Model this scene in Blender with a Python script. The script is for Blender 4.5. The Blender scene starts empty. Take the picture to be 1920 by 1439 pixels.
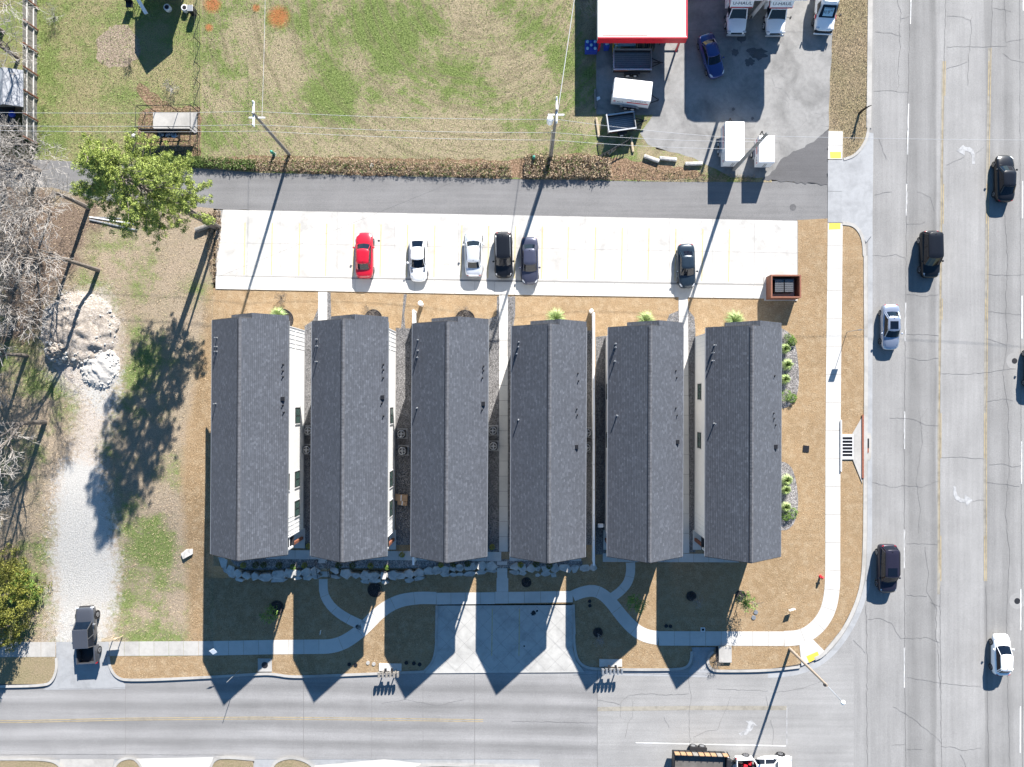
import bpy, bmesh, math, random
from mathutils import Vector, Matrix, noise as mnoise
random.seed(7)
R = math.radians
C = bpy.context.scene.collection
sc = bpy.context.scene

# ---------------------------------------------------------------- camera, sky, sun, exposure
S = 18.5            # photograph pixels per metre on the ground
NX, NY = 990.0, 745.0   # the point straight below the drone
H = 69.2            # flying height in metres
cd = bpy.data.cameras.new('camera'); cam = bpy.data.objects.new('camera', cd); C.objects.link(cam)
cam.location = (0, 0, H); cd.lens = 24.0; cd.sensor_width = 36.0
cd.shift_x = -30/1920; cd.shift_y = 25.5/1920; cd.clip_end = 2000; cd.clip_start = 0.5
sc.camera = cam
SUN_EL = R(28.5)
tosun = Vector((0.31*math.cos(SUN_EL), 0.95*math.cos(SUN_EL), math.sin(SUN_EL))).normalized()
w = bpy.data.worlds.new('World'); sc.world = w; w.use_nodes = True
nt = w.node_tree; nt.nodes.clear()
sky = nt.nodes.new('ShaderNodeTexSky'); sky.sky_type = 'NISHITA'; sky.sun_disc = False
sky.sun_elevation = SUN_EL; sky.sun_rotation = math.atan2(tosun.x, tosun.y)
sky.air_density = 1.0; sky.dust_density = 0.0; sky.ozone_density = 1.5; sky.altitude = 300
bgn = nt.nodes.new('ShaderNodeBackground'); bgn.inputs[1].default_value = 0.060
wo = nt.nodes.new('ShaderNodeOutputWorld')
hs = nt.nodes.new('ShaderNodeHueSaturation'); hs.inputs['Saturation'].default_value = 1.25
nt.links.new(sky.outputs[0], hs.inputs['Color']); nt.links.new(hs.outputs[0], bgn.inputs[0]); nt.links.new(bgn.outputs[0], wo.inputs[0])
sl = bpy.data.lights.new('sun', 'SUN'); sl.energy = 5.0; sl.angle = R(0.5); sl.color = (1.0, 0.955, 0.90)
so = bpy.data.objects.new('sun', sl); C.objects.link(so); so.location = (40, 120, 90)
so.rotation_euler = tosun.to_track_quat('Z', 'Y').to_euler()
sc.view_settings.view_transform = 'Standard'; sc.view_settings.look = 'None'
sc.view_settings.gamma = 1.0; sc.view_settings.use_curve_mapping = False
sc.view_settings.exposure = 1.68

# ---------------------------------------------------------------- placing
def clamp(v, a=0.0, b=1.0): return max(a, min(b, v))
def gz(px, py):
    s = -1.45*clamp((1150-px)/750)
    tm = clamp((py-1062)/23.0); tw = clamp((py-900)/250.0); tw = tw*tw*(3-2*tw); k = clamp((400-px)/15.0)
    return s*(tm*(1-k)+tw*k)
def P(px, py, z=0.0):           # world point seen at a photograph pixel, at height z
    k = (1-z/H)/S
    return Vector(((px-NX)*k, (NY-py)*k, z))
def G(px, py, off=0.0): return P(px, py, gz(px, py)+off)
def base(px, py, zseen=0.0):    # ground point under something seen at px,py at height zseen above the ground
    g = gz(px, py); p = P(px, py, g+zseen); return Vector((p.x, p.y, g))

# ---------------------------------------------------------------- objects
def prop(o, label=None, cat=None, group=None, kind=None):
    if label: o['label'] = label
    if cat: o['category'] = cat
    if group: o['group'] = group
    if kind: o['kind'] = kind
    return o
def thing(name, label, cat, loc=(0,0,0), rz=0.0, group=None):
    o = bpy.data.objects.new(name, None); C.objects.link(o); o.location = loc; o.rotation_euler = (0,0,rz)
    o.empty_display_size = 0.3
    return prop(o, label, cat, group)
class MB:
    def __init__(s): s.v = []; s.f = []; s.uv = None
    def add(s, vs, fs, m=None):
        n = len(s.v)
        s.v += [tuple((m @ Vector(p)) if m else p) for p in vs]
        s.f += [tuple(i+n for i in f) for f in fs]; return s
    def box(s, c, d, rz=0.0, m=None, taper=1.0):
        x, y, z = d[0]/2, d[1]/2, d[2]/2; t = taper
        vs = [(-x,-y,-z),(x,-y,-z),(x,y,-z),(-x,y,-z),(-x*t,-y*t,z),(x*t,-y*t,z),(x*t,y*t,z),(-x*t,y*t,z)]
        fs = [(3,2,1,0),(4,5,6,7),(0,1,5,4),(1,2,6,5),(2,3,7,6),(3,0,4,7)]
        M = Matrix.Translation(c) @ Matrix.Rotation(rz, 4, 'Z')
        return s.add(vs, fs, (m @ M) if m else M)
    def cyl(s, a, b, r0, r1=None, n=10, cap=True):
        a = Vector(a); b = Vector(b); r1 = r0 if r1 is None else r1
        d = (b-a); q = d.to_track_quat('Z', 'Y')
        vs = []
        for p, r in ((a, r0), (b, r1)):
            for i in range(n):
                t = 2*math.pi*i/n; vs.append(tuple(p + q @ Vector((r*math.cos(t), r*math.sin(t), 0))))
        fs = [(i, (i+1) % n, n+(i+1) % n, n+i) for i in range(n)]
        if cap: fs += [tuple(range(n-1,-1,-1)), tuple(range(n, 2*n))]
        return s.add(vs, fs)
    def tube(s, pts, r, n=6):
        rs = r if isinstance(r, (list, tuple)) else [r]*len(pts)
        for i in range(len(pts)-1): s.cyl(pts[i], pts[i+1], rs[i], rs[i+1], n, cap=(n > 4))
        return s
    def prism(s, pts, z0, z1):
        n = len(pts); vs = [(p[0],p[1],z0) for p in pts]+[(p[0],p[1],z1) for p in pts]
        return s.add(vs, [tuple(range(n-1,-1,-1)), tuple(range(n,2*n))]+[(i,(i+1)%n,n+(i+1)%n,n+i) for i in range(n)])
    def lathe(s, c, prof, n=14, rx=0.0):
        vs = []; M = Matrix.Translation(c) @ Matrix.Rotation(rx, 4, 'X')
        for r, z in prof:
            for i in range(n): t = 2*math.pi*i/n; vs.append((r*math.cos(t), r*math.sin(t), z))
        fs = []
        for k in range(len(prof)-1):
            for i in range(n): fs.append((k*n+i, k*n+(i+1)%n, (k+1)*n+(i+1)%n, (k+1)*n+i))
        fs += [tuple(range(n-1,-1,-1)), tuple(range((len(prof)-1)*n, len(prof)*n))]
        return s.add(vs, fs, M)
    def quad(s, a, b, c, d): return s.add([a,b,c,d], [(0,1,2,3)])
    def mesh(s, name='mesh', smooth=False):
        me = bpy.data.meshes.new(name); me.from_pydata([tuple(p) for p in s.v], [], s.f)
        if s.uv:
            ul = me.uv_layers.new(name='UVMap'); k = 0
            for fi, f in enumerate(s.f):
                for i in f: ul.data[k].uv = s.uv[i]; k += 1
        if smooth:
            me.polygons.foreach_set('use_smooth', [True]*len(me.polygons))
        me.update(); return me
    def build(s, name, mat, parent=None, smooth=False, loc=None, kind=None, bevel=0.0, sub=0, label=None):
        me = s.mesh(name, smooth)
        return link(name, me, mat, parent, loc, kind, bevel, sub, label, smooth)
def link(name, me, mat, parent=None, loc=None, kind=None, bevel=0.0, sub=0, label=None, smooth=False):
    if mat and not me.materials: me.materials.append(mat)
    o = bpy.data.objects.new(name, me); C.objects.link(o); o.parent = parent
    if loc is not None: o.location = loc
    if kind: o['kind'] = kind
    if label: o['label'] = label
    if bevel:
        b = o.modifiers.new('bevel', 'BEVEL'); b.width = bevel; b.segments = 2; b.limit_method = 'ANGLE'
    if sub:
        m = o.modifiers.new('subdivision', 'SUBSURF'); m.levels = sub; m.render_levels = sub
    return o
def dup(root, loc, rz=None, label=None, group=None, scale=None):
    def cp(o, par):
        c = o.copy(); C.objects.link(c); c.parent = par
        for ch in kids.get(o.name, []): cp(ch, c)
        return c
    kids = {}
    def walk(o):
        kids[o.name] = list(o.children)
        for ch in o.children: walk(ch)
    walk(root); r = cp(root, None); r.location = loc
    if rz is not None: r.rotation_euler = (0,0,rz)
    if scale: r.scale = (scale,)*3
    if label: r['label'] = label
    if group: r['group'] = group
    return r

# ---------------------------------------------------------------- materials
class NT:
    def __init__(s, name):
        s.m = bpy.data.materials.new(name); s.m.use_nodes = True; s.t = s.m.node_tree
        s.b = s.t.nodes['Principled BSDF']; s.tc = s.t.nodes.new('ShaderNodeTexCoord'); s.co = s.tc.outputs['Object']
    def n(s, ty, **k):
        nd = s.t.nodes.new('ShaderNode'+ty)
        for a, b in k.items(): setattr(nd, a, b)
        return nd
    def l(s, a, b): s.t.links.new(a, b)
    def noise(s, scale, detail=3, rough=.55, dist=0.0, co=None, stretch=None):
        nd = s.n('TexNoise'); nd.inputs['Scale'].default_value = scale; nd.inputs['Detail'].default_value = detail
        nd.inputs['Roughness'].default_value = rough; nd.inputs['Distortion'].default_value = dist
        src = co or s.co
        if stretch:
            mp = s.n('Mapping'); mp.inputs['Scale'].default_value = stretch; s.l(src, mp.inputs[0]); src = mp.outputs[0]
        s.l(src, nd.inputs['Vector']); return nd.outputs['Fac']
    def ramp(s, fac, stops, interp='LINEAR'):
        r = s.n('ValToRGB'); r.color_ramp.interpolation = interp; e = r.color_ramp.elements
        while len(e) < len(stops): e.new(0.5)
        for i, (p, c) in enumerate(stops):
            e[i].position = p; e[i].color = (c if isinstance(c, tuple) else (c,c,c))[:3]+(1,)
        s.l(fac, r.inputs[0]); return r.outputs[0]
    def math(s, op, a, b=None, c=None):
        m = s.n('Math', operation=op)
        for i, v in enumerate((a, b, c)):
            if v is None: continue
            if isinstance(v, (int, float)): m.inputs[i].default_value = v
            else: s.l(v, m.inputs[i])
        return m.outputs[0]
    def mix(s, fac, a, b, mode='MIX'):
        m = s.n('Mix', data_type='RGBA', blend_type=mode)
        for i, v in ((0, fac), (6, a), (7, b)):
            if isinstance(v, (int, float)): m.inputs[i].default_value = v if i == 0 else (v,v,v,1)
            elif isinstance(v, tuple): m.inputs[i].default_value = v[:3]+(1,)
            else: s.l(v, m.inputs[i])
        return m.outputs[2]
    def done(s, col, rough=.85, bump=None, bs=.3, bd=.05, metal=0.0, spec=.3, coat=0.0):
        if isinstance(col, tuple): s.b.inputs['Base Color'].default_value = col[:3]+(1,)
        else: s.l(col, s.b.inputs['Base Color'])
        if isinstance(rough, (int, float)): s.b.inputs['Roughness'].default_value = rough
        else: s.l(rough, s.b.inputs['Roughness'])
        s.b.inputs['Metallic'].default_value = metal; s.b.inputs['Specular IOR Level'].default_value = spec
        if coat: s.b.inputs['Coat Weight'].default_value = coat; s.b.inputs['Coat Roughness'].default_value = .04
        if bump is not None:
            bn = s.n('Bump'); bn.inputs['Strength'].default_value = bs; bn.inputs['Distance'].default_value = bd
            s.l(bump, bn.inputs['Height']); s.l(bn.outputs[0], s.b.inputs['Normal'])
        return s.m
def plain(name, c, rough=.6, metal=0.0, var=.12, scale=6.0, spec=.4, coat=0.0, bs=0.0):
    t = NT(name); n = t.noise(scale, 4)
    col = t.mix(1.0, c, t.ramp(n, [(.3, 1-var), (.7, 1+0*var)]), 'MULTIPLY')
    return t.done(col, rough, n if bs else None, bs, .02, metal, spec, coat)
def soil(name, c1, c2, c3, big=.25, fine=7.0, speck=.55, bs=.9, bd=.12, dark=None):
    """grass or dirt seen from far above: broad patches, fine tufts, single pale and dark blades"""
    t = NT(name)
    a = t.noise(big, 5, .6); b = t.noise(fine, 5, .75); c = t.noise(fine*3.1, 3, .7)
    col = t.mix(t.ramp(a, [(.38,0.0),(.62,1.0)]), c1, c2)
    col = t.mix(t.ramp(b, [(.48,0.0),(.66,1.0)]), col, c3)
    col = t.mix(1.0, col, t.ramp(b, [(.30,1-speck),(.52,1.0),(.72,1+speck*.35)]), 'MULTIPLY')
    col = t.mix(1.0, col, t.ramp(c, [(.33,1-speck),(.5,1.0),(.68,1+speck*.5)]), 'MULTIPLY')
    return t.done(col, .95, t.math('ADD', b, c), bs, bd, spec=.1)
def concrete(name, c, stain=.25, fine=25.0, big=.35, yellow=None, bs=.15):
    t = NT(name)
    a = t.noise(big, 6, .62, .4); b = t.noise(2.2, 5, .6); f = t.noise(fine, 3, .6)
    col = t.mix(1.0, c, t.ramp(a, [(.32,1-stain),(.55,1.0)]), 'MULTIPLY')
    col = t.mix(1.0, col, t.ramp(b, [(.3,1-stain*.45),(.6,1.0)]), 'MULTIPLY')
    col = t.mix(1.0, col, t.ramp(f, [(.3,.9),(.7,1.05)]), 'MULTIPLY')
    oi = t.n('ObjectInfo'); col = t.mix(1.0, col, t.ramp(oi.outputs['Random'], [(0,.93),(1,1.0)]), 'MULTIPLY')
    return t.done(col, .85, f, bs, .01, spec=.25)
def lawn_colour(t):
    a = t.noise(.22, 5, .6); b = t.noise(7.5, 5, .72); c = t.noise(24, 3, .7); e = t.noise(1.3, 5, .65)
    col = t.mix(t.ramp(a, [(.36,0.0),(.64,1.0)]), (.305,.212,.122), (.255,.178,.102))
    col = t.mix(t.ramp(e, [(.45,0.0),(.68,.8)]), col, (.355,.270,.172))
    col = t.mix(1.0, col, t.ramp(b, [(.30,.66),(.5,1.0),(.72,1.12)]), 'MULTIPLY')
    col = t.mix(1.0, col, t.ramp(c, [(.33,.68),(.5,1.0),(.68,1.22)]), 'MULTIPLY')
    return col, t.math('ADD', b, c)
def lawn_mat():
    t = NT('dormant_lawn'); col, h = lawn_colour(t); return t.done(col, .95, h, .8, .07, spec=.1)
m_lawn = lawn_mat()
m_verge = soil('verge_grass', (.27,.215,.135), (.22,.19,.105), (.34,.26,.18), .35, 9.0, .26, .8, .08)
def meadow(name, dirt, ring):
    t = NT(name)
    sep = t.n('SeparateXYZ'); t.l(t.co, sep.inputs[0])
    cx, cy = P(905, -40).x, P(905, -40).y
    dx = t.math('SUBTRACT', sep.outputs[0], cx); dy = t.math('SUBTRACT', sep.outputs[1], cy)
    r = t.math('SQRT', t.math('ADD', t.math('MULTIPLY', dx, dx), t.math('MULTIPLY', dy, dy)))
    cb = t.n('CombineXYZ'); t.l(r, cb.inputs[0]); t.l(t.math('MULTIPLY', t.math('ARCTAN2', dx, dy), 1.2), cb.inputs[1])
    rings = t.noise(1.6, 4, .6, .3, co=cb.outputs[0]) if ring else t.noise(.5, 3)
    a = t.noise(.17, 6, .65); b = t.noise(6.5, 5, .78); c = t.noise(21, 3, .7); d = t.noise(.9, 4, .7)
    g = t.math('ADD', t.math('ADD', t.math('MULTIPLY', a, .9), t.math('MULTIPLY', rings, .42 if ring else .2)), t.math('MULTIPLY', d, .5))
    g = t.math('ADD', g, t.math('MULTIPLY', t.math('SUBTRACT', b, .5), .9))
    if ring:
        for (px, py, rad, k_) in ((600,130,4.2,.22),(620,190,4,.22),(680,30,4,.2),(745,80,4.5,.2),(820,50,2.5,.18),(800,170,5,.12),(880,190,6,.12),(1010,70,6,.06),(590,20,3,.1),(520,120,4.5,-.25),(450,60,4,-.15),(900,20,5,-.2),(960,110,4.5,-.12),(860,270,8,-.3),(690,270,7,-.16),(530,250,5,-.12),(1060,30,4,-.08),(400,250,2.5,.2),(650,225,4,.1)):
            q = P(px, py); ddx = t.math('SUBTRACT', sep.outputs[0], q.x); ddy = t.math('SUBTRACT', sep.outputs[1], q.y)
            rr = t.math('DIVIDE', t.math('SQRT', t.math('ADD', t.math('MULTIPLY', ddx, ddx), t.math('MULTIPLY', ddy, ddy))), rad)
            g = t.math('ADD', g, t.math('MULTIPLY', t.ramp(rr, [(0,1.0),(1.0,0.0)], 'EASE'), k_*.8))
    gf = t.ramp(g, [(.86,0.0),(1.08,1.0)] if ring else [(.72,0.0),(.92,1.0)])
    green = t.mix(t.ramp(b,[(.35,0.0),(.65,1.0)]), (.088,.132,.028), (.20,.24,.085))
    tan = t.mix(t.ramp(c,[(.35,0.0),(.65,1.0)]), dirt, tuple(min(1,k*1.9) for k in dirt))
    col = t.mix(gf, tan, green)
    col = t.mix(t.ramp(rings, [(.40,.45),(.50,0.0)]) if ring else 0.0, col, (.15,.13,.075))
    col = t.mix(1.0, col, t.ramp(b, [(.30,.5),(.5,1.0),(.72,1.35)]), 'MULTIPLY')
    col = t.mix(1.0, col, t.ramp(c, [(.33,.6),(.5,1.0),(.68,1.4)]), 'MULTIPLY')
    # bare red clay where the turf has gone
    for (px, py, rad) in ((398,8,1.1),(522,32,1.4),(392,52,.5),(480,15,.5)):
        q = P(px, py); ddx = t.math('SUBTRACT', sep.outputs[0], q.x); ddy = t.math('SUBTRACT', sep.outputs[1], q.y)
        rr = t.math('SQRT', t.math('ADD', t.math('MULTIPLY', ddx, ddx), t.math('MULTIPLY', ddy, ddy)))
        rr = t.math('ADD', t.math('DIVIDE', rr, rad), t.math('MULTIPLY', t.math('SUBTRACT', b, .5), 1.2))
        col = t.mix(t.ramp(rr, [(.45,.85),(.98,0.0)]), col, (.36,.13,.05))
    return t.done(col, .95, t.math('ADD', b, c), .9, .12, spec=.1)
m_meadow = meadow('meadow_grass', (.215,.178,.115), True)
m_yard = meadow('backyard_grass', (.18,.155,.085), False)
def sideyard():
    t = NT('side_yard_ground')
    a = t.noise(.16, 6, .65); d = t.noise(.7, 5, .7); b = t.noise(6.5, 5, .78); c = t.noise(21, 3, .7); e = t.noise(2.6, 5, .75)
    def at(n): q = t.n('Attribute', attribute_name=n); return q.outputs['Fac']
    def mask(v, n1, k, lo=.42, hi=.58): return t.ramp(t.math('ADD', v, t.math('MULTIPLY', t.math('SUBTRACT', n1, .5), k)), [(lo,0.0),(hi,1.0)])
    col = t.mix(t.ramp(c,[(.35,0.0),(.65,1.0)]), (.25,.195,.14), (.375,.305,.225))
    col = t.mix(t.ramp(a,[(.4,0.0),(.6,.6)]), col, (.22,.19,.12))
    green = t.mix(t.ramp(b,[(.35,0.0),(.65,1.0)]), (.085,.14,.028), (.18,.235,.07))
    g = t.math('ADD', t.math('MULTIPLY', a, 1.1), t.math('ADD', t.math('MULTIPLY', d, .5), t.math('MULTIPLY', t.math('SUBTRACT', b, .5), .5)))
    g = t.math('ADD', g, t.math('MULTIPLY', at('green'), .22))
    col = t.mix(t.ramp(g, [(.84,0.0),(1.10,.85)]), col, green)
    col = t.mix(mask(at('litter'), d, 1.2, .35, .65), col, t.mix(t.ramp(b,[(.4,0.0),(.6,1.0)]), (.13,.095,.07), (.22,.165,.125)))
    lc, lh = lawn_colour(t)
    col = t.mix(mask(at('lawn'), e, .9, .3, .7), col, lc)
    col = t.mix(1.0, col, t.ramp(b, [(.30,.6),(.5,1.0),(.72,1.2)]), 'MULTIPLY')
    col = t.mix(mask(at('pale'), e, 1.0, .35, .75), col, t.mix(t.ramp(c,[(.35,0.0),(.65,1.0)]), (.38,.33,.285), (.50,.45,.40)))
    col = t.mix(mask(at('gravel'), t.math('ADD', t.math('MULTIPLY', e, .6), t.math('MULTIPLY', d, .4)), 1.9, .36, .66), col, t.mix(t.ramp(b,[(.35,0.0),(.65,1.0)]), (.385,.37,.345), (.50,.485,.455)))
    col = t.mix(1.0, col, t.ramp(c, [(.33,.72),(.5,1.0),(.68,1.22)]), 'MULTIPLY')
    return t.done(col, .95, t.math('ADD', b, c), .8, .09, spec=.1)
m_side = sideyard()
m_litter = soil('leaf_litter', (.24,.155,.10), (.17,.125,.07), (.36,.25,.17), .5, 5.5, .65)
m_base = soil('field_ground', (.22,.17,.09), (.13,.13,.05), (.28,.22,.12), .05, 4, .4)
m_conc = concrete('sidewalk_concrete', (.50,.485,.455), .12)
m_lotc = concrete('parking_concrete', (.485,.47,.44), .22, big=.55)
m_padc = concrete('weathered_pad_concrete', (.44,.43,.405), .22, big=.6)
m_curb = concrete('curb_concrete', (.38,.365,.34), .25)
m_apron = concrete('apron_concrete', (.31,.315,.32), .2, big=.5)
m_oldlot = concrete('old_lot_concrete', (.26,.255,.245), .35, big=.4, fine=12)
def asphalt(name, c, axis, stops, lo, hi, crackle=.0):
    """aged asphalt, wheel tracks worn along the driving direction"""
    t = NT(name)
    sep = t.n('SeparateXYZ'); t.l(t.co, sep.inputs[0]); v = sep.outputs[axis]
    wv = t.noise(.08, 2); v = t.math('ADD', v, t.math('MULTIPLY', wv, .6))
    mr = t.n('MapRange'); t.l(v, mr.inputs[0]); mr.inputs[1].default_value = lo; mr.inputs[2].default_value = hi
    col = t.mix(1.0, tuple(k*m_ for k, m_ in zip(c,(1.02,1.0,.97))), t.ramp(mr.outputs[0], stops, 'EASE'), 'MULTIPLY')
    st = (3.0,.12,1) if axis == 0 else (.12,3.0,1)
    s1 = t.noise(.8, 5, .6, 0, stretch=st); a = t.noise(.25, 5, .6); f = t.noise(28, 4, .7); g = t.noise(9, 4, .7)
    col = t.mix(1.0, col, t.ramp(s1, [(.3,.90),(.7,1.07)]), 'MULTIPLY')
    col = t.mix(1.0, col, t.ramp(a, [(.3,.88),(.65,1.05)]), 'MULTIPLY')
    col = t.mix(1.0, col, t.ramp(f, [(.32,.72),(.5,1.0),(.7,1.22)]), 'MULTIPLY')
    col = t.mix(1.0, col, t.ramp(g, [(.3,.90),(.7,1.08)]), 'MULTIPLY')
    return t.done(col, .9, f, .35, .015, spec=.2)
xs = lambda p: (P(p,0).x); ys = lambda p: (P(0,p).y)
m_east = asphalt('east_road_asphalt', (.235,.235,.235), 0,
  [(0,1.0),(.10,.95),(.20,1.0),(.26,1.0),(.33,.76),(.42,.90),(.475,.74),(.495,1.07),(.60,1.04),(.72,1.08),(.785,1.02),(.80,.80),(.87,.93),(.93,.82),(1.0,1.0)], xs(1620), xs(1915))
m_south = asphalt('south_road_asphalt', (.235,.235,.238), 1,
  [(0,1.05),(.12,.78),(.22,1.08),(.36,.77),(.45,.97),(.50,.97),(.60,.77),(.70,1.08),(.82,.80),(1.0,1.1)], ys(1418), ys(1268))
m_pale = asphalt('pale_road_asphalt', (.25,.25,.25), 1, [(0,.98),(.3,1.03),(.5,.97),(.7,1.03),(1,1.0)], ys(1418), ys(1268))
m_alley = asphalt('alley_asphalt', (.165,.165,.168), 1, [(0,.95),(.5,1.05),(1,.97)], ys(415), ys(315))
m_patch = asphalt('fresh_asphalt', (.105,.105,.11), 1, [(0,1),(1,1)], 0, 1)
m_crack = plain('crack_tar', (.14,.136,.134), .85)
m_joint = plain('joint_grey', (.24,.235,.225), .9)  # flat grey of the slab joints and the pad scoring
m_yel = concrete('faded_yellow_paint', (.36,.29,.17), .35, big=1.5)
m_yel2 = concrete('pale_yellow_paint', (.50,.42,.24), .2, big=2)
m_pad = plain('tactile_yellow', (.75,.48,.06), .6)
m_white = concrete('road_white_paint', (.66,.66,.65), .3, big=2)
m_arrow = concrete('worn_white_paint', (.40,.40,.40), .4, fine=14, big=2.5)
m_tan = concrete('worn_yellow_film', (.275,.255,.215), .3, big=1.5)
def gravel(name, c, scale=14):
    t = NT(name); v = t.n('TexVoronoi'); v.inputs['Scale'].default_value = scale; t.l(t.co, v.inputs['Vector'])
    col = t.mix(1.0, c, t.ramp(v.outputs['Color'], [(.1,.45),(.5,1.0),(.9,1.55)]), 'MULTIPLY')
    col = t.mix(1.0, col, t.ramp(v.outputs['Distance'], [(.0,1.1),(.6,.6)]), 'MULTIPLY')
    col = t.mix(1.0, col, t.ramp(t.noise(.8,4), [(.3,.8),(.7,1.1)]), 'MULTIPLY')
    return t.done(col, .9, v.outputs['Distance'], .9, -.05, spec=.2)
m_gravel = gravel('grey_gravel', (.21,.205,.205))
m_bedg = gravel('bed_gravel', (.30,.28,.27), 10)
m_drive = soil('white_gravel_drive', (.50,.485,.46), (.42,.40,.375), (.58,.57,.55), .5, 9, .28, bs=.5)
m_mulch = gravel('dark_mulch', (.05,.045,.045), 12)
m_mound = soil('mound_rubble', (.33,.285,.24), (.40,.35,.30), (.48,.44,.40), .3, 5.5, .35, .9, .12)
def shingle():
    t = NT('roof_shingles'); uv = t.tc.outputs['UV']
    sp = t.n('SeparateXYZ'); t.l(uv, sp.inputs[0])
    vr = t.math('DIVIDE', sp.outputs[1], .1645); row = t.math('FLOOR', vr); fr = t.math('FRACT', vr)
    wr = t.n('TexWhiteNoise', noise_dimensions='1D'); t.l(row, wr.inputs['W'])
    oi = t.n('ObjectInfo')
    u = t.math('ADD', t.math('DIVIDE', sp.outputs[0], .23), t.math('MULTIPLY', wr.outputs['Value'], 9.0)); u = t.math('ADD', u, t.math('MULTIPLY', t.noise(1.1, 2), .8))
    cb = t.n('CombineXYZ'); t.l(t.math('FLOOR', u), cb.inputs[0]); t.l(row, cb.inputs[1]); t.l(oi.outputs['Random'], cb.inputs[2])
    wn = t.n('TexWhiteNoise', noise_dimensions='3D'); t.l(cb.outputs[0], wn.inputs['Vector'])
    f = t.noise(30, 3, .7); h = t.noise(.25, 3)
    col = t.ramp(wn.outputs['Value'], [(0,(.056,.061,.072)),(.6,(.066,.072,.085)),(.9,(.075,.082,.097)),(1,(.092,.100,.117))])
    col = t.mix(1.0, col, t.ramp(fr, [(.0,.45),(.14,.62),(.26,1.0)]), 'MULTIPLY')  # shade under each shingle lap, put into the colour as a dark band
    col = t.mix(1.0, col, t.ramp(f, [(.3,.75),(.5,1.0),(.7,1.35)]), 'MULTIPLY')
    col = t.mix(1.0, col, t.ramp(h, [(.3,.94),(.7,1.06)]), 'MULTIPLY')
    return t.done(col, .88, f, .35, .01, spec=.25)
m_roof = shingle()
m_cap = plain('ridge_cap_shingle', (.10,.103,.115), .85, var=.5, scale=3)
m_wall = plain('white_siding', (.72,.715,.70), .6, var=.06, scale=2)
m_trim = plain('white_trim', (.62,.62,.62), .5, var=.05)
m_dark = plain('dark_metal', (.03,.03,.033), .5, .3)
m_black = plain('black_paint', (.012,.012,.014), .45)
m_found = plain('foundation_grey', (.3,.3,.3), .8)
m_grey = plain('grey_metal', (.32,.33,.34), .45, .6)
m_galv = plain('galvanised', (.50,.51,.52), .4, .7)
m_brown = plain('brown_timber', (.22,.085,.05), .7, var=.35, scale=9)
m_wood = plain('pale_timber', (.42,.34,.23), .8, var=.35, scale=9)
m_oldwood = plain('grey_weathered_timber', (.22,.205,.185), .85, var=.4, scale=7)
m_stone = concrete('pale_limestone', (.50,.485,.455), .38, fine=9, big=1.6, bs=.6)
m_red = plain('red_paint', (.55,.018,.03), .35, var=.1)
m_bluep = plain('blue_plastic', (.02,.05,.33), .5)
m_cyan = plain('pale_blue_plastic', (.3,.5,.62), .5)
m_yplastic = plain('yellow_plastic', (.55,.38,.03), .5)
m_card = plain('cardboard', (.42,.27,.16), .8, var=.2)
m_tyre = plain('tyre_rubber', (.018,.018,.02), .8)
m_rim = plain('alloy_rim', (.42,.43,.45), .3, .8)
m_glassd = plain('car_glass', (.004,.007,.014), .05, 0, var=.0, spec=.35)
m_pane = plain('window_pane', (.05,.09,.08), .08, 0, var=0, spec=.8)
m_lamp = plain('headlamp_glass', (.55,.57,.6), .12, .2, spec=.7)
m_tail = plain('tail_lamp_red', (.35,.01,.015), .2)
m_bark = plain('grey_bark', (.17,.145,.125), .9, var=.4, scale=5)
m_palebark = plain('pale_twig_bark', (.36,.335,.31), .9, var=.3, scale=5)
m_whitep = plain('gloss_white_panel', (.80,.80,.80), .3, var=.03, spec=.5)
m_print = plain('dark_print', (.05,.05,.07), .5)
m_rust = plain('rusty_clay_steel', (.24,.08,.045), .8, var=.4)
def leafmat(name, c, c2):
    t = NT(name); g = t.n('NewGeometry'); rnd = g.outputs['Random Per Island']
    col = t.ramp(rnd, [(0,c),(.6,c2),(1,tuple(k*1.25 for k in c2))])
    return t.done(col, .6, spec=.25)
m_pine = leafmat('pine_needles', (.12,.16,.03), (.29,.345,.085))
m_cedar = leafmat('cedar_foliage', (.07,.085,.012), (.16,.16,.03))
m_young = leafmat('young_tree_leaves', (.07,.13,.02), (.15,.24,.05))
m_tuft = leafmat('ornamental_grass_blades', (.16,.24,.06), (.34,.42,.18))
m_shrub = leafmat('low_shrub_leaves', (.035,.055,.015), (.085,.11,.03))
m_olive = leafmat('golden_shrub_leaves', (.15,.16,.03), (.30,.29,.07))
m_dry = leafmat('dry_brush_leaves', (.18,.13,.085), (.38,.29,.195))
m_weed = leafmat('green_brush_leaves', (.05,.09,.02), (.11,.16,.04))
def paint(name, c, metal=.35, rough=.3):
    dark = max(c) < .1
    return plain(name, c, rough, metal*(.4 if dark else 1), var=.02, spec=.25 if dark else .5, coat=.35 if dark else .8)
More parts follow.
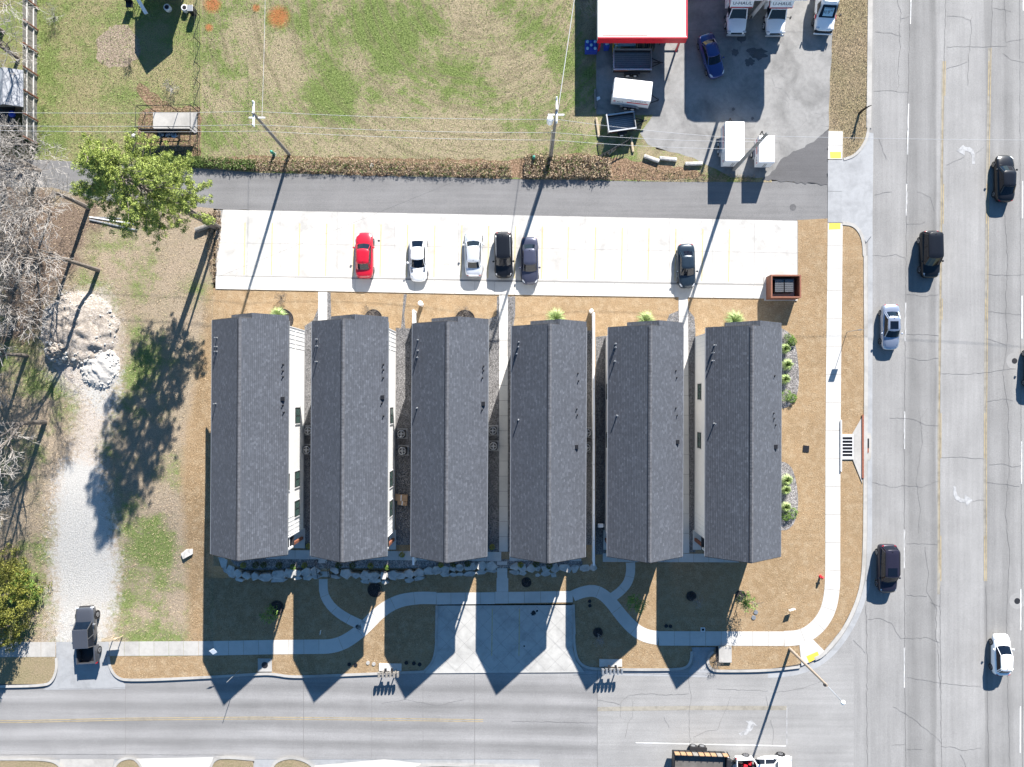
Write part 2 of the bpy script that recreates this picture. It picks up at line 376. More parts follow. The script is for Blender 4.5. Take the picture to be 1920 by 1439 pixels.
# ---------------------------------------------------------------- ground, roads, paths
def rough_edge(pts, amp, step=14):
    out = []; n = len(pts)
    for i in range(n):
        a = Vector(pts[i]); b = Vector(pts[(i+1) % n]); L = (b-a).length; k = max(1, int(L/step))
        if L > 600: k = 1
        for j in range(k):
            p = a.lerp(b, j/k)
            if j: p += Vector((random.uniform(-amp, amp), random.uniform(-amp, amp)))
            out.append((p.x, p.y))
    return out
def flat(name, pts, mat, off, parent=None, jag=0, kind='structure', thick=0.0, label=None):
    """a ground sheet from photograph pixels, following the fall of the land"""
    if jag: pts = rough_edge(pts, jag)
    bm = bmesh.new(); bm.faces.new([bm.verts.new((x, y, 0)) for x, y in pts])
    for ax, vals in ((0, (385,400,1150)), (1, (900,1062,1085,1150))):
        for v in vals:
            co = (v,0,0) if ax == 0 else (0,v,0); no = (1,0,0) if ax == 0 else (0,1,0)
            bmesh.ops.bisect_plane(bm, geom=bm.verts[:]+bm.edges[:]+bm.faces[:], plane_co=co, plane_no=no, dist=1e-4)
    bmesh.ops.triangulate(bm, faces=bm.faces[:])
    if thick:
        top = bm.faces[:]; ret = bmesh.ops.duplicate(bm, geom=top)
    for v in bm.verts: v.co = G(v.co.x, v.co.y, off(v.co.x, v.co.y) if callable(off) else off)
    bmesh.ops.recalc_face_normals(bm, faces=bm.faces[:])
    for f in bm.faces:
        if f.normal.z < 0: f.normal_flip()
    me = bpy.data.meshes.new(name); bm.to_mesh(me); bm.free()
    return link(name, me, mat, parent, kind=kind, label=label)
# the wide field that reaches the horizon, below everything else
mb = MB(); mb.quad((-700,-700,-2.6),(700,-700,-2.6),(700,700,-2.6),(-700,700,-2.6)); mb.build('ground', m_base, kind='structure')
flat('road_east', [(1500,-900),(2140,-900),(2140,2300),(1500,2300)], m_east, -.120)
flat('road_verge_far', [(2140,-900),(2600,-900),(2600,2300),(2140,2300)], m_verge, -.05)
curb([(2140,-900),(2140,2300)], 6, -.14, .03) if False else None
flat('road_south', [(-900,1226),(1120,1226),(1120,1424),(-900,1424)], m_south, -.116)
flat('road_south', [(1120,1226),(1601,1226),(1601,1700),(1120,1700)], m_pale, -.116)
flat('road_south', [(1012,1424),(1120,1424),(1120,1700),(1012,1700)], m_pale, -.117)
flat('road_verge_far', [(-900,1424),(1601,1424),(1601,2300),(-900,2300)], m_apron, -.135)
flat('yard_side', [(-900,330),(100,352),(180,375),(300,386),(396,392),(396,1228),(106,1228),(-900,1228)], m_litter, -.10)
def sdist(x, y, pts):
    """signed distance in pixels to a closed outline, positive inside"""
    ins = False; best = 1e9; j = len(pts)-1; p = Vector((x, y))
    for i in range(len(pts)):
        if (pts[i][1] > y) != (pts[j][1] > y) and x < (pts[j][0]-pts[i][0])*(y-pts[i][1])/(pts[j][1]-pts[i][1])+pts[i][0]: ins = not ins
        a = Vector(pts[i]); b_ = Vector(pts[j]); ab = b_-a; f = clamp((p-a).dot(ab)/max(1e-6, ab.length_squared)); best = min(best, (p-(a+ab*f)).length); j = i
    return best if ins else -best
ZONES = {'gravel': (40, [[(118,868),(150,860),(183,870),(192,925),(200,960),(212,1010),(218,1080),(210,1130),(200,1165),(200,1212),(108,1212),(112,1150),(104,1090),(100,1020),(106,940)], [(150,690),(200,680),(220,700),(218,740),(203,768),(185,780),(168,762),(150,730)]]),
 'pale': (45, [[(120,548),(200,540),(226,600),(226,700),(215,780),(190,850),(210,960),(225,1060),(212,1200),(90,1200),(92,1050),(95,900),(130,850),(145,760),(90,700),(80,610)]]),
 'green': (55, [[(225,985),(255,950),(300,990),(330,1050),(335,1120),(310,1195),(250,1200),(225,1150),(232,1060)],[(70,700),(115,690),(120,800),(80,860),(55,800)],[(170,440),(240,450),(250,510),(190,520)],[(0,560),(90,560),(95,650),(0,700)],[(0,1040),(85,1050),(88,1120),(0,1160)],[(230,660),(280,650),(260,760),(225,760)]]),
 'litter': (60, [[(0,352),(180,378),(180,430),(110,560),(60,650),(0,650)]]),
 'lawn': (22, [[(388,540),(402,540),(402,1236),(352,1236),(350,1100),(346,1000),(338,900),(348,800),(368,700),(384,600)]])}
xs_ = list(range(-40,401,5)); yy_ = list(range(330,1231,5))+[1232]; vs = []; zn = {k: [] for k in ZONES}
def alley_edge(x): 
    pts = [(-900,331),(100,352),(180,376),(300,386),(380,389),(418,393)]
    for (x0,y0),(x1,y1) in zip(pts, pts[1:]):
        if x <= x1: return y0+(y1-y0)*(x-x0)/(x1-x0)
for y in yy_:
    for x in xs_:
        y2 = max(y, alley_edge(x)+.0) if y < alley_edge(x) else y
        vs.append(tuple(G(x, y2, 0)))
        for k, (w_, pls) in ZONES.items(): zn[k].append(clamp(.5+max(sdist(x, y, pl) for pl in pls)/w_*.5))
nx_ = len(xs_); fs = [(r*nx_+c_, (r+1)*nx_+c_, (r+1)*nx_+c_+1, r*nx_+c_+1) for r in range(len(yy_)-1) for c_ in range(nx_-1) if yy_[r+1] > alley_edge(xs_[c_])]
me = bpy.data.meshes.new('yard_ground'); me.from_pydata(vs, [], fs)
for k, vals in zn.items():
    at_ = me.attributes.new(k, 'FLOAT', 'POINT'); at_.data.foreach_set('value', vals)
link('yard_ground', me, m_side, kind='structure')
flat('yard_north', [(-900,-900),(378,-900),(378,316),(200,306),(60,299),(-900,287)], m_yard, 0)
flat('meadow', [(378,-900),(1118,-900),(1150,200),(1230,215),(1230,280),(1320,295),(1370,332),(1447,333),(1447,342),(1250,341),(960,336),(480,324),(378,316)], m_meadow, 0)
flat('alley', [(-900,287),(60,297),(200,303),(400,314),(480,321),(600,325),(960,333),(1240,338),(1400,337),(1552,346),(1552,413),(1495,415),(960,407),(418,393),(380,389),(300,386),(180,376),(100,352),(-900,331)], m_alley, -.012, jag=1.0)
flat('storage_lot', [(1118,-900),(1660,-900),(1569,0),(1562,60),(1558,150),(1556,240),(1447,334),(1370,333),(1300,296),(1215,272),(1200,250),(1225,215),(1118,215)], m_oldlot, .004, jag=1.5)
flat('asphalt_patch', rough_edge([(1553,243),(1530,262),(1500,280),(1470,295),(1447,322),(1428,338),(1552,347)], 2.5, 6), m_patch, .010)
flat('roadside_verge', [(1560,-900),(1634,-900),(1630,0),(1628,180),(1627,245),(1618,270),(1600,290),(1582,298),(1554,300),(1554,243),(1556,150),(1562,60)], m_verge, .008, jag=1.2)
lawn = [(399.5,540),(1487,561),(1495,545),(1495,413),(1552,410),(1579,418),(1592,420),(1604,427),(1614,440),(1620,470),(1620,700),(1618,1000),(1615,1085),(1603,1132),(1578,1180),(1542,1224),(1498,1246),(1440,1255),(1350,1256),(1335,1253),(1327,1243),(1330,1230),(1345,1213),(1297,1213),(1297,1236),(1290,1249),(1278,1254),(1180,1254),(1120,1253),(1098,1249),(1082,1236),(1076,1215),(1075,1132),(820,1134),(819,1215),(812,1240),(797,1257),(720,1261),(600,1266),(545,1268),(512,1262),(485,1262),(400,1268),(240,1275),(218,1269),(207,1252),(204,1231),(399.5,1231)]
flat('lawn', lawn, m_lawn, .006)
flat('grass_island', [(-900,1232),(104,1232),(105,1256),(96,1276),(82,1283),(-900,1286)], m_verge, .004)
for k, pts in enumerate(([(-900,1424),(85,1423),(108,1432),(116,1450),(116,2300),(-900,2300)], [(210,1450),(222,1428),(240,1424),(255,1427),(267,1445),(267,2300),(210,2300)],
        [(392,1445),(400,1427),(420,1422),(475,1428),(475,2300),(392,2300)], [(508,1445),(516,1430),(545,1422),(575,1430),(590,1445),(590,2300),(508,2300)], [(770,1445),(790,1436),(1000,1441),(1000,2300),(770,2300)])):
    flat('grass_island', pts, m_verge, .004)
def curb(pts, w=5.5, h0=-.14, h1=.055, name='curb', mat=None):
    """raised kerb along a line of photograph pixels"""
    mb = MB(); top = []; n = len(pts); nrm = []
    for i in range(n):
        a = Vector(pts[max(0,i-1)]); b = Vector(pts[min(n-1,i+1)]); d = (b-a).normalized(); nrm.append(Vector((-d.y, d.x))*w/2)
    vs = []; fs = []
    for i, p in enumerate(pts):
        p = Vector(p); l = p-nrm[i]; r = p+nrm[i]
        vs += [G(*l, h0), G(*l, h1), G(*r, h1), G(*r, h0)]
    for i in range(n-1):
        k = i*4; fs += [(k,k+1,k+5,k+4),(k+1,k+2,k+6,k+5),(k+2,k+3,k+7,k+6)]
    fs += [(0,3,2,1),(n*4-4,n*4-3,n*4-2,n*4-1)]
    mb.add(vs, fs); o = mb.build(name, mat or m_curb, kind='structure'); return o
def dens(pts, step=25):
    out = []
    for a, b in zip(pts, pts[1:]):
        a = Vector(a); b = Vector(b); k = max(1, int((b-a).length/step))
        out += [tuple(a.lerp(b, j/k)) for j in range(k)]
    return out+[pts[-1]]
def smooth(pts, it=2):
    for _ in range(it):
        q = [pts[0]]
        for a, b in zip(pts, pts[1:]):
            q += [(a[0]*.75+b[0]*.25, a[1]*.75+b[1]*.25), (a[0]*.25+b[0]*.75, a[1]*.25+b[1]*.75)]
        pts = q+[pts[-1]]
    return pts
curb([(1634,-300),(1632,0),(1630,180),(1629,240)], 9, -.14, .05); curb(smooth([(1629,240),(1624,266),(1604,292),(1582,299)]), 5)
curb(smooth([(1580,419),(1600,421),(1614,436),(1620,455),(1621,480)]), 6)
curb([(1623,480),(1624,700),(1622,1000)], 7)
curb(smooth([(1622,1000),(1619,1088),(1605,1137),(1580,1186),(1544,1229),(1528,1236)]), 7)
curb(smooth([(1500,1251),(1440,1258),(1350,1259),(1335,1257),(1327,1245),(1328,1232),(1338,1222)]), 5)
curb(smooth([(1297,1222),(1296,1240),(1288,1252),(1270,1256),(1180,1256),(1120,1255),(1098,1252),(1083,1240),(1077,1215),(1076,1190)]), 5)
curb([(1077,1190),(1075,1134)], 5)
curb(smooth([(819,1136),(818,1190),(818,1215),(812,1242),(796,1259)]), 5)
curb(smooth([(796,1260),(720,1263),(600,1268),(545,1270),(512,1264),(485,1264),(400,1270),(240,1277),(218,1271),(206,1253),(203,1231)]), 5)
curb(smooth([(105,1234),(106,1257),(97,1279),(82,1286),(0,1288),(-200,1290)]), 5)
curb(smooth([(-200,1424),(0,1424),(85,1424),(110,1432),(118,1452)]), 5); curb(smooth([(208,1450),(221,1427),(242,1421),(256,1425),(270,1448)]), 5)
curb(smooth([(392,1447),(400,1425),(420,1420),(477,1425)]), 5); curb(smooth([(508,1445),(516,1428),(545,1420),(577,1428),(594,1447)]), 5); curb(smooth([(768,1447),(790,1434),(900,1437),(1010,1441)]), 5)
# gutters: narrow concrete strips beside the kerbs
def breaks(pts):
    out = [pts[0]]
    for a, b in zip(pts, pts[1:]):
        cut = sorted([t_ for t_ in [(c_-a[0])/(b[0]-a[0]) if a[0] != b[0] else -1 for c_ in (400,1150)] if 0 < t_ < 1])
        out += [(a[0]+(b[0]-a[0])*t_, a[1]+(b[1]-a[1])*t_) for t_ in cut]+[b]
    return out
def strip(name, pts, w, mat, off, kind='structure', parent=None):
    pts = breaks(pts); n = len(pts); mb = MB(); vs = []; fs = []
    for i in range(n):
        a = Vector(pts[max(0,i-1)]); b = Vector(pts[min(n-1,i+1)]); d = (b-a).normalized(); p = Vector(pts[i]); q = Vector((-d.y, d.x))*w/2
        vs += [G(*(p-q), off), G(*(p+q), off)]
    for i in range(n-1): fs.append((2*i, 2*i+1, 2*i+3, 2*i+2))
    mb.add(vs, fs); o = mb.build(name, mat, parent, kind=kind)
    me = o.data
    if me.polygons[0].normal.z < 0: me.flip_normals()
    return o
strip('gutter', [(1632,430),(1631,1000),(1628,1090)], 9, m_apron, -.112)
strip('gutter', smooth([(1628,1090),(1613,1143),(1588,1192),(1551,1237),(1500,1262),(1440,1267)]), 10, m_apron, -.112)
strip('gutter', [(1326,1267),(1180,1264),(1075,1262)], 7, m_apron, -.112)
flat('street_apron', [(1297,1214),(1345,1214),(1330,1230),(1325,1245),(1332,1262),(1290,1262),(1300,1245)], m_apron, -.104)
flat('street_apron', [(105,1204),(204,1204),(204,1240),(212,1262),(235,1284),(235,1292),(80,1294),(98,1280),(106,1256),(105,1233)], m_apron, lambda x, y: .012-.124*clamp((y-1232)/60))
flat('street_apron', [(112,1424),(214,1424),(208,1450),(208,2300),(116,2300)], m_curb, -.104); flat('street_apron', [(255,1423),(400,1420),(390,1450),(390,2300),(268,2300),(268,1445)], m_conc, -.104)
flat('street_apron', [(590,1436),(720,1424),(790,1432),(770,1450),(770,2300),(592,2300)], m_conc, -.104)
flat('alley_apron', [(1579,246),(1579,298),(1604,293),(1622,272),(1628,248),(1638,250),(1636,440),(1624,455),(1612,432),(1600,421),(1579,419)], m_apron, .014)
# ---- slabs
def slabs(root, pts, w, ln, mat, off=.03, gap=.5, th=.08, name='slab', start=0):
    """a paved way cut into separate slabs with open joints"""
    pts = [Vector(p) for p in pts]; d = [0]
    for a, b in zip(pts, pts[1:]): d.append(d[-1]+(b-a).length)
    def at(s):
        s = clamp(s, 0, d[-1])
        for i in range(len(pts)-1):
            if s <= d[i+1]+1e-6:
                t = (s-d[i])/max(1e-6, d[i+1]-d[i]); p = pts[i].lerp(pts[i+1], t)
                e = .5; i0 = i
                a = pts[i0]; b = pts[i0+1]; dr = (b-a).normalized()
                if t < .5 and i > 0: pd = (pts[i]-pts[i-1]).normalized(); dr = pd.lerp(dr, .5+t).normalized()
                elif t >= .5 and i < len(pts)-2: nd = (pts[i+2]-pts[i+1]).normalized(); dr = dr.lerp(nd, t-.5).normalized()
                return p, Vector((-dr.y, dr.x))
    n = max(1, round(d[-1]/ln)); out = []
    for k in range(n):
        s0 = d[-1]*k/n+gap/2; s1 = d[-1]*(k+1)/n-gap/2; m = 1 if len(pts) == 2 else max(2, int((s1-s0)/8))
        ss = sorted([s0, s1]+[s0+(s1-s0)*j/m for j in range(1, m)]+[q for q in () ])
        vs = []; fs = []
        for s in ss:
            p, nn = at(s); ww = w(s/d[-1]) if callable(w) else w
            l = p-nn*ww/2; r = p+nn*ww/2
            vs += [G(*l, off), G(*r, off), G(*r, off-th), G(*l, off-th)]
        q = len(ss)
        for i in range(q-1):
            b_ = i*4; fs += [(b_,b_+1,b_+5,b_+4),(b_+1,b_+2,b_+6,b_+5),(b_+3,b_,b_+4,b_+7)]
        fs += [(0,3,2,1),(q*4-4,q*4-3,q*4-2,q*4-1)]
        mb = MB(); mb.add(vs, fs); o = mb.build(name, mat, root); out.append(o)
        if vs[1][0] is None: pass
        bm = bmesh.new(); bm.from_mesh(o.data); bmesh.ops.recalc_face_normals(bm, faces=bm.faces[:])
        bm.to_mesh(o.data); bm.free()
    return out
def way(name): o = thing(name, None, None); o['kind'] = 'structure'; return o
sw = way('sidewalk')
slabs(sw, [(-60,1219),(104,1218)], 28, 28, m_curb, .02); slabs(sw, [(205,1217),(380,1216),(400,1216)], 27, 29, m_curb, .02); slabs(sw, [(400,1216),(500,1214),(598,1213)], 27, 28, m_conc, .02)
slabs(sw, smooth([(598,1213),(618,1213),(645,1206),(680,1181),(712,1147),(745,1127),(785,1121),(818,1122)]), lambda t: 27-4*t, 40, m_conc, .02)
slabs(sw, [(818,1123),(928,1122)], 22, 27.5, m_conc, .02); slabs(sw, [(928,1121),(953,1121)], 22, 25, m_conc, .02); slabs(sw, [(953,1121),(1074,1119)], 21, 28, m_conc, .02)
slabs(sw, smooth([(1074,1118),(1090,1111),(1112,1107),(1130,1114),(1148,1132),(1165,1155),(1188,1180),(1210,1193),(1235,1197)]), lambda t: 21+5*t, 48, m_conc, .02)
slabs(sw, [(1235,1197.5),(1470,1198)], 27, 28, m_conc, .03)
slabs(sw, smooth([(1470,1198),(1505,1196),(1535,1175),(1554,1145),(1561,1105),(1561.5,1070)]), 28.5, 40, m_conc, .03)
slabs(sw, [(1561.5,1070),(1562,850),(1563,700),(1565,545)], 28, 54, m_conc, .03); slabs(sw, [(1565,545),(1566,440),(1566,419)], 28, 42, m_conc, .03)
slabs(sw, [(1565.5,418),(1566,300)], 27, 58, m_apron, .03); slabs(sw, [(1566,299),(1567,246)], 27, 26.5, m_conc, .03)
fp = way('front_walk')
slabs(fp, [(498,1040),(940,1044)], 17, 28, m_conc, .02); slabs(fp, [(955,1045),(1090,1045)], 14, 28, m_conc, .02); slabs(fp, [(1130,1046),(1386,1047)], 16, 28, m_conc, .02)
pw = way('garden_path')
slabs(pw, smooth([(606,1086),(606,1108),(609,1120),(622,1140),(646,1158),(682,1175)]), lambda t: 16+3*t, 34, m_conc, .02)
slabs(pw, [(942,1084),(942,1110)], 22, 26, m_conc, .02)
slabs(pw, smooth([(1182,1055),(1183,1072),(1178,1093),(1163,1110),(1146,1122)]), 17, 32, m_conc, .02)
slabs(pw, [(605,547),(605,640)], 17, 40, m_conc, .03); slabs(pw, [(944,553),(944,1035)], 16, 29, m_conc, .03)
slabs(pw, [(1281,557),(1282,640),(1284,1038)], 17, 36, m_conc, .03)
flat('corner_ramp', [(1499,1208),(1521,1196),(1551,1226),(1525,1239),(1503,1249)], m_conc, .036)
flat('tactile_pad', [(1512,1231),(1533,1222),(1537,1232),(1517,1243)], m_pad, .042)
flat('tactile_pad', [(1555,419),(1576,419),(1576,430),(1554,431)], m_pad, .036); flat('tactile_pad', [(1556,285),(1577,285),(1577,297),(1557,297)], m_pad, .036)
lot = way('parking_lot')
rows = [(404,449,'a'),(449,519,'b')]
def lot_y(px, k): # the three joint lines that run along the lot
    t = (px-404)/(1495-404); return {0:393+21*t, 1:455+20*t, 2:517+17*t}[k]
cols = [418,525,632,740,860,940,1018,1097,1176,1255,1336,1415,1495]
for a, b in zip(cols, cols[1:]):
    for k in (0, 1):
        a2 = 406 if (a == 418 and k == 1) else a
        q = [(a2+.25, lot_y(a,k)+.25),(b-.25, lot_y(b,k)+.25),(b-.25, lot_y(b,k+1)-.25),((406 if a == 418 else a)+.25, lot_y(a,k+1)-.25)]
        flat('slab', q, m_lotc, .020, lot, kind=None)
flat('parking_lot_joints', [(405,394),(1496,415),(1496,545),(1488,559),(404,542)], m_joint, .012)
slabs(lot, [(404,530),(900,540),(1488,549)], 24, 37, m_conc, .075, th=.1)
def mark(name, pts, mat, off=.027, w=None):
    if w: return strip(name, pts, w, mat, off)
    return flat(name, pts, mat, off)
for i, x in enumerate([458,509,560.5,611,662,713,763,814,864.5,915,965,1015.5,1064.5,1115.5,1165.5,1215.5,1266,1316.5,1366.5]):
    t = (x-404)/1091; mark('stall_line', [(x+1.5,417+15*t),(x-.5,515+15*t)], m_yel2, w=2.2)
cr = way('street_pad')
flat('pad_concrete', [(820,1136),(1074,1135),(1074,1215),(1080,1240),(1096,1261),(796,1263),(812,1243),(819,1215)], m_padc, -.03, cr, kind=None)
for x in (923,974): mark('stall_line', [(x,1142),(x-1,1230)], m_yel2, -.024, w=1.8)
# ---- painted lines
for a, b in ((-200,45),(195,290),(345,405),(568,640),(772,842),(993,1066),(1215,1290)):
    X = lambda y: 1710-.0195*(y) if y < 360 else 1703-.009*y*.9+.0
    xx = lambda y: (1708-(y/360)*8) if y < 360 else (1700-(min(y,800)-360)/440*4)
    mark('lane_line', [(xx(a),a),(xx(b),b)], m_white, -.112, w=2.0)
for a, b in ((-80,20),(340,410),(555,635),(828,908),(1105,1182),(1325,1412)):
    xx = lambda y: 1919-(y/1439)*6
    mark('lane_line', [(xx(a),a),(xx(b),b)], m_white, -.112, w=2.0)
def xl(y): return 1772-y*5/360 if y < 360 else 1767-min(y-360,440)*5/440
def xr(y): return 1859-y*6/360 if y < 360 else 1853-min(y-360,440)*4/440
strip('worn_line_film', [(xl(y)-1.5,y) for y in range(115,1120,50)], 5.5, m_tan, -.1125); strip('worn_line_film', [(xr(y)-1.5,y) for y in range(90,1120,50)], 6, m_tan, -.1125)
for a, b in ((115,180),(345,420),(560,600),(775,860),(1005,1090)): strip('centre_line', [(xl(a)+2.2,a),(xl(b)+2.2,b)], 1.7, m_yel, -.108); strip('centre_line', [(xr(a)-2.5,a),(xr(b)-2.5,b)], 1.7, m_yel, -.108)
strip('centre_line', [(xl(y)-1,y) for y in range(115,1115,40)], 1.3, m_yel, -.108); strip('centre_line', [(xr(y)+1,y) for y in range(90,1115,40)], 1.3, m_yel, -.108)
for dy in (0, 3.6): strip('centre_line', [(-300,1352+dy),(45,1351.5+dy),(240,1347+dy),(480,1345+dy),(700,1347+dy),(906,1350+dy)], 1.5, m_yel, -.108)
strip('worn_line_film', [(1120,1330),(1300,1328),(1475,1328)], 8, m_tan, -.108)
mark('stop_line', [(1192,1393),(1320,1396),(1474,1399)], m_white, -.108, w=1.8); mark('lane_line', [(1475.5,1327),(1475.5,1399)], m_arrow, -.110, w=1.4)
def arrow(cx, cy, rot, sc_, mat=m_white, name='turn_arrow'):
    body = [(0,32),(0,14),(2,6),(8,1),(14,0)]; mb = MB()
    out = smooth([(3,33),(3,16),(5,10),(9,6),(16,5)],1); inn = smooth([(-2,33),(-2,14),(2,5),(8,1),(16,0)],1)
    pts = [(x,y) for x,y in out]+[(16,10),(31,2.5),(16,-7)]+[(x,y) for x,y in reversed(inn)]
    pts = [(x-12,y-14) for x,y in pts]; c, s_ = math.cos(rot), math.sin(rot)
    return flat(name, [(cx+sc_*(x*c-y*s_), cy+sc_*(x*s_+y*c)) for x,y in pts], mat, -.108)
arrow(1811,291,math.pi,1.02); arrow(1802,928,0,1.02) if False else None
flat('turn_arrow', [(1787.5,912),(1792.5,912),(1793,922),(1796,930),(1802,935),(1809,936),(1809,927),(1824,938),(1812,950),(1811,943),(1800,942),(1792,937),(1788,928)], m_arrow, -.108)
bpy.data.objects.remove([o for o in C.objects if o.name == 'turn_arrow'][0])
flat('turn_arrow', [(1828,308),(1823,308),(1823,294),(1820,287),(1813,283),(1809,283),(1809,292),(1794,283),(1806,272),(1810,276),(1818,276),(1825,281),(1828,291)], m_arrow, -.108)
flat('turn_arrow', rough_edge([(1385,1376),(1390,1380),(1400,1378),(1410,1369),(1414,1360),(1422,1363),(1410,1351),(1398,1352),(1404,1358),(1398,1369)], .8, 5), m_arrow, -.108)
# ---- cracks and joints, drawn as thin sunk strips
random.seed(11)
def jag(pts, amp=1.2, step=7):
    out = []
    for a, b in zip(pts, pts[1:]):
        a = Vector(a); b = Vector(b); k = max(1, int((b-a).length/step)); n = (b-a).normalized(); n = Vector((-n.y, n.x))
        for j in range(k): out.append(tuple(a.lerp(b, j/k)+n*(random.uniform(-amp, amp) if j else 0)))
    return out+[pts[-1]]
class Cracks:
    def __init__(s): s.mb = MB()
    def add(s, pts, w=1.0, amp=1.2, off=-.104, step=7):
        w *= .6 if amp else .8
        pts = jag(pts, amp, step) if amp else dens(breaks(pts), 60); n = len(pts); vs = []
        for i in range(n):
            a = Vector(pts[max(0,i-1)]); b = Vector(pts[min(n-1,i+1)]); d = (b-a).normalized(); p = Vector(pts[i]); ww = w*random.uniform(.55,1.2) if amp else w
            q = Vector((-d.y, d.x))*ww/2; vs += [G(*(p-q), off), G(*(p+q), off)]
        s.mb.add(vs, [(2*i+1, 2*i, 2*i+2, 2*i+3) for i in range(n-1)])
ck = Cracks()
for px in ([(1708,-20),(1702,200),(1700,400),(1698,600),(1696,800),(1696,1000),(1697,1250),(1699,1460)], [(1774,-20),(1771,100)], [(1862,-20),(1858,90)], [(1763,1100),(1764,1250),(1766,1460)],[(1849,1100),(1851,1250),(1854,1460)]): ck.add(px, 1.3, .8)
ck.add([(xl(y)+.2,y) for y in range(100,1110,60)], 1.1, .7); ck.add([(xr(y)-.4,y) for y in range(90,1110,60)], 1.0, .5)
ck.add([(1624,1135),(1626,1250),(1625,1350),(1627,1460)], 1.2, 1.5); ck.add([(1912,0),(1914,700),(1918,1439)], .9, .6)
for c_ in ([(1680,-10),(1690,25),(1686,60),(1689,90),(1684,130),(1686,160),(1680,172)], [(1690,35),(1707,30)], [(1640,60),(1672,62),(1690,68)], [(1638,171),(1665,170),(1685,173),(1703,173)], [(1648,260),(1656,285),(1662,299)],
           [(1775,88),(1810,88),(1850,88),(1888,86)], [(1775,30),(1805,32),(1820,38),(1824,30)], [(1820,38),(1822,60),(1816,110),(1815,160)], [(1774,130),(1800,122),(1815,116)], [(1862,15),(1890,20),(1896,22)], [(1884,0),(1886,40),(1886,80),(1920,73)], [(1880,100),(1895,112),(1920,117)],
           [(1775,310),(1808,294)], [(1830,288),(1845,276)], [(1635,480),(1665,480),(1680,477),(1697,484)], [(1672,360),(1640,366)], [(1700,421),(1728,420),(1735,416)], [(1720,360),(1745,370),(1752,396)], [(1700,552),(1730,556),(1760,553)],
           [(1700,627),(1730,628),(1760,630)], [(1700,671),(1730,676),(1760,672)], [(1765,701),(1800,702),(1850,699),(1880,694),(1905,692)], [(1850,636),(1885,646)], [(1668,784),(1710,786),(1735,797),(1760,799)], [(1740,765),(1726,784),(1730,830),(1718,900),(1726,960),(1722,1000)], [(1765,858),(1800,857),(1845,861)],
           [(1635,905),(1675,914),(1700,911),(1730,914),(1750,905),(1762,902)], [(1700,1020),(1730,1020),(1758,1022)], [(1735,1025),(1741,1070),(1738,1110),(1756,1140),(1755,1190),(1760,1230),(1762,1290)], [(1700,1117),(1738,1119)], [(1763,1138),(1745,1130)],
           [(1824,941),(1835,938),(1846,938)], [(1884,400),(1890,500),(1886,560),(1889,640),(1880,700),(1890,760),(1893,880),(1885,960),(1893,1040),(1888,1150),(1890,1300),(1894,1439)], [(1850,515),(1888,517),(1920,515)], [(1852,585),(1885,588),(1915,590)], [(1850,754),(1880,748),(1900,752)], [(1855,872),(1880,870),(1898,876),(1915,873)], [(1850,905),(1880,908),(1912,912)],
           [(1627,1162),(1650,1160),(1672,1169),(1680,1185),(1690,1198),(1740,1196),(1762,1205)], [(1700,1271),(1730,1275),(1766,1282),(1840,1288)], [(1600,1200),(1615,1215),(1622,1225)], [(1765,1400),(1790,1402),(1805,1408),(1840,1403)], [(1700,1405),(1730,1406)], [(1672,1398),(1697,1396)], [(1800,1415),(1808,1428),(1811,1439)], [(1675,1326),(1700,1340),(1740,1370),(1766,1395)],
           [(1450,1300),(1500,1292),(1540,1278)], [(1444,1350),(1450,1368),(1449,1400)]): ck.add(c_, .9, 1.3)
o = ck.mb.build('crack_lines', m_crack, kind='stuff'); prop(o, 'tarred cracks and joints across the wide east road', 'road cracks')
ck = Cracks()
for c_ in ([(569,1265),(569,1420)],[(890,1262),(890,1440)],[(1120,1256),(1120,1440)]): ck.add(c_, .9, 0, -.100)
for c_ in ([(697,1290),(697,1420)],[(793,1280),(793,1400)],[(235,1285),(235,1415)]): ck.add(c_, .5, 0, -.100)
for c_ in ([(1291,1262),(1296,1310),(1292,1340),(1294,1400)], [(1163,1345),(1164,1318),(1180,1304),(1220,1301),(1250,1304),(1292,1301)], [(1187,1315),(1186,1345),(1177,1358),(1172,1384)], [(1370,1306),(1362,1330),(1350,1355),(1345,1369),(1325,1371),(1300,1383)], [(1120,1313),(1145,1317),(1162,1322)], [(1345,1292),(1400,1295),(1440,1296)], [(1436,1305),(1440,1330),(1437,1355)], [(715,1320),(760,1312),(820,1324),(870,1312)], [(1120,1356),(960,1353)], [(1245,1345),(1255,1365)]): ck.add(c_, .8, 1.0, -.100)
for x, y in ((236,1266),(1326,1265)): pass
ck.add([(110,1292),(235,1290)], .6, .5, -.100); ck.add([(1075,1266),(1180,1263),(1325,1266)], .9, .4, -.100); ck.add([(0,1416),(90,1415),(420,1416)], .8, .5, -.098)
o = ck.mb.build('crack_lines', m_crack, kind='stuff'); prop(o, 'joints and cracks across the pale south street', 'road cracks')
ck = Cracks()   # diamond scoring on the stall pad
for k in range(-6, 12):
    for sg in (1, -1):
        a = Vector((820+k*34, 1137)); pts = []
        x0, y0 = 820+k*34, 1258
        p0 = Vector((x0, y0)); p1 = Vector((x0+sg*121, y0-121))
        def clipx(p, q, lo, hi):
            if p.x > q.x: p, q = q, p
            if q.x < lo or p.x > hi: return None
            if p.x < lo: p = p.lerp(q, (lo-p.x)/(q.x-p.x))
            if q.x > hi: q = p.lerp(q, (hi-p.x)/(q.x-p.x))
            return p, q
        r_ = clipx(p0, p1, 822, 1072)
        if r_ and (r_[1]-r_[0]).length > 6: ck.add([tuple(r_[0]), tuple(r_[1])], .5, 0, -.021)
ck.mb.build('scored_joint', m_joint, cr, kind='stuff')
ck = Cracks()
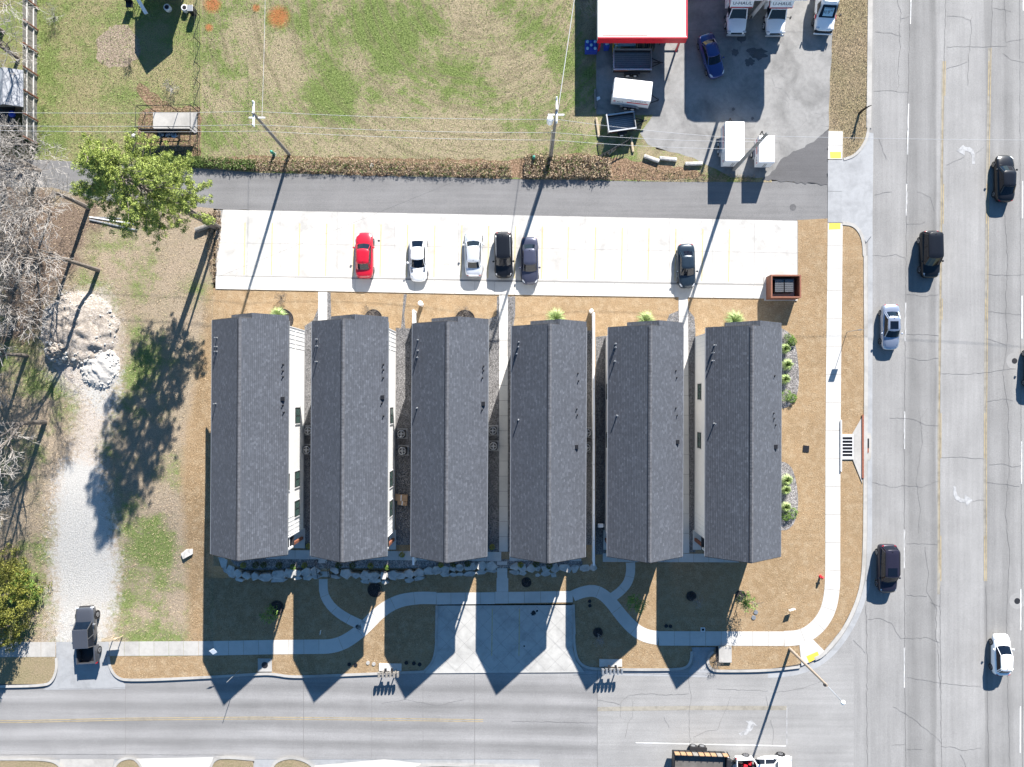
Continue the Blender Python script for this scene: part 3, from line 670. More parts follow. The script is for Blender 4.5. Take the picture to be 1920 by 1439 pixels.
for c_ in ([(1290,57),(1362,60),(1440,60),(1558,60)], [(1288,60),(1286,180),(1282,230)]): ck.add(c_, 1.0, .5, .012)
for k in range(26):
    x, y = random.uniform(1295,1550), random.uniform(70,280)
    if x > 1460 and y > 250: continue
    a = random.uniform(0, 6.28); ck.add([(x,y),(x+14*math.cos(a),y+14*math.sin(a)),(x+28*math.cos(a+.6),y+28*math.sin(a+.6))], .5, 1.5, .012)
o = ck.mb.build('crack_lines', m_crack, kind='stuff'); prop(o, 'hairline cracks in the concrete of the rental lot', 'lot cracks')
# oil stains, on the lots
def blot(name, cx, cy, r, mat, off, n=22, sx=1.0, parent=None):
    return flat(name, [(cx+sx*r*(1+random.uniform(-.35,.35))*math.cos(6.283*i/n), cy+r*(1+random.uniform(-.35,.35))*math.sin(6.283*i/n)) for i in range(n)], mat, off, parent)
for x, y, r, sx in ((1389,72,8,1),(1420,100,11,1.6),(1378,98,7,1),(1405,116,7,1.5),(1375,205,3,1),(1411,222,3,1)): blot('oil_stain', x, y, r, m_patch, .016, sx=sx)
for x, y, r, sx in ((1000,1150,4.5,1),(1007,1146,2,1),(710,452,2,1),(983,1212,1.5,1)): blot('oil_stain', x, y, r, m_black, .0255 if y < 900 else -.020, sx=sx)
# gravel, beds, drive
flat('gravel_bed', [(571,612),(588,600),(597,575),(597,548),(620,548),(621,600),(640,640),(640,1030),(570,1030)], m_gravel, .012)
flat('gravel_bed', [(742,615),(752,616),(757,552),(763,552),(758,590),(760,616),(774,616),(774,1022),(742,1022)], m_gravel, .012)
flat('gravel_bed', [(909,602),(931,592),(932,556),(966,556),(966,590),(958,640),(958,1035),(909,1035)], m_gravel, .012)
flat('gravel_bed', [(1096,620),(1111,620),(1111,1022),(1096,1022)], m_gravel, .012); flat('gravel_bed', [(1117,632),(1136,630),(1136,1040),(1117,1040)], m_gravel, .012)
flat('gravel_bed', [(1250,603),(1255,590),(1272,583),(1272,560),(1290,560),(1292,583),(1302,595),(1304,620),(1304,1036),(1262,1036),(1262,620)], m_gravel, .012)
bed1 = flat('planting_bed', smooth([(1455,615),(1472,618),(1485,630),(1493,650),(1498,690),(1498,725),(1492,750),(1480,763),(1465,767),(1440,765)],1), m_bedg, .014)
bed2 = flat('planting_bed', smooth([(1440,864),(1468,865),(1482,873),(1490,890),(1496,920),(1497,950),(1491,980),(1478,994),(1465,995),(1440,995)],1), m_bedg, .014)
flat('planting_bed', [(425,1040),(1092,1052),(1092,1064),(948,1066),(800,1066),(640,1066),(460,1070),(440,1060)], m_bedg, .010)
flat('worn_path', rough_edge([(262,155),(290,175),(330,205),(325,215),(300,215),(270,190),(255,165)], 3, 7), m_litter, .008)
flat('worn_path', rough_edge([(180,75),(205,50),(240,48),(262,75),(262,105),(240,125),(205,128),(180,110)], 3, 7), soil('pale_dust', (.34,.27,.20), (.27,.21,.155), (.40,.33,.25), .8, 7, .5), .008)
flat('worn_path', rough_edge([(262,210),(300,200),(376,200),(376,296),(300,294),(255,270)], 3, 7), m_litter, .006)
flat('leaf_litter', rough_edge([(480,292),(700,296),(960,300),(1100,288),(1180,300),(1240,310),(1300,318),(1330,330),(1240,339),(960,334),(600,326),(480,321),(380,314),(380,300)], 3, 8), m_litter, .008)
# ---------------------------------------------------------------- townhouses
ZE, ZR = 5.95, 8.42
def slope(x0, x1, z0, z1, ya, yb, n):
    """courses of shingles from ridge (x0,z0) down to eave (x1,z1), each lapping the one below"""
    mb = MB(); mb.uv = []; L = math.hypot(x1-x0, z1-z0); sg = 1 if x1 > x0 else -1
    nx, nz = -(z1-z0)/L*sg, abs(x1-x0)/L
    for i in range(n):
        for (t, up) in ((i/n, .003), ((i+1)/n, .017), ((i+1)/n, .0)):
            for y in (ya, yb):
                mb.v.append((x0+(x1-x0)*t+nx*up*sg*(1 if sg > 0 else 1), y, z0+(z1-z0)*t+nz*up)); mb.uv.append((y+100, t*L+.001+(0 if up == .003 else -.002)))
        k = i*6
        f = [(k,k+1,k+3,k+2),(k+2,k+3,k+5,k+4)]
        mb.f += f if sg < 0 else [tuple(reversed(q)) for q in f]
    return mb
def town_house(cx, cy, rz, label, hw, hl, ewin, wwin, pipes, boxes):
    t = thing('town_house', label, 'house', (cx, cy, 0), rz, 'row of six narrow townhouses')
    wl = hw-.43; ys_ = -hl+1.25; yn = hl-.32
    yp = ys_+1.15    # front wall behind the porch
    zl = lambda x: ZR-.16-(ZR-ZE)*abs(x)/hw
    mb = MB(); pts = [(-wl,-.2),(wl,-.2),(wl,zl(wl)),(0,zl(0)),(-wl,zl(wl))]
    vs = [(x, ys_, z) for x, z in pts]+[(x, yn, z) for x, z in pts]
    mb.add(vs, [(0,1,2,3,4),(9,8,7,6,5),(0,5,6,1),(1,6,7,2),(4,9,5,0)]); mb.build('wall', m_wall, t)
    mb = MB()   # siding battens near both ends of each long wall
    for sx in (-1, 1):
        for k in range(5):
            for y in (yn-.35-k*.41, ys_+.25+k*.41): 
                for za, zb in ((.15,2.75),(3.0,zl(wl)-.08)): mb.box((sx*(wl+.012), y, (za+zb)/2), (.024,.045,zb-za))
        mb.box((sx*(wl+.02), yn-.04, 2.9), (.04,.09,5.7)); mb.box((sx*(wl+.02), ys_+.04, 2.9), (.04,.09,5.7))
    mb.build('wall_battens', m_grey if False else m_trim, t, kind='stuff')
    mb = MB(); mb.box((0, (ys_+yn)/2, .06), (2*wl+.06, yn-ys_+.06, .3)); mb.build('foundation', m_found, t)
    n = 26
    slope(0, -hw, ZR, ZE, -hl, hl, n).build('shingle_courses', m_roof, t, kind='stuff', label='west roof slope in shade')
    slope(0, hw, ZR, ZE, -hl, hl, n).build('shingle_courses', m_roof, t, kind='stuff', label='sunlit east roof slope')
    q = .75; xo = hw*(1-q); zr2 = ZE+(ZR-ZE)*q
    slope(xo, hw, zr2, ZE, hl, hl+.5, 20).build('shingle_courses', m_roof, t, kind='stuff')
    slope(xo, xo-hw*q, zr2, ZE, hl, hl+.5, 20).build('shingle_courses', m_roof, t, kind='stuff')
    mb = MB()   # closed roof body under the shingles
    th = .10
    for (xa, xb, za, zb, ya, yb) in ((0,-hw,ZR,ZE,-hl,hl),(0,hw,ZR,ZE,-hl,hl),(xo,hw,zr2,ZE,hl,hl+.5),(xo,xo-hw*q,zr2,ZE,hl,hl+.5)):
        vs = [(xa,ya,za-.01),(xb,ya,zb-.01),(xb,yb,zb-.01),(xa,yb,za-.01),(xa,ya,za-.01-th),(xb,ya,zb-.01-th),(xb,yb,zb-.01-th),(xa,yb,za-.01-th)]
        mb.add(vs, [(0,1,2,3),(7,6,5,4),(0,4,5,1),(1,5,6,2),(2,6,7,3),(3,7,4,0)])
    mb.build('roof_deck', m_dark, t)
    mb = MB(); random.seed(int(cx*10)+500)
    y = -hl+.05; k = 0
    while y < hl-.2:      # hip and ridge cap shingles, overlapping
        y2 = min(y+.27, hl)
        vs = [(0,y,ZR+.03),(-.15,y,ZR-.085),(0,y2+.04,ZR+.018),(-.15,y2+.04,ZR-.10),(.17,y,ZR-.085),(.17,y2+.04,ZR-.105)]
        mb.add(vs, [(0,1,3,2),(4,0,2,5),(1,0,4)]); y = y2; k += 1
    mb.build('ridge_cap', m_cap, t, kind='stuff')
    mb = MB(); mb.box((-.165, 0, ZR-.10), (.04, 2*hl-.2, .05)); mb.build('ridge_vent', m_black, t)
    for sx, nm in ((-1,'gutter'), (1,'gutter')):
        mb = MB(); mb.box((sx*(hw+.03), 0, ZE-.08), (.06, 2*hl, .10)); mb.build(nm, m_grey, t)
    for sy in (-1, 1):
        mb = MB()
        for sx in (-1, 1):
            a = Vector((0, sy*(hl+.012), ZR-.10)); b = Vector((sx*hw, sy*(hl+.012), ZE-.10)); mb.cyl(a, b, .06, .06, 4)
        mb.build('barge_board', m_dark, t)
    # porch: slab, four columns, balcony with rail, upper posts
    mb = MB(); mb.box((0, -hl+.30, .03), (2*wl+.3, 2.0, .10)); mb.build('porch_slab', m_conc, t)
    for x in (-wl+.12, wl-.12):
        mb = MB(); mb.box((x, -hl+.34, 1.42), (.26,.26,2.7)); mb.build('porch_column', m_brown, t)
    mb = MB(); mb.box((0, -hl+.62, 2.86), (2*wl, 1.35, .16)); mb.build('balcony_floor', m_dark, t)  # dark colour puts the main roof's shade into the floor
    mb = MB()
    mb.cyl((-wl+.06,-hl+.0,3.95),(wl-.06,-hl+.0,3.95),.03,n=6)
    for sx in (-1,1): mb.cyl((sx*(wl-.06),-hl+.0,3.95),(sx*(wl-.06),ys_,3.95),.03,n=6)
    for i in range(15): mb.cyl((-wl+.06+i*(2*wl-.12)/14,-hl+.0,2.94),(-wl+.06+i*(2*wl-.12)/14,-hl+.0,3.95),.014,n=4)
    mb.build('balcony_rail', m_trim, t)
    for x in (-wl+.1, wl-.1):
        mb = MB(); mb.box((x, -hl+.1, 4.4), (.16,.16,zl(wl)*2-8.85+.0)); mb.build('upper_post', m_trim, t)
    mb = MB(); zz = zl(wl)
    mb.add([(-wl,-hl+.05,zz-.1),(wl,-hl+.05,zz-.1),(0,-hl+.05,zl(0)),(-wl,-hl+.17,zz-.1),(wl,-hl+.17,zz-.1),(0,-hl+.17,zl(0))], [(0,1,2),(5,4,3),(0,3,4,1),(1,4,5,2),(2,5,3,0)])
    mb.build('front_gable', m_wall, t)
    mb = MB(); mb.box((-.9, ys_-.03, 1.15), (.95,.06,2.1)); d = mb.build('door', m_black, t); mb = MB(); mb.box((-.55,ys_-.09,1.1),(.04,.05,.14)); mb.build('handle', m_grey, d)
    def window(sx, y, z, w=1.5, h=1.25):
        x = sx*(wl+.03); mb = MB()
        for a in (-1, 1): mb.box((x, y+a*w/2, z), (.07,.07,h+.07)); mb.box((x, y, z+a*h/2), (.07,w,.07))
        mb.box((x, y, z), (.06,.06,h)); f = mb.build('window', m_dark if sx > 0 else m_dark, t)
        for a in (-1, 1): mb = MB(); mb.box((x-.005*sx, y+a*w/4, z), (.03,w/2-.06,h-.02)); mb.build('pane', m_pane, f)
        for a in (-1, 1): mb = MB(); mb.box((x+sx*.03, y+a*(w/2+.08), z), (.03,.09,h+.25)); mb.build('frame', m_trim, f)
    for y, z in ewin: window(1, y, z)
    for y, z in wwin: window(-1, y, z)
    zs = lambda x: ZR-(ZR-ZE)*abs(x)/hw
    for x, y, h in pipes:
        mb = MB(); mb.cyl((x,y,zs(x)-.05),(x,y,zs(x)+h),.045,n=8); mb.cyl((x,y,zs(x)-.02),(x,y,zs(x)+.07),.10,.06,n=8); mb.build('vent_pipe', m_galv if x < 0 else m_dark, t)
    for x, y in boxes:
        mb = MB(); mb.box((x,y,zs(x)+.08),(.36,.40,.20),taper=.85); mb.build('roof_vent', m_black, t)
    return t
HS = [ # corner pixels of the roof: NW, SW, NE, SE; label; pipes west (px,py); pipes east; boxes
 ((398,601),(394.5,1039.5),(541,596),(538.5,1040),'westernmost townhouse, its white side wall fully in sun, beside the bare yard', [(404,634),(404,651),(404,660),(402,758)], [(527,683),(527,695),(527,706),(527,760),(530,773)], [(527,748)], 0),
 ((585,604),(582.5,1042),(728,598),(725,1040),'second townhouse from the west, cardboard boxes beside its east wall', [(592,637),(593,650),(592,679)], [(716,683),(716,693),(716,708),(714,756),(717,780)], [(715,745)], 1),
 ((774,608),(770,1043),(915,602),(913,1043),'third townhouse from the west, two air conditioners beside the paved walk on its east', [(782,638),(782,658),(781,671),(781,766)], [(905,686),(905,694),(903,708),(903,768)], [(905,757)], 2),
 ((960,614),(956.5,1045),(1099,606),(1098,1046),'fourth townhouse from the west, between the paved walk and a long white fence', [(972,642),(971,651),(968,664),(972,788)], [(1083,700),(1084,714),(1081,767),(1082,778)], [(1081,838)], 3),
 ((1141,617),(1138.5,1044),(1281,607),(1280,1043),'fifth townhouse from the west, just east of the long white fence', [(1154,645),(1154,652),(1153,678),(1157,780)], [(1267,695),(1269,708),(1267,765),(1270,779)], [(1271,829)], 4),
 ((1324,618),(1322,1044),(1465,607),(1464,1043),'easternmost townhouse, shrub beds along its street side', [(1340,648),(1337,662),(1337,677),(1340,795)], [(1452,705),(1450,775),(1451,785),(1455,797)], [(1455,838)], 5)]
EW = [(px, z) for px, z in ((779,2.1),(898,2.1),(953,2.1),(905,5.0))]; WW = [(735,2.0),(826,2.0),(830,5.0),(910,5.0)]
for nw, swc, ne, se, lab, pwst, pest, bx, idx in HS:
    a, b, c_, d = [P(*q, ZE) for q in (nw, swc, ne, se)]
    mx = ((a+b+c_+d)/4); ysn = P(0, 1053, ZR).y; 
    ytop = (P(*nw, ZE).y+P(*ne, ZE).y)/2; ytop = P(0, (nw[1]+ne[1])/2+3.0, ZE).y
    hw = ((c_.x-a.x)+(d.x-b.x))/4; ysn = P(0, [1052,1055,1056,1057,1056,1056][idx], ZR).y
    cy = (ytop+ysn)/2; hl = (ytop-ysn)/2
    rz = -math.atan2(a.x-b.x+c_.x-d.x, 2*(2*hl))
    cx = (a.x+b.x+c_.x+d.x)/4
    loc = lambda q, z: (P(*q, z).x-cx, P(*q, z).y-cy)
    pipes = []
    for q in pwst: x, y = loc(q, 6.6); pipes.append((max(-hw+.3, x), y, .55))
    for q in pest: x, y = loc(q, 6.6); pipes.append((min(hw-.3, x), y, .28))
    boxes = [ (min(hw-.4, loc(q, 6.6)[0]), loc(q, 6.6)[1]) for q in bx]
    ewin = [(loc((0, y), z)[1], z) for y, z in EW] if idx < 3 else []
    wwin = [(loc((0, y), z)[1], z) for y, z in WW] if idx > 2 else []
    town_house(cx, cy, rz, lab, hw, hl, ewin, wwin, pipes, boxes)
# ---- white fences between the plots (a long capped wall of panels and posts)
def white_wall(px, py0, py1, h, label):
    a = base(px, py0, h); b = base(px, py1, h); t = thing('white_fence', label, 'fence', (a.x, (a.y+b.y)/2, 0)); L = abs(a.y-b.y); n = int(L/2.4)
    for k in range(n):
        y = L/2-(k+.5)*L/n; mb = MB(); mb.box((0,y,h/2-.05),(.05,L/n-.14,h-.12)); mb.build('panel', m_wall, t)
        mb = MB(); mb.box((0,y+L/n/2,h/2),(.13,.13,h+.04)); mb.build('post', m_trim, t)
    mb = MB(); mb.box((0,0,h-.02),(.20,L,.07)); mb.build('cap_rail', m_whitep, t); return t
white_wall(1113.5, 587, 1061, 1.8, 'long white fence running the whole depth of the plot between the fourth and fifth townhouses')
white_wall(775, 582, 1060, 1.8, 'white fence beside the third townhouse, mostly hidden under its roof edge')
for (px, py, lab, rnd) in ((788,569,'round capped white bollard on the dry lawn near the parked white coupe',1),(1109,583,'square capped white post at the north end of the long white fence',0)):
    q = base(px, py, 1.0); t = thing('bollard', lab, 'bollard', q)
    mb = MB(); mb.cyl((0,0,-.1),(0,0,1.0),.20,n=16 if rnd else 4); mb.build('post', m_trim, t)
    mb = MB(); mb.lathe((0,0,1.0),[(.24,0),(.24,.05),(.15,.11),(.04,.14)],16 if rnd else 4); mb.build('cap', m_whitep, t)
# ---- air conditioners, boxes, grill
def aircon(px, py, label, s=.82):
    q = base(px, py, .75); t = thing('air_conditioner', label, 'air conditioner', q, 0, 'air conditioners between the townhouses')
    mb = MB(); mb.box((0,0,.38),(s,s,.72)); mb.build('casing', m_dark, t, bevel=.16)
    mb = MB(); mb.box((0,0,.02),(s+.25,s+.25,.06)); mb.build('pad', m_found, t)
    mb = MB(); mb.tube([(s*.44*math.cos(i*.3927), s*.44*math.sin(i*.3927), .76) for i in range(17)], .03, 5); mb.build('rim', m_galv, t)
    mb = MB(); mb.cyl((0,0,.741),(0,0,.75),s*.40,n=24); g = mb.build('fan_well', m_black, t)
    mb = MB()
    for i in range(4): mb.box((.14*math.cos(i*1.571),.14*math.sin(i*1.571),.765),(.24,.10,.01),rz=i*1.571)
    mb.cyl((0,0,.755),(0,0,.80),.06,n=10); mb.build('fan', m_grey, g)
    mb = MB()
    for r in (.12,.28):
        pts = [(r*math.cos(i*.3927), r*math.sin(i*.3927), .80) for i in range(17)]; mb.tube(pts, .008, 3)
    mb.build('grille', m_galv, t)
for a_ in ((577,808,'air conditioner half under the second roof, northern of the pair by the first townhouse'),(574,844,'air conditioner half under the second roof, southern of the pair by the first townhouse'),
           (752,814,'air conditioner east of the second townhouse, northern of its pair'),(754,846,'air conditioner east of the second townhouse, southern of its pair'),
           (924,808,'air conditioner east of the third townhouse, northern of its pair'),(925,837,'air conditioner east of the third townhouse, southern of its pair'),
           (1101,812,'air conditioner against the west side of the long white fence, northern of its pair'),(1100,840,'air conditioner against the west side of the long white fence, southern of its pair')): aircon(*a_)
for px, py, sx, sy, rz, lab in ((752,934,1.25,.62,-.05,'large flat cardboard box lying between the second and third townhouses'),(754,944,.95,.42,-.12,'smaller cardboard box touching the south side of the large one')):
    q = base(px, py, .4); t = thing('cardboard_box', lab, 'box', q, rz); mb = MB(); mb.box((0,0,.2),(sx,sy,.4)); mb.build('carton', m_card, t, bevel=.01)
    mb = MB(); mb.box((0,0,.402),(.08,sy,.006)); mb.build('tape', m_whitep, t)
q = base(1126,986,.9); t = thing('grill', 'small white grill on a dark cart west of the fifth townhouse', 'grill', q)
mb = MB(); mb.box((0,0,.85),(.55,.40,.22)); mb.build('lid', m_whitep, t, bevel=.06); mb = MB(); mb.box((0,0,.4),(.5,.36,.7)); mb.build('cart', m_dark, t); mb = MB(); mb.box((.38,0,.75),(.22,.34,.03)); mb.build('side_shelf', m_grey, t)
# ---- front steps with rails, stone walls
def steps(px, py0, py1, wpx, label, rails):
    a = G(px, 1060); zb = gz(px, 1087); q = Vector((a.x, P(0, py0).y, 0)); t = thing('front_steps', label, 'steps', q)
    L = (py1-py0)/S; n = 5
    for k in range(n):
        mb = MB(); z1 = .02+(zb-.0)*k/(n); mb.box((0, -L*(k+.5)/n, (z1+zb-.3)/2), (wpx/S, L/n-.012, z1-(zb-.3))); mb.build('step', m_conc, t)
    if rails:
        for sx in (-1, 1):
            mb = MB(); x = sx*(wpx/S/2+.12)
            for k in range(9): f = k/8; mb.cyl((x,-L*f,zb*f-.1),(x,-L*f,zb*f+.9),.018,n=5)
            for h in (.15,.9): mb.cyl((x,0,h),(x,-L,zb+h),.025,n=5)
            mb.build('handrail', m_black, t)
steps(605, 1049, 1086, 16, 'concrete front steps with black handrails between the first two townhouses', True)
steps(941.5, 1053, 1086, 19, 'wider front steps without rails at the paved walk', False)
def stone_wall(line, label, sizes=(.7,1.5), seed=3):
    random.seed(seed); q0 = G(*line[0]); t = thing('stone_retaining_wall', label, 'wall', (q0.x, q0.y, 0))
    pts = dens(line, 3); L = 0; i = 0
    while i < len(pts)-2:
        r = random.uniform(*sizes); w_ = r*random.uniform(.8,1.15); stp = max(2, int(w_*S/3.0*.98))
        px, py = pts[min(len(pts)-1, i+stp//2)]; d = Vector(pts[min(len(pts)-1, i+stp)])-Vector(pts[i]); ang = math.atan2(-d.y, d.x)
        for row in (0, 1):
            if row and random.random() < .35: continue
            rr = min(r,1.05)*(1 if row == 0 else .6); oy = (0 if row == 0 else .55+.2*random.random())
            zt = random.uniform(.0,.12)-(.0 if row == 0 else .28); zb = min(-.35, gz(px, 1090)-.1)
            n = random.choice((5,5,6,7)); rot = random.random()*6
            prof = [(w_*.60*random.uniform(.75,1.15), rr*.50*random.uniform(.75,1.2), 6.283*k/n+random.uniform(-.3,.3)) for k in range(n)]
            lo = [(a*math.cos(th)*1.03, b*math.sin(th)*1.03, zb) for a, b, th in prof]; mi = [(a*math.cos(th), b*math.sin(th), zt-.09) for a, b, th in prof]; hi = [(a*math.cos(th)*.94, b*math.sin(th)*.92, zt+random.uniform(-.03,.03)) for a, b, th in prof]
            fs = [(k,(k+1)%n,n+(k+1)%n,n+k) for k in range(n)]+[(n+k,n+(k+1)%n,2*n+(k+1)%n,2*n+k) for k in range(n)]+[tuple(range(2*n,3*n))]
            c0 = P(px, py); mb = MB(); M = Matrix.Translation((c0.x-q0.x-math.sin(-ang)*-oy*0, c0.y-q0.y-oy, 0)) @ Matrix.Rotation(ang+random.uniform(-.1,.1), 4, 'Z')
            mb.add(lo+mi+hi, fs, M); mb.build('stone', m_stone, t)
        i += stp
stone_wall([(414,1047),(424,1062),(440,1074),(465,1081),(500,1083),(545,1075),(590,1072)], 'curved pale boulder wall in front of the westernmost townhouse', seed=5)
stone_wall([(618,1067),(645,1077),(680,1080),(720,1080),(760,1079),(800,1072),(840,1067),(890,1063),(928,1061)], 'long pale boulder wall between the two flights of front steps', seed=8)
stone_wall([(956,1062),(990,1066),(1030,1066),(1075,1066),(1110,1066),(1122,1060)], 'short pale boulder wall east of the wide front steps', (.7,1.3), seed=12)
# ---- bin enclosure
q = base(1474,537,1.5); t = thing('bin_enclosure', 'rust brown timber enclosure open at the top around two black grated bins', 'enclosure', q)
W2, D2, HH = 2.85, 2.15, 1.5
for nm, c_, d in (('wall_board',(-W2/2,0,HH/2),(.14,D2+.14,HH)),('wall_board',(W2/2,0,HH/2),(.14,D2+.14,HH)),('wall_board',(0,-D2/2,HH/2),(W2-.14,.14,HH)),('wall_board',(0,D2/2,HH/2),(W2-.14,.14,HH))):
    mb = MB(); mb.box(c_, d); mb.build(nm, m_brown, t)
mb = MB(); mb.box((0,0,.06),(W2+.5,D2+.3,.1)); mb.build('slab', m_conc, t)
for x in (-.55,.42):
    mb = MB(); mb.box((x,.1,.6),(.88,1.25,1.05)); b_ = mb.build('bin', m_black, t); mb = MB()
    for k in range(8): mb.box((x-.38+k*.108,.1,1.15),(.025,1.25,.04))
    for k in range(7): mb.box((x,-.45+k*.185,1.16),(.84,.025,.04))
    mb.build('grating', m_grey, b_)
# ---- storm drain by the east road
q = base(1604,845,0); t = thing('storm_drain', 'pale concrete storm drain with white bars beside the pavement and the wide road', 'drain', q)
def lp(px, py, z=0): p = P(px, py, z); return (p.x-q.x, p.y-q.y, z)
mb = MB(); mb.add([lp(1598,814,.10),lp(1617,781,.07),lp(1617,907,.07),lp(1598,859,.10),lp(1598,814,-.2),lp(1617,781,-.2),lp(1617,907,-.2),lp(1598,859,-.2)], [(3,2,1,0),(0,4,7,3),(3,7,6,2),(2,6,5,1),(1,5,4,0)]); mb.build('sloped_cover', m_curb, t)
mb = MB(); mb.add([lp(1616.5,778,.16),lp(1620,778,.16),lp(1620,897,.16),lp(1616.5,897,.16),lp(1616.5,778,-.1),lp(1620,778,-.1),lp(1620,897,-.1),lp(1616.5,897,-.1)], [(3,2,1,0),(0,4,7,3),(3,7,6,2),(2,6,5,1),(1,5,4,0)]); mb.build('steel_edge', m_rust, t)
mb = MB(); c0 = lp(1588,838); mb.box((c0[0],c0[1],.02),(1.15,2.35,.03)); mb.build('pit', m_black, t)
for k in range(7):
    mb = MB(); mb.box((c0[0],c0[1]+1.02-k*.34,.08),(1.0,.07,.06)); mb.build('bar', m_trim, t)
mb = MB(); mb.box((c0[0],c0[1]+1.18,.07),(1.15,.16,.12)); mb.box((c0[0],c0[1]-1.18,.07),(1.15,.16,.12)); mb.box((c0[0]+.56,c0[1],.06),(.06,2.3,.10)); mb.box((c0[0]-.56,c0[1],.06),(.1,2.3,.10)); mb.build('frame', m_trim, t)
mb = MB(); c1 = lp(1576,836); mb.box((c1[0],c1[1],.1),(.12,5.2,.2)); mb.build('low_wall', m_trim, t)
mb = MB(); c1 = lp(1625,832); mb.box((c1[0],c1[1],-.06),(.55,1.0,.03)); mb.build('inlet', m_black, t); mb = MB(); c1 = lp(1625,845); mb.box((c1[0],c1[1],-.055),(.5,.45,.03)); mb.build('inlet_plate', m_rust, t)
flat('drain_apron', [(1621,812),(1632,812),(1634,818),(1634,858),(1631,864),(1621,864)], m_curb, -.098)
# culvert box by the south street
q = base(1360,1228,.25); t = thing('culvert_cover', 'grey slab culvert cover between pavement and kerb beside a small dead bush', 'culvert', q)
mb = MB(); mb.box((0,0,.16),(1.3,1.6,.22)); mb.build('slab', m_curb, t, bevel=.02); mb = MB(); mb.box((-.78,0,.0),(.22,1.5,.12)); mb.build('opening', m_black, t)
# ---- manholes and lids
def disc(name, px, py, r, mat, label, cat, z=.03, ring=None, group=None, off=0):
    q = base(px, py); q.z += off+.004; t = thing(name, label, cat, q, 0, group); mb = MB(); mb.cyl((0,0,-.05),(0,0,z),r,n=24); mb.build('lid', mat, t)
    if ring: mb = MB(); mb.cyl((0,0,-.05),(0,0,z-.012),ring[0],n=28); mb.build('surround', ring[1], t)
    return t
disc('manhole', 1909,1128,.30,m_dark,'round dark manhole in a pale patch on the east road, the southern one','manhole',.012,(.82,m_pale),off=-.12)
disc('manhole', 1904,677,.28,m_dark,'round manhole in a circular patch on the east road, the northern one','manhole',.012,(.85,m_pale),off=-.12)
disc('manhole', 1487,389,.33,m_patch,'faint round manhole in the alley','manhole',.008,off=-.012)
q = base(497,1247,0); t = thing('utility_pad', 'square concrete pad with a dark round lid at the south kerb', 'utility pad', q)
mb = MB(); mb.box((0,0,.02),(1.45,1.35,.14)); mb.build('pad', m_curb, t); mb = MB(); mb.cyl((0,0,.05),(0,0,.105),.33,n=24); mb.build('lid', m_dark, t)
for px, py, r_, mt, lab in ((655,1246,.19,m_black,'black valve cover by the south kerb, left of the pair west of the lit strip'),(667,1247,.19,m_black,'shaded black valve cover touching the edge of the lit strip by the kerb'),
  (690,1243,.19,m_curb,'pale sunlit valve cover, left one of two beside the western letterboxes'),(701,1245,.19,m_curb,'pale sunlit valve cover, right one of two beside the western letterboxes'),
  (762,1243,.19,m_black,'black valve cover in shade, nearest the east side of the western letterboxes'),(776,1244,.19,m_black,'black valve cover in shade, middle of the three east of the western letterboxes'),(787,1246,.19,m_black,'black valve cover in shade, last of the three before the stall pad'),
  (1105.5,1127.5,.17,m_black,'black valve cover touching the bend of the pavement, upper of two'),(1106,1136,.17,m_black,'black valve cover below the bend of the pavement, lower of two'),
  (1249,1174,.18,m_black,'black valve cover above the pavement in the big shadow, left of two'),(1257,1174.5,.18,m_black,'black valve cover above the pavement in the big shadow, right of two'),
  (1417,1148,.22,m_grey,'grey sunlit valve cover right below the leafy young tree, upper of two'),(1413,1158,.22,m_grey,'grey sunlit valve cover below the leafy young tree, lower of two')):
    disc('valve_cover', px, py, r_, mt, lab, 'valve cover', .07, group='valve covers in the lawns')
q = base(1511,842,0); t = thing('access_plate', 'black square access plate on the dry lawn east of the townhouses', 'plate', q, -.1); mb = MB(); mb.box((0,0,.03),(.62,.68,.06)); mb.build('plate', m_black, t)
q = base(1318,1181,.1); t = thing('valve_box', 'small box with a white rim just above the pavement in the big shadow', 'valve box', q); mb = MB(); mb.box((0,0,.06),(.42,.38,.12)); mb.build('rim', m_trim, t); mb = MB(); mb.box((0,0,.1),(.26,.24,.05)); mb.build('lid', m_black, t)
# ---- letterbox banks
def letterboxes(px, py, padpx, label):
    q = base(px, py, 1.05); t = thing('letterbox_bank', label, 'letterboxes', q, 0)
    c0 = base(*padpx); mb = MB(); mb.box((c0.x-q.x,c0.y-q.y,.02),(2.3,.75,.14)); mb.build('pad', m_conc, t)
    for x in (-.62,.62): mb = MB(); mb.box((x,.0,.5),(.1,.1,1.0)); mb.build('post', m_oldwood, t)
    mb = MB(); mb.box((0,.02,.92),(2.1,.12,.08)); mb.build('rail', m_oldwood, t)
    for k in range(6):
        x = -.95+k*.38; mb = MB(); mb.box((x,-.08+.03*(k%2),1.02),(.24,.52,.20)); mb.lathe((x,-.34+.03*(k%2),1.12),[(.12,0),(.12,.52)],10,rx=-1.571); b_ = mb.build('letterbox', m_oldwood if px < 1000 else m_grey, t)
        mb = MB(); mb.box((x,-.345+.03*(k%2),1.05),(.2,.02,.24)); mb.build('door', m_dark, b_)
    for x in (-.3,.35): mb = MB(); mb.box((x,.30,.95),(.22,.4,.12)); mb.build('parcel_tray', m_dark, t)
letterboxes(728,1264,(732,1251),'six brown letterboxes on a rail over a half shaded pad, west of the stalls')
letterboxes(1148,1258,(1145,1243),'six grey letterboxes on a rail over a white pad, east of the stalls')
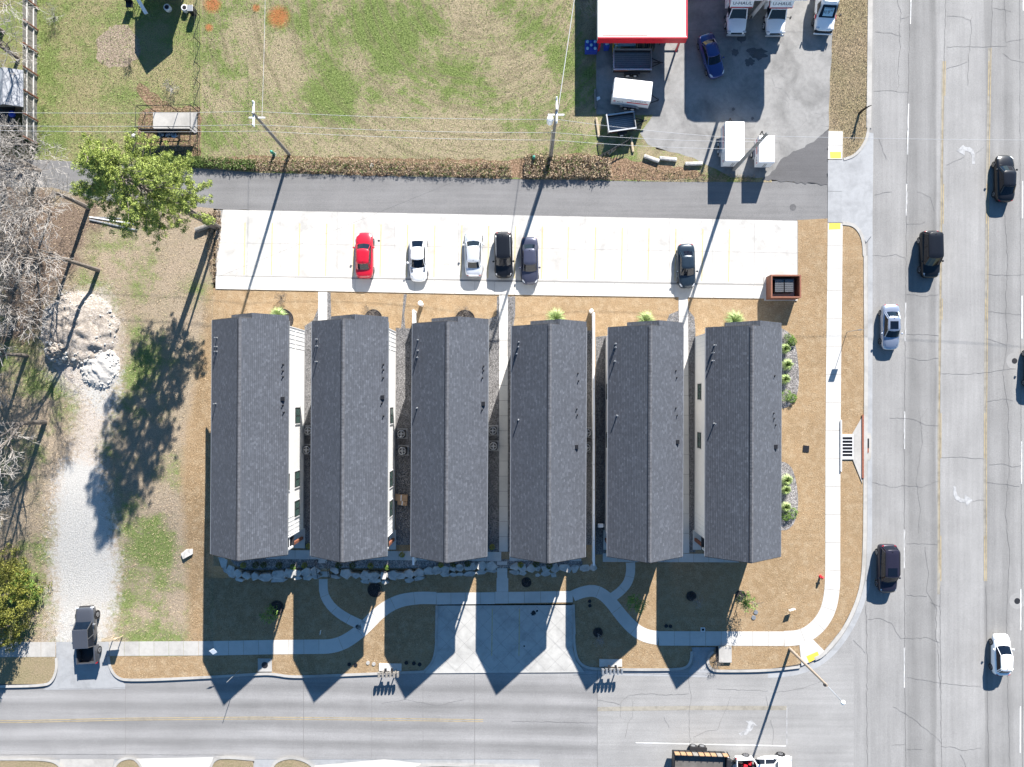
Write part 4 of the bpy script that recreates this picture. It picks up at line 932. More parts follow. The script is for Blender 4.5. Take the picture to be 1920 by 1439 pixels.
# ---- signs
def sign_post(px, py, h, pw_, ph, mat, label, rz=0.0, post=m_galv, lean=0, text=None, border=None):
    q = base(px, py); t = thing('street_sign', label, 'sign', q, rz); mb = MB(); mb.cyl((0,0,-.2),(0,0,h),.03,n=6); mb.build('post', post, t)
    mb = MB(); mb.box((0,-.05,h-ph/2),(pw_,.02,ph)); p_ = mb.build('panel', mat, t); p_.rotation_euler[0] = lean
    return t
sign_post(1588,623,2.9,.62,.75,m_grey,'road sign on a thin post beside the east pavement, seen edge-on')
s_ = sign_post(449,1257,3.0,.5,.62,m_whitep,'small white street sign over the south kerb', .5); [setattr(o, 'rotation_euler', (R(-62),0,0)) or setattr(o, 'location', (0,.9,1.2)) for o in s_.children if o.name.startswith('panel')]
q = base(228,1193); t = thing('site_board', 'tan plywood notice board leaning on posts beside the gravel drive', 'sign board', q, .08)
mb = MB(); mb.box((-.35,.15,1.35),(1.3,.04,.85),m=Matrix.Rotation(R(0),4,'X')); b_ = mb.build('board', m_wood, t); mb = MB(); mb.cyl((-.8,0,0),(-.8,.05,1.6),.05,n=6); mb.build('post', m_wood, t); mb = MB(); mb.cyl((.1,0,0),(.1,.05,1.6),.05,n=6); mb.build('post', m_wood, t); mb = MB(); mb.cyl((-.9,.35,1.72),(.5,.75,1.9),.04,n=6); mb.build('brace', m_wood, t)
mb = MB(); mb.box((-.35,.26,1.76),(1.25,.30,.03)); mb.build('top_board', m_wood, t)
q = base(1481,1140); t = thing('lawn_sign', 'small red and white lawn sign on the dry grass near the street corner', 'lawn sign', q, .3)
for x in (-.18,.18): mb = MB(); mb.cyl((x,0,0),(x,0,.6),.012,n=4); mb.build('stake', m_grey, t)
mb = MB(); mb.box((0,0,.62),(.6,.02,.42),m=Matrix.Translation((0,0,0))); p_ = mb.build('panel', m_whitep, t); mb = MB(); mb.box((0,-.012,.62),(.5,.01,.16)); mb.build('red_band', m_red, p_)
q = base(603.5,1183); t = thing('lawn_sign', 'tiny pink and white lawn sign in the shade above the western pavement', 'lawn sign', q, 1.45)
mb = MB(); mb.cyl((0,0,0),(0,0,.5),.012,n=4); mb.build('stake', m_grey, t); mb = MB(); mb.box((0,0,.5),(.42,.02,.3)); mb.build('panel', m_whitep, t)
q = base(1541,1083,.4); t = thing('fire_hydrant', 'red fire hydrant on the lawn inside the corner pavement', 'hydrant', q)
mb = MB(); mb.lathe((0,0,0),[(.16,0),(.16,.05),(.11,.08),(.11,.5),(.14,.52),(.14,.56),(.10,.66),(.03,.72)],12); mb.build('barrel', m_red, t, smooth=True); mb = MB(); mb.cyl((-.2,0,.42),(.2,0,.42),.06,n=8); mb.build('outlet', m_red, t); mb = MB(); mb.cyl((0,0,.42),(0,-.2,.42),.075,n=8); mb.build('outlet', m_red, t)
# small green pedestals by the meadow edge
for px, py, lab in ((508,284,'green cable pedestal beside the western utility pole'),(1001,294,'green cable pedestal beside the middle utility pole')):
    q = base(px, py, .9); t = thing('cable_pedestal', lab, 'pedestal', q); mb = MB(); mb.lathe((0,0,-.05),[(.16,0),(.15,.85),(.15,.92),(.05,.98)],12); mb.build('cover', plain('pedestal_green',(.04,.22,.16),.5), t, smooth=True); mb = MB(); mb.box((0,0,.0),(.4,.4,.06)); mb.build('footing', m_curb, t)
# litter of timber logs (wheel stops) round the lot
def log(a, b, r, mat, label, name='timber_log', cat='timber log', group=None):
    A = base(*a, .1); B = base(*b, .1); c0 = (A+B)/2; t = thing(name, label, cat, (c0.x, c0.y, A.z), math.atan2(B.y-A.y, B.x-A.x), group); L = (B-A).length
    mb = MB(); mb.box((0,0,r*.8),(L,r*2,r*1.6)); mb.build('beam', mat, t, bevel=r*.5)
    for s_ in (-1,1): mb = MB(); mb.cyl((s_*L*.35,0,r*1.5),(s_*L*.35,0,r*1.66),.025,n=6); mb.build('spike', m_dark, t)
for a_ in (((1207,293),(1236,303),.19,m_stone,'pale concrete wheel stop lying askew, westernmost of the three'),((1236,297),(1269,300),.19,m_stone,'pale concrete wheel stop, middle one of the three'),((1284,308),(1317,307),.19,m_stone,'pale concrete wheel stop nearest the trailers, easternmost of the three'),
           ((1140,290),(1163,270),.14,m_wood,'pale timber lying diagonally by the broken fence'),((1183,255),(1187,286),.12,m_wood,'upright-lying pale timber between the small open trailer and the alley'),((1118,221),(1123,258),.12,m_wood,'pale timber at the corner where the meadow meets the lot'),((1116,167),(1117,204),.12,m_oldwood,'grey timber in the shade along the west side of the lot')): log(*a_)
for k, a_ in enumerate((((167,412),(257,432),.08,m_galv,'longest white board of the three lying under the pine'),((167,407),(256,421),.06,m_whitep,'thin white board crossing the other two under the pine'),((176,407),(226,410),.05,m_galv,'shortest white board under the pine'))): log(*a_, name='white_board', cat='board')
for k in range(1):
    q = base(1150,283); t = thing('broken_fence', 'low dark fence section fallen along the edge of the rental lot', 'fence', q, .5)
    mb = MB()
    for i in range(9): mb.box((-1.6+i*.4,0,.45),(.06,.06,.9))
    mb.build('picket', m_dark, t, kind='stuff'); mb = MB(); mb.box((0,0,.8),(3.4,.05,.08)); mb.build('rail', m_dark, t); mb = MB(); mb.box((0,0,.3),(3.4,.05,.08)); mb.build('rail', m_dark, t)
# ---------------------------------------------------------------- vehicles
def loft(rings, closed_ends=True):
    mb = MB(); n = len(rings[0])
    for r in rings: mb.v += [tuple(p) for p in r]
    for k in range(len(rings)-1):
        for i in range(n): mb.f.append((k*n+i, k*n+(i+1)%n, (k+1)*n+(i+1)%n, (k+1)*n+i))
    if closed_ends: mb.f += [tuple(range(n-1,-1,-1)), tuple(range((len(rings)-1)*n, len(rings)*n))]
    return mb
def mirror_ring(half): return half+[(-x,y,z) for x,y,z in reversed(half[1:-1])] if abs(half[0][0]) < 1e-6 and abs(half[-1][0]) < 1e-6 else half+[(-x,y,z) for x,y,z in reversed(half)]
def put_wheels(t, wx, ys_, r=.34, wd=.22, rim=None):
    for y in ys_:
        for sx in (-1, 1):
            mb = MB(); mb.lathe((0,0,0),[(r*.6,-wd/2),(r*.93,-wd/2),(r,-wd*.32),(r,wd*.32),(r*.93,wd/2),(r*.6,wd/2)],20,rx=0)
            o = mb.build('wheel', m_tyre, t); o.location = (sx*wx, y, r); o.rotation_euler = (0, R(90), 0)
            mb = MB(); mb.cyl((0,0,sx*(wd/2-.03)),(0,0,sx*(wd/2+.012)),r*.62,r*.60,16); mb.build('rim', rim or m_rim, o)
            mb = MB()
            for k in range(5): a = k*1.2566; mb.box((r*.34*math.cos(a), r*.34*math.sin(a), sx*(wd/2+.018)), (r*.42,.05,.02), rz=a)
            mb.build('spokes', m_dark, o)
def car(label, cat, px, py, head, mat, L=4.7, W=1.83, kind='sedan', zb=.93, zr=1.43, roof_mat=None, sunroof=0, rails=0, hoodvents=0, group=None, rim=None, off=-.02, interior=None):
    """head: heading in degrees clockwise from straight up the photograph"""
    q = base(px, py, .7); q.z += off
    t = thing('car' if kind != 'suv' else 'suv', label, cat, q, -R(head), group)
    h = L/2; w2 = W/2
    if kind == 'sedan': wsb, rf, rr, rgb = h-1.22, h-1.90, -h+1.38, -h+.70; st = [(-h,.50,.66,.38),(-h+.05,.70,.80,.34),(-h+.18,.87,.90,.30),(-h+.45,.96,.97,.24),(-h+.85,1.0,1.0,.2),(-.9,1.0,.97,.2),(.2,1.0,.955,.2),(wsb+.05,.985,.95,.2),(h-.70,.96,.87,.22),(h-.34,.90,.78,.26),(h-.14,.78,.69,.28),(h-.04,.62,.62,.32),(h,.40,.56,.36)]
    elif kind == 'hatch': wsb, rf, rr, rgb = h-1.05, h-1.85, -h+.75, -h+.28; st = [(-h,.56,.76,.38),(-h+.06,.78,.92,.34),(-h+.20,.90,.98,.30),(-h+.42,.97,1.0,.24),(-h+.85,1.0,1.0,.2),(-.9,1.0,.99,.2),(.2,1.0,.97,.2),(wsb+.05,.985,.95,.2),(h-.52,.95,.84,.22),(h-.20,.86,.74,.26),(h-.05,.74,.64,.30),(h,.58,.56,.36)]
    elif kind == 'coupe': wsb, rf, rr, rgb = h-1.45, h-2.15, -h+1.45, -h+.62; st = [(-h,.50,.64,.38),(-h+.05,.72,.78,.34),(-h+.16,.89,.87,.30),(-h+.38,.98,.93,.24),(-h+.95,1.02,.92,.2),(-.7,.97,.88,.2),(.2,.96,.87,.2),(wsb+.05,.985,.87,.2),(h-.75,.98,.80,.22),(h-.32,.88,.68,.26),(h-.10,.72,.58,.30),(h,.45,.50,.34)]
    else: wsb, rf, rr, rgb = h-1.22, h-1.85, -h+.42, -h+.12; st = [(-h,.62,.95,.42),(-h+.05,.80,1.05,.38),(-h+.14,.92,1.10,.34),(-h+.3,.98,1.12,.28),(-h+.85,1.0,1.10,.25),(-.9,1.0,1.08,.25),(.2,1.0,1.07,.25),(wsb+.05,.99,1.06,.25),(h-.55,.97,1.0,.27),(h-.26,.90,.92,.30),(h-.10,.78,.82,.32),(h-.03,.62,.74,.36),(h,.42,.68,.40)]
    if kind == 'suv': zb, zr = 1.06, max(zr, 1.72)
    rings = []
    for y, wf, zt, z0 in st:
        w_ = w2*wf; crown = .03 if y > wsb or y < rgb else 0
        rings.append(mirror_ring([(0,y,zt+crown),(w_*.45,y,zt+crown*.8),(w_*.80,y,zt-.015),(w_*.95,y,zt-.09),(w_,y,zt-(zt-z0)*.42),(w_*.98,y,z0+.10),(w_*.90,y,z0),(0,y,z0)]))
    loft(rings).build('body', mat, t, smooth=True, sub=1)
    # glasshouse
    bw = w2*(.90 if kind != 'suv' else .93); tw = w2*(.71 if kind != 'suv' else .79); tw2 = tw*(.93 if kind != 'suv' else .98)
    def outline(f, r, wf, wr, z, bow): return [(0,f+bow,z),(wf*.55,f+bow*.65,z),(wf*.90,f-.02,z),(wf,f-.16,z),(wr+(wf-wr)*.5,(f+r)/2,z+.0),(wr,r+.18,z),(wr*.88,r+.03,z),(wr*.5,r-bow*.35,z),(0,r-bow*.5,z)]
    o0 = outline(wsb, rgb, bw*.94, bw*.88, zb-.06, .16); o1 = outline(rf, rr, tw, tw2, zr-.045, .10)
    seg = lambda i: mirror
    def glass(nm, idx, bothsides):
        for sx in ((1,-1) if bothsides else (1,)):
            mb = MB()
            for i in idx:
                a, b, c_, d = o0[i], o0[i+1], o1[i+1], o1[i]
                m = lambda p, s=1: (s*p[0], p[1], p[2])
                if bothsides: vs = [m(a,sx),m(b,sx),m(c_,sx),m(d,sx)]; mb.add(vs, [(0,1,2,3) if sx < 0 else (3,2,1,0)])
                else:
                    mb.add([a,b,c_,d],[(3,2,1,0)]); mb.add([m(a,-1),m(b,-1),m(c_,-1),m(d,-1)],[(0,1,2,3)])
            mb.build(nm, m_glassd, t)
    glass('windscreen', (0,1), False); glass('side_window', (2,3,4), True); glass('rear_window', (5,6,7), False)
    top = [(x*1.04, y+(.03 if i < 3 else (-.04 if i > 5 else 0)), zr-.05) for i, (x,y,z) in enumerate(o1)]; full = top+[(-x,y,z) for x,y,z in reversed(top[1:-1])]
    cy = sum(p[1] for p in full)/len(full); mid = [(x*.88, cy+(y-cy)*.95, zr-.008) for x,y,z in full]; inn = [(x*.45, cy+(y-cy)*.6, zr+.012) for x,y,z in full]
    mb = loft([full, mid, inn]); mb.build('roof', roof_mat or mat, t, smooth=True)
    for sx in (-1,1):
        for i, j, r_ in ((2,2,.035),(4,4,.028),(5,5,.05),(6,6,.045)):
            a = Vector((sx*o0[i][0]*.995, o0[i][1], o0[i][2]+.02)); b = Vector((sx*o1[j][0], o1[j][1], o1[j][2]))
            mb = MB(); mb.cyl(a, b, r_, r_*.9, 5); mb.build('pillar', mat if i != 4 else m_black, t)
        mb = MB(); y = wsb-.38; mb.lathe((sx*(w2+.09), y, zb+.03),[(.03,-.07),(.10,-.04),(.11,.03),(.05,.08)],8); mb.cyl((sx*(w2-.06),y,zb-.01),(sx*(w2+.06),y,zb+.03),.025,n=5); mb.build('mirror', mat, t, smooth=True, kind=None)
        zf = .70 if kind != 'suv' else .84; mb = MB(); mb.add([(sx*w2*.52,h-.12,zf-.06),(sx*w2*.74,h-.20,zf-.04),(sx*w2*.88,h-.46,zf+.05),(sx*w2*.76,h-.44,zf+.08),(sx*w2*.56,h-.22,zf+.0)],[(0,1,2,3,4) if sx < 0 else (4,3,2,1,0)])
        mb.v = [(x,y_,z+.03) for x,y_,z in mb.v]; mb.build('headlight', m_lamp, t)
        zt = st[1][2]; mb = MB(); mb.box((sx*w2*.66,-h+.13,zt-.03),(.24,.10,.10),rz=sx*.5); mb.build('tail_light', m_tail, t, bevel=.03)
    put_wheels(t, w2-.115, (h-.88, -h+.88 if kind != 'hatch' else -h+.72), .33 if kind != 'suv' else .37, rim=rim)
    mb = MB(); mb.lathe((0, rr+.12, zr-.01),[(.05,0),(.03,.05),(.01,.09)],6); mb.build('aerial', m_black, t)
    mb = MB(); mb.box((0,h-.06,.42),(W*.5,.04,.16)); mb.build('grille', m_black, t)
    # panel gaps: bonnet and boot shut lines
    mb = MB()
    for sx in (-1,1): mb.cyl((sx*bw*.86,wsb-.0,zb-.0),(sx*w2*.62,h-.34,st[-4][2]+.01),.010,n=3)
    mb.build('shut_line', m_black, t)
    mb = MB(); mb.cyl((-bw*.8,wsb+.12,zb-.01),(bw*.05,wsb+.18,zb+.0),.012,n=3); mb.build('wiper', m_black, t); mb = MB(); mb.cyl((-.05,wsb+.17,zb),(bw*.75,wsb+.08,zb-.01),.012,n=3); mb.build('wiper', m_black, t)
    if sunroof: mb = MB(); mb.box((0, rf-.50, zr+.016),(tw*1.25,.78 if sunroof == 1 else 1.3,.015)); mb.build('sunroof', m_glassd, t)
    if rails:
        for sx in (-1,1): mb = MB(); mb.tube([(sx*tw*.96,rf-.15,zr-.02),(sx*tw*.97,rf-.3,zr+.05),(sx*tw*.96,rr+.3,zr+.05),(sx*tw*.95,rr+.15,zr-.02)],.022,5); mb.build('roof_rail', m_galv if rails == 1 else m_black, t)
    if hoodvents:
        for sx in (-1,1):
            for k in range(3): mb = MB(); mb.box((sx*w2*.66,h-1.25-.0+k*-.13+.25,.845),(.26,.05,.03),rz=sx*-.3); mb.build('bonnet_vent', m_black, t)
    return t
p_red = paint('paint_red', (.42,.008,.022), .1); p_white = paint('paint_white', (.78,.79,.80), 0, .25); p_silver = paint('paint_silver', (.55,.57,.60), .7); p_black = paint('paint_black', (.008,.009,.012), .1)
p_navy = paint('paint_navy', (.05,.055,.085), .6); p_teal = paint('paint_teal', (.018,.03,.045), .5); p_blue = paint('paint_blue', (.012,.03,.14), .4); p_sblue = paint('paint_silver_blue', (.33,.37,.45), .6); p_grey = paint('paint_grey', (.11,.115,.13), .6)
gp = 'cars parked in the residents lot'; gr = 'cars driving on the east road'
car('bright red sedan parked nose towards the alley', 'car', 683,479, 0, p_red, 4.62,1.80,'sedan',group=gp, off=.03)
car('white coupe with black roof ends and bonnet vents, parked facing the townhouses', 'car', 784,484, 179, p_white, 4.72,1.84,'coupe',zr=1.33,hoodvents=1,sunroof=0,group=gp, off=.03)
car('white silver sedan parked nose to the alley beside the black wagon', 'car', 888,475, -1, p_silver if False else paint('paint_pearl',(.62,.64,.67),.4), 4.75,1.84,'sedan',group=gp, off=.03)
car('glossy black wagon with silver roof rails parked facing the townhouses', 'car', 944,479, 179, p_black, 4.6,1.84,'suv',zr=1.62,rails=1,group=gp, off=.03)
car('dark slate sedan parked under the shadow of the utility pole', 'car', 993,489, 179, p_navy, 4.75,1.80,'sedan',group=gp, off=.03)
car('dark blue green sedan parked alone at the east end of the lot', 'car', 1287,499, 178, p_teal, 4.45,1.80,'sedan',group=gp, off=.03)
car('black four wheel drive heading down the second lane of the east road', 'car', 1745,477, 179, p_black, 4.7,1.90,'suv',zr=1.80,group=gr, off=-.11,rails=0)
car('silver blue sedan with an open dark sunroof in the kerb lane of the east road', 'car', 1671,613, 180, p_sblue, 4.6,1.83,'sedan',sunroof=1,group=gr, off=-.11)
car('dark wagon with a glass sunroof in the kerb lane, lowest of the oncoming cars', 'car', 1665,1067, 180, paint('paint_dark_brown',(.018,.017,.03),.3), 4.9,1.88,'suv',zr=1.66,sunroof=1,rails=2,group=gr, off=-.11)
car('black sedan heading up the far lane near the turn arrow', 'car', 1886,334, 0, p_black, 4.75,1.86,'sedan',group=gr, off=-.11)
car('white hatchback heading up the far lane at the bottom right', 'car', 1880,1229, 0, p_white, 4.1,1.78,'hatch',zr=1.48,group=gr, off=-.11)
car('black car at the right edge of the photograph, mostly cut off by the frame', 'car', 1943,690, 0, p_black, 4.7,1.86,'sedan',group=gr, off=-.11)
car('dark blue sedan standing at an angle in the shade of the rental lot', 'car', 1334,104, 163, p_blue, 4.5,1.80,'sedan')
# ---- pickups
def pickup(label, px, py, head, mat, L=5.7, W=1.95, white=False, clutter=False, off=0):
    q = base(px, py, .8); q.z += off; t = thing('pickup_truck', label, 'pickup truck', q, -R(head)); h = L/2; w2 = W/2
    rings = []
    for y, wf, zt, z0 in ((.0,1.0,1.10,.4),(h-1.5,1.0,1.12,.4),(h-1.1,.99,1.10,.4),(h-.4,.97,1.04,.4),(h-.12,.92,.96,.42),(h,.82,.80,.46)):
        w_ = w2*wf; rings.append(mirror_ring([(0,y,zt+.03),(w_*.5,y,zt+.025),(w_*.85,y,zt),(w_*.97,y,zt-.10),(w_,y,.75),(w_*.98,y,z0+.08),(w_*.92,y,z0),(0,y,z0)]))
    rings = [[(x, -1.1, z) for x,y,z in rings[0]]]+rings[1:]
    loft(rings).build('body', mat, t, smooth=True, sub=1)
    mb = MB(); wb = 0
    for sx in (-1,1): mb.box((sx*(w2-.07),-h+1.05,.82),(.13,2.1,.66))
    mb.build('bed_side', mat, t, bevel=.02) if False else None
    for sx in (-1,1): mb = MB(); mb.box((sx*(w2-.07),(-1.1-h)/2,.80),(.14,h-1.1,.74)); mb.build('bed_side', mat, t, bevel=.03)
    mb = MB(); mb.box((0,-h+.05,.82),(W-.30,.09,.62)); mb.build('tailgate', mat, t, bevel=.02)
    mb = MB(); mb.box((0,(-1.1-h)/2,.55),(W-.29,h-1.15,.06))
    for k in range(9): mb.box((-.62+k*.155,(-1.1-h)/2,.59),(.06,h-1.2,.02))
    mb.build('bed_floor', m_black, t)
    mb = MB(); mb.box((0,-h-.08,.5),(W*.86,.16,.14)); mb.build('rear_bumper', m_galv if white else m_dark, t, bevel=.02)
    zb, zr = 1.12, 1.82; wsb, rf, rr, rgb = h-1.38, h-2.08, -.98, -1.08; bw, tw = w2*.93, w2*.74
    b0 = [(-bw*.92,wsb,zb-.05),(bw*.92,wsb,zb-.05),(bw,rgb,zb-.05),(-bw,rgb,zb-.05)]; b1 = [(-tw,rf,zr-.04),(tw,rf,zr-.04),(tw,rr,zr-.04),(-tw,rr,zr-.04)]
    for nm, i, j in (('windscreen',0,1),('side_window',1,2),('rear_window',2,3),('side_window',3,0)):
        mb = MB(); mb.add([b0[i],b0[j],b1[j],b1[i]],[(3,2,1,0)]); mb.build(nm, m_glassd, t)
    for i in range(4): mb = MB(); mb.cyl(b0[i],b1[i],.05,.045,6); mb.build('pillar', mat, t)
    for sx in (-1,1): mb = MB(); mb.cyl((sx*bw*.97,(wsb+rgb)/2-.1,zb-.05),(sx*tw,(rf+rr)/2-.05,zr-.04),.035,.03,6); mb.build('pillar', mat, t)
    mb = MB(); mb.box((0,(rf+rr)/2,zr-.01),(2*tw+.10,rf-rr+.14,.08)); mb.build('roof', mat, t, bevel=.035)
    for k in range(4):
        mb = MB(); mb.box((-.42+k*.28,(rf+rr)/2,zr+.035),(.06,rf-rr-.2,.015)); mb.build('roof_rib', mat, t)
    for sx in (-1,1):
        mb = MB(); mb.box((sx*(w2+.13),wsb-.30,zb+.12),(.22,.10,.20)); mb.build('mirror', m_whitep if white else m_galv, t, bevel=.03)
        mb = MB(); mb.box((sx*w2*.78,h-.07,.86),(.34,.14,.18)); mb.build('headlight', m_lamp, t, bevel=.03)
        mb = MB(); mb.box((sx*(w2-.05),-h+.03,.95),(.14,.10,.34)); mb.build('tail_light', m_tail, t)
        mb = MB(); mb.lathe((0,0,0),[(.0,0),(.46,0),(.46,.05),(.0,.05)],16); a = mb.build('wheel_arch', m_black, t)
        a.location = (sx*(w2-.02), h-.95, .45); a.rotation_euler = (0,R(90)*sx,0)
    put_wheels(t, w2-.10, (h-.95,-h+1.15), .40, .26)
    mb = MB(); mb.box((0,h+.0,.62),(W*.72,.06,.34)); mb.build('grille', m_dark if not white else m_galv, t)
    if clutter:
        random.seed(4)
        for k, (mt, nm) in enumerate(((m_red,'red_fuel_can'),(m_red,'red_fuel_can'),(m_card,'cardboard_roll'),(m_whitep,'white_bucket'),(m_red,'red_fuel_can'),(m_galv,'shovel'))):
            x, y = random.uniform(-.6,.6), [-1.35,-1.85,-2.5,-2.1,-2.45,-1.6][k]; zz = t.location.z
            w_ = t.matrix_basis @ Vector((x,y,.58)); 
            c_ = thing(nm, {'red_fuel_can':{0:'red fuel can lying furthest forward in the bed of the white pickup',1:'red fuel can in the middle of the bed of the white pickup',4:'red fuel can nearest the tailgate of the white pickup'}[min(k,4)] if nm == 'red_fuel_can' else '','cardboard_roll':'brown cardboard roll at the tailgate of the white pickup','white_bucket':'white bucket in the bed of the white pickup','shovel':'grey shovel lying in the bed of the white pickup'}[nm], nm.split('_')[-1], w_, -R(head)+random.uniform(-.5,.5), 'red fuel cans in the white pickup' if nm == 'red_fuel_can' else None); mb = MB()
            if nm == 'red_fuel_can': mb.box((0,0,.17),(.28,.38,.34)); mb.build('can', mt, c_, bevel=.05); mb = MB(); mb.cyl((0,.1,.34),(0,.16,.42),.04,n=8); mb.build('spout', m_black, c_)
            elif nm == 'cardboard_roll': mb.cyl((-.1,-.4,.13),(.05,.4,.13),.12,n=12); mb.build('roll', mt, c_)
            elif nm == 'white_bucket': mb.lathe((0,0,0),[(.12,0),(.15,.34),(.13,.34),(.10,.05)],14); mb.build('pail', mt, c_)
            else: mb.cyl((0,-.6,.06),(0,.5,.06),.02,n=6); mb.build('shaft', m_wood, c_); mb = MB(); mb.box((0,.65,.06),(.24,.3,.03)); mb.build('blade', mt, c_)
    return t
pickup('slate grey crew cab pickup with an empty bed leaving the gravel drive', 162,1191, -3, p_grey, 5.75,1.98, off=.0)
pickup('white pickup loaded with cans and tools, towing the dump trailer along the bottom', 1433,1439, 88, p_white, 5.6,1.98, True, True, off=-.11)
# ---- dump trailer
q = base(1310,1432,.9); q.z -= .11; t = thing('dump_trailer', 'high sided dark dump trailer with brown plank sides behind the white pickup', 'trailer', q, R(-2))
Lh, Wh = 2.6, 1.1
mb = MB(); mb.box((0,0,.72),(2*Lh,2*Wh-.06,.10)); mb.build('bed_floor', m_grey, t)
for sy in (-1,1):
    mb = MB(); mb.box((0,sy*Wh,1.15),(2*Lh,.07,.9)); mb.build('steel_side', m_dark, t)
    for k in range(9): mb = MB(); mb.box((-Lh+.32+k*.60,sy*(Wh+.05),1.45),(.52,.05,.62)); mb.build('side_plank', bpy.data.materials['grey_weathered_timber'] if k%4 == 3 else plain('orange_plank',(.33,.20,.11),.8,var=.3) if k == 0 and sy == -1 else bpy.data.materials['orange_plank'], t)
    for k in range(10): mb = MB(); mb.box((-Lh+.02+k*.60,sy*(Wh+.09),1.35),(.07,.07,1.0)); mb.build('stake', m_black, t)
    mb = MB(); mb.box((0,sy*(Wh+.22),.78),(1.7,.36,.05)); mb.build('mudguard', m_dark, t)
for sx in (-1,1): mb = MB(); mb.box((sx*Lh,0,1.25),(.08,2*Wh,1.1)); mb.build('end_gate' if sx < 0 else 'front_board', m_black, t)
mb = MB(); mb.box((.05,0,1.30),(2*Lh-.25,2*Wh-.12,.05)); mb.build('tarpaulin', plain('grey_tarpaulin',(.13,.12,.11),.8,var=.4,scale=1.2), t)
for y_ in (-.45,.45):
    for sy in (-1,1):
        mb = MB(); mb.lathe((0,0,0),[(.2,-.12),(.38,-.12),(.40,0),(.38,.12),(.2,.12)],20); o = mb.build('wheel', m_tyre, t); o.location = (y_, sy*(Wh+.24), .38); o.rotation_euler = (R(90),0,0)
        mb = MB(); mb.cyl((0,0,-.13),(0,0,.13),.22,n=14); mb.build('rim', m_rim, o)
mb = MB(); mb.tube([(Lh,-.6,.6),(Lh+1.35,0,.6),(Lh,.6,.6)],.06,6); mb.cyl((Lh+.4,0,.5),(Lh+1.5,0,.6),.05,n=6); mb.build('drawbar', m_black, t)
mb = MB(); mb.box((Lh+.35,0,.95),(.5,1.1,.5)); mb.build('pump_box', m_dark, t, bevel=.03); mb = MB(); mb.lathe((Lh+.3,.85,.95),[(.12,0),(.14,.1),(.1,.2)],10); mb.build('reservoir', m_whitep, t)
# ---- lettering
def text_mesh(s, size, ext=.004):
    cu = bpy.data.curves.new('lettering', 'FONT'); cu.body = s; cu.size = size; cu.align_x = 'CENTER'; cu.align_y = 'CENTER'; cu.extrude = ext; cu.resolution_u = 2
    o = bpy.data.objects.new('lettering', cu); C.objects.link(o); bpy.context.view_layer.update()
    me = bpy.data.meshes.new_from_object(o.evaluated_get(bpy.context.evaluated_depsgraph_get())); bpy.data.objects.remove(o); me.name = 'lettering'; me.materials.clear(); return me
def lettering(s, size, mat, parent, loc, rot, bold=1.0):
    me = text_mesh(s, size); o = link('lettering', me, mat, parent, loc, kind=None); o.rotation_euler = rot; o.scale = (bold,1,1); return o
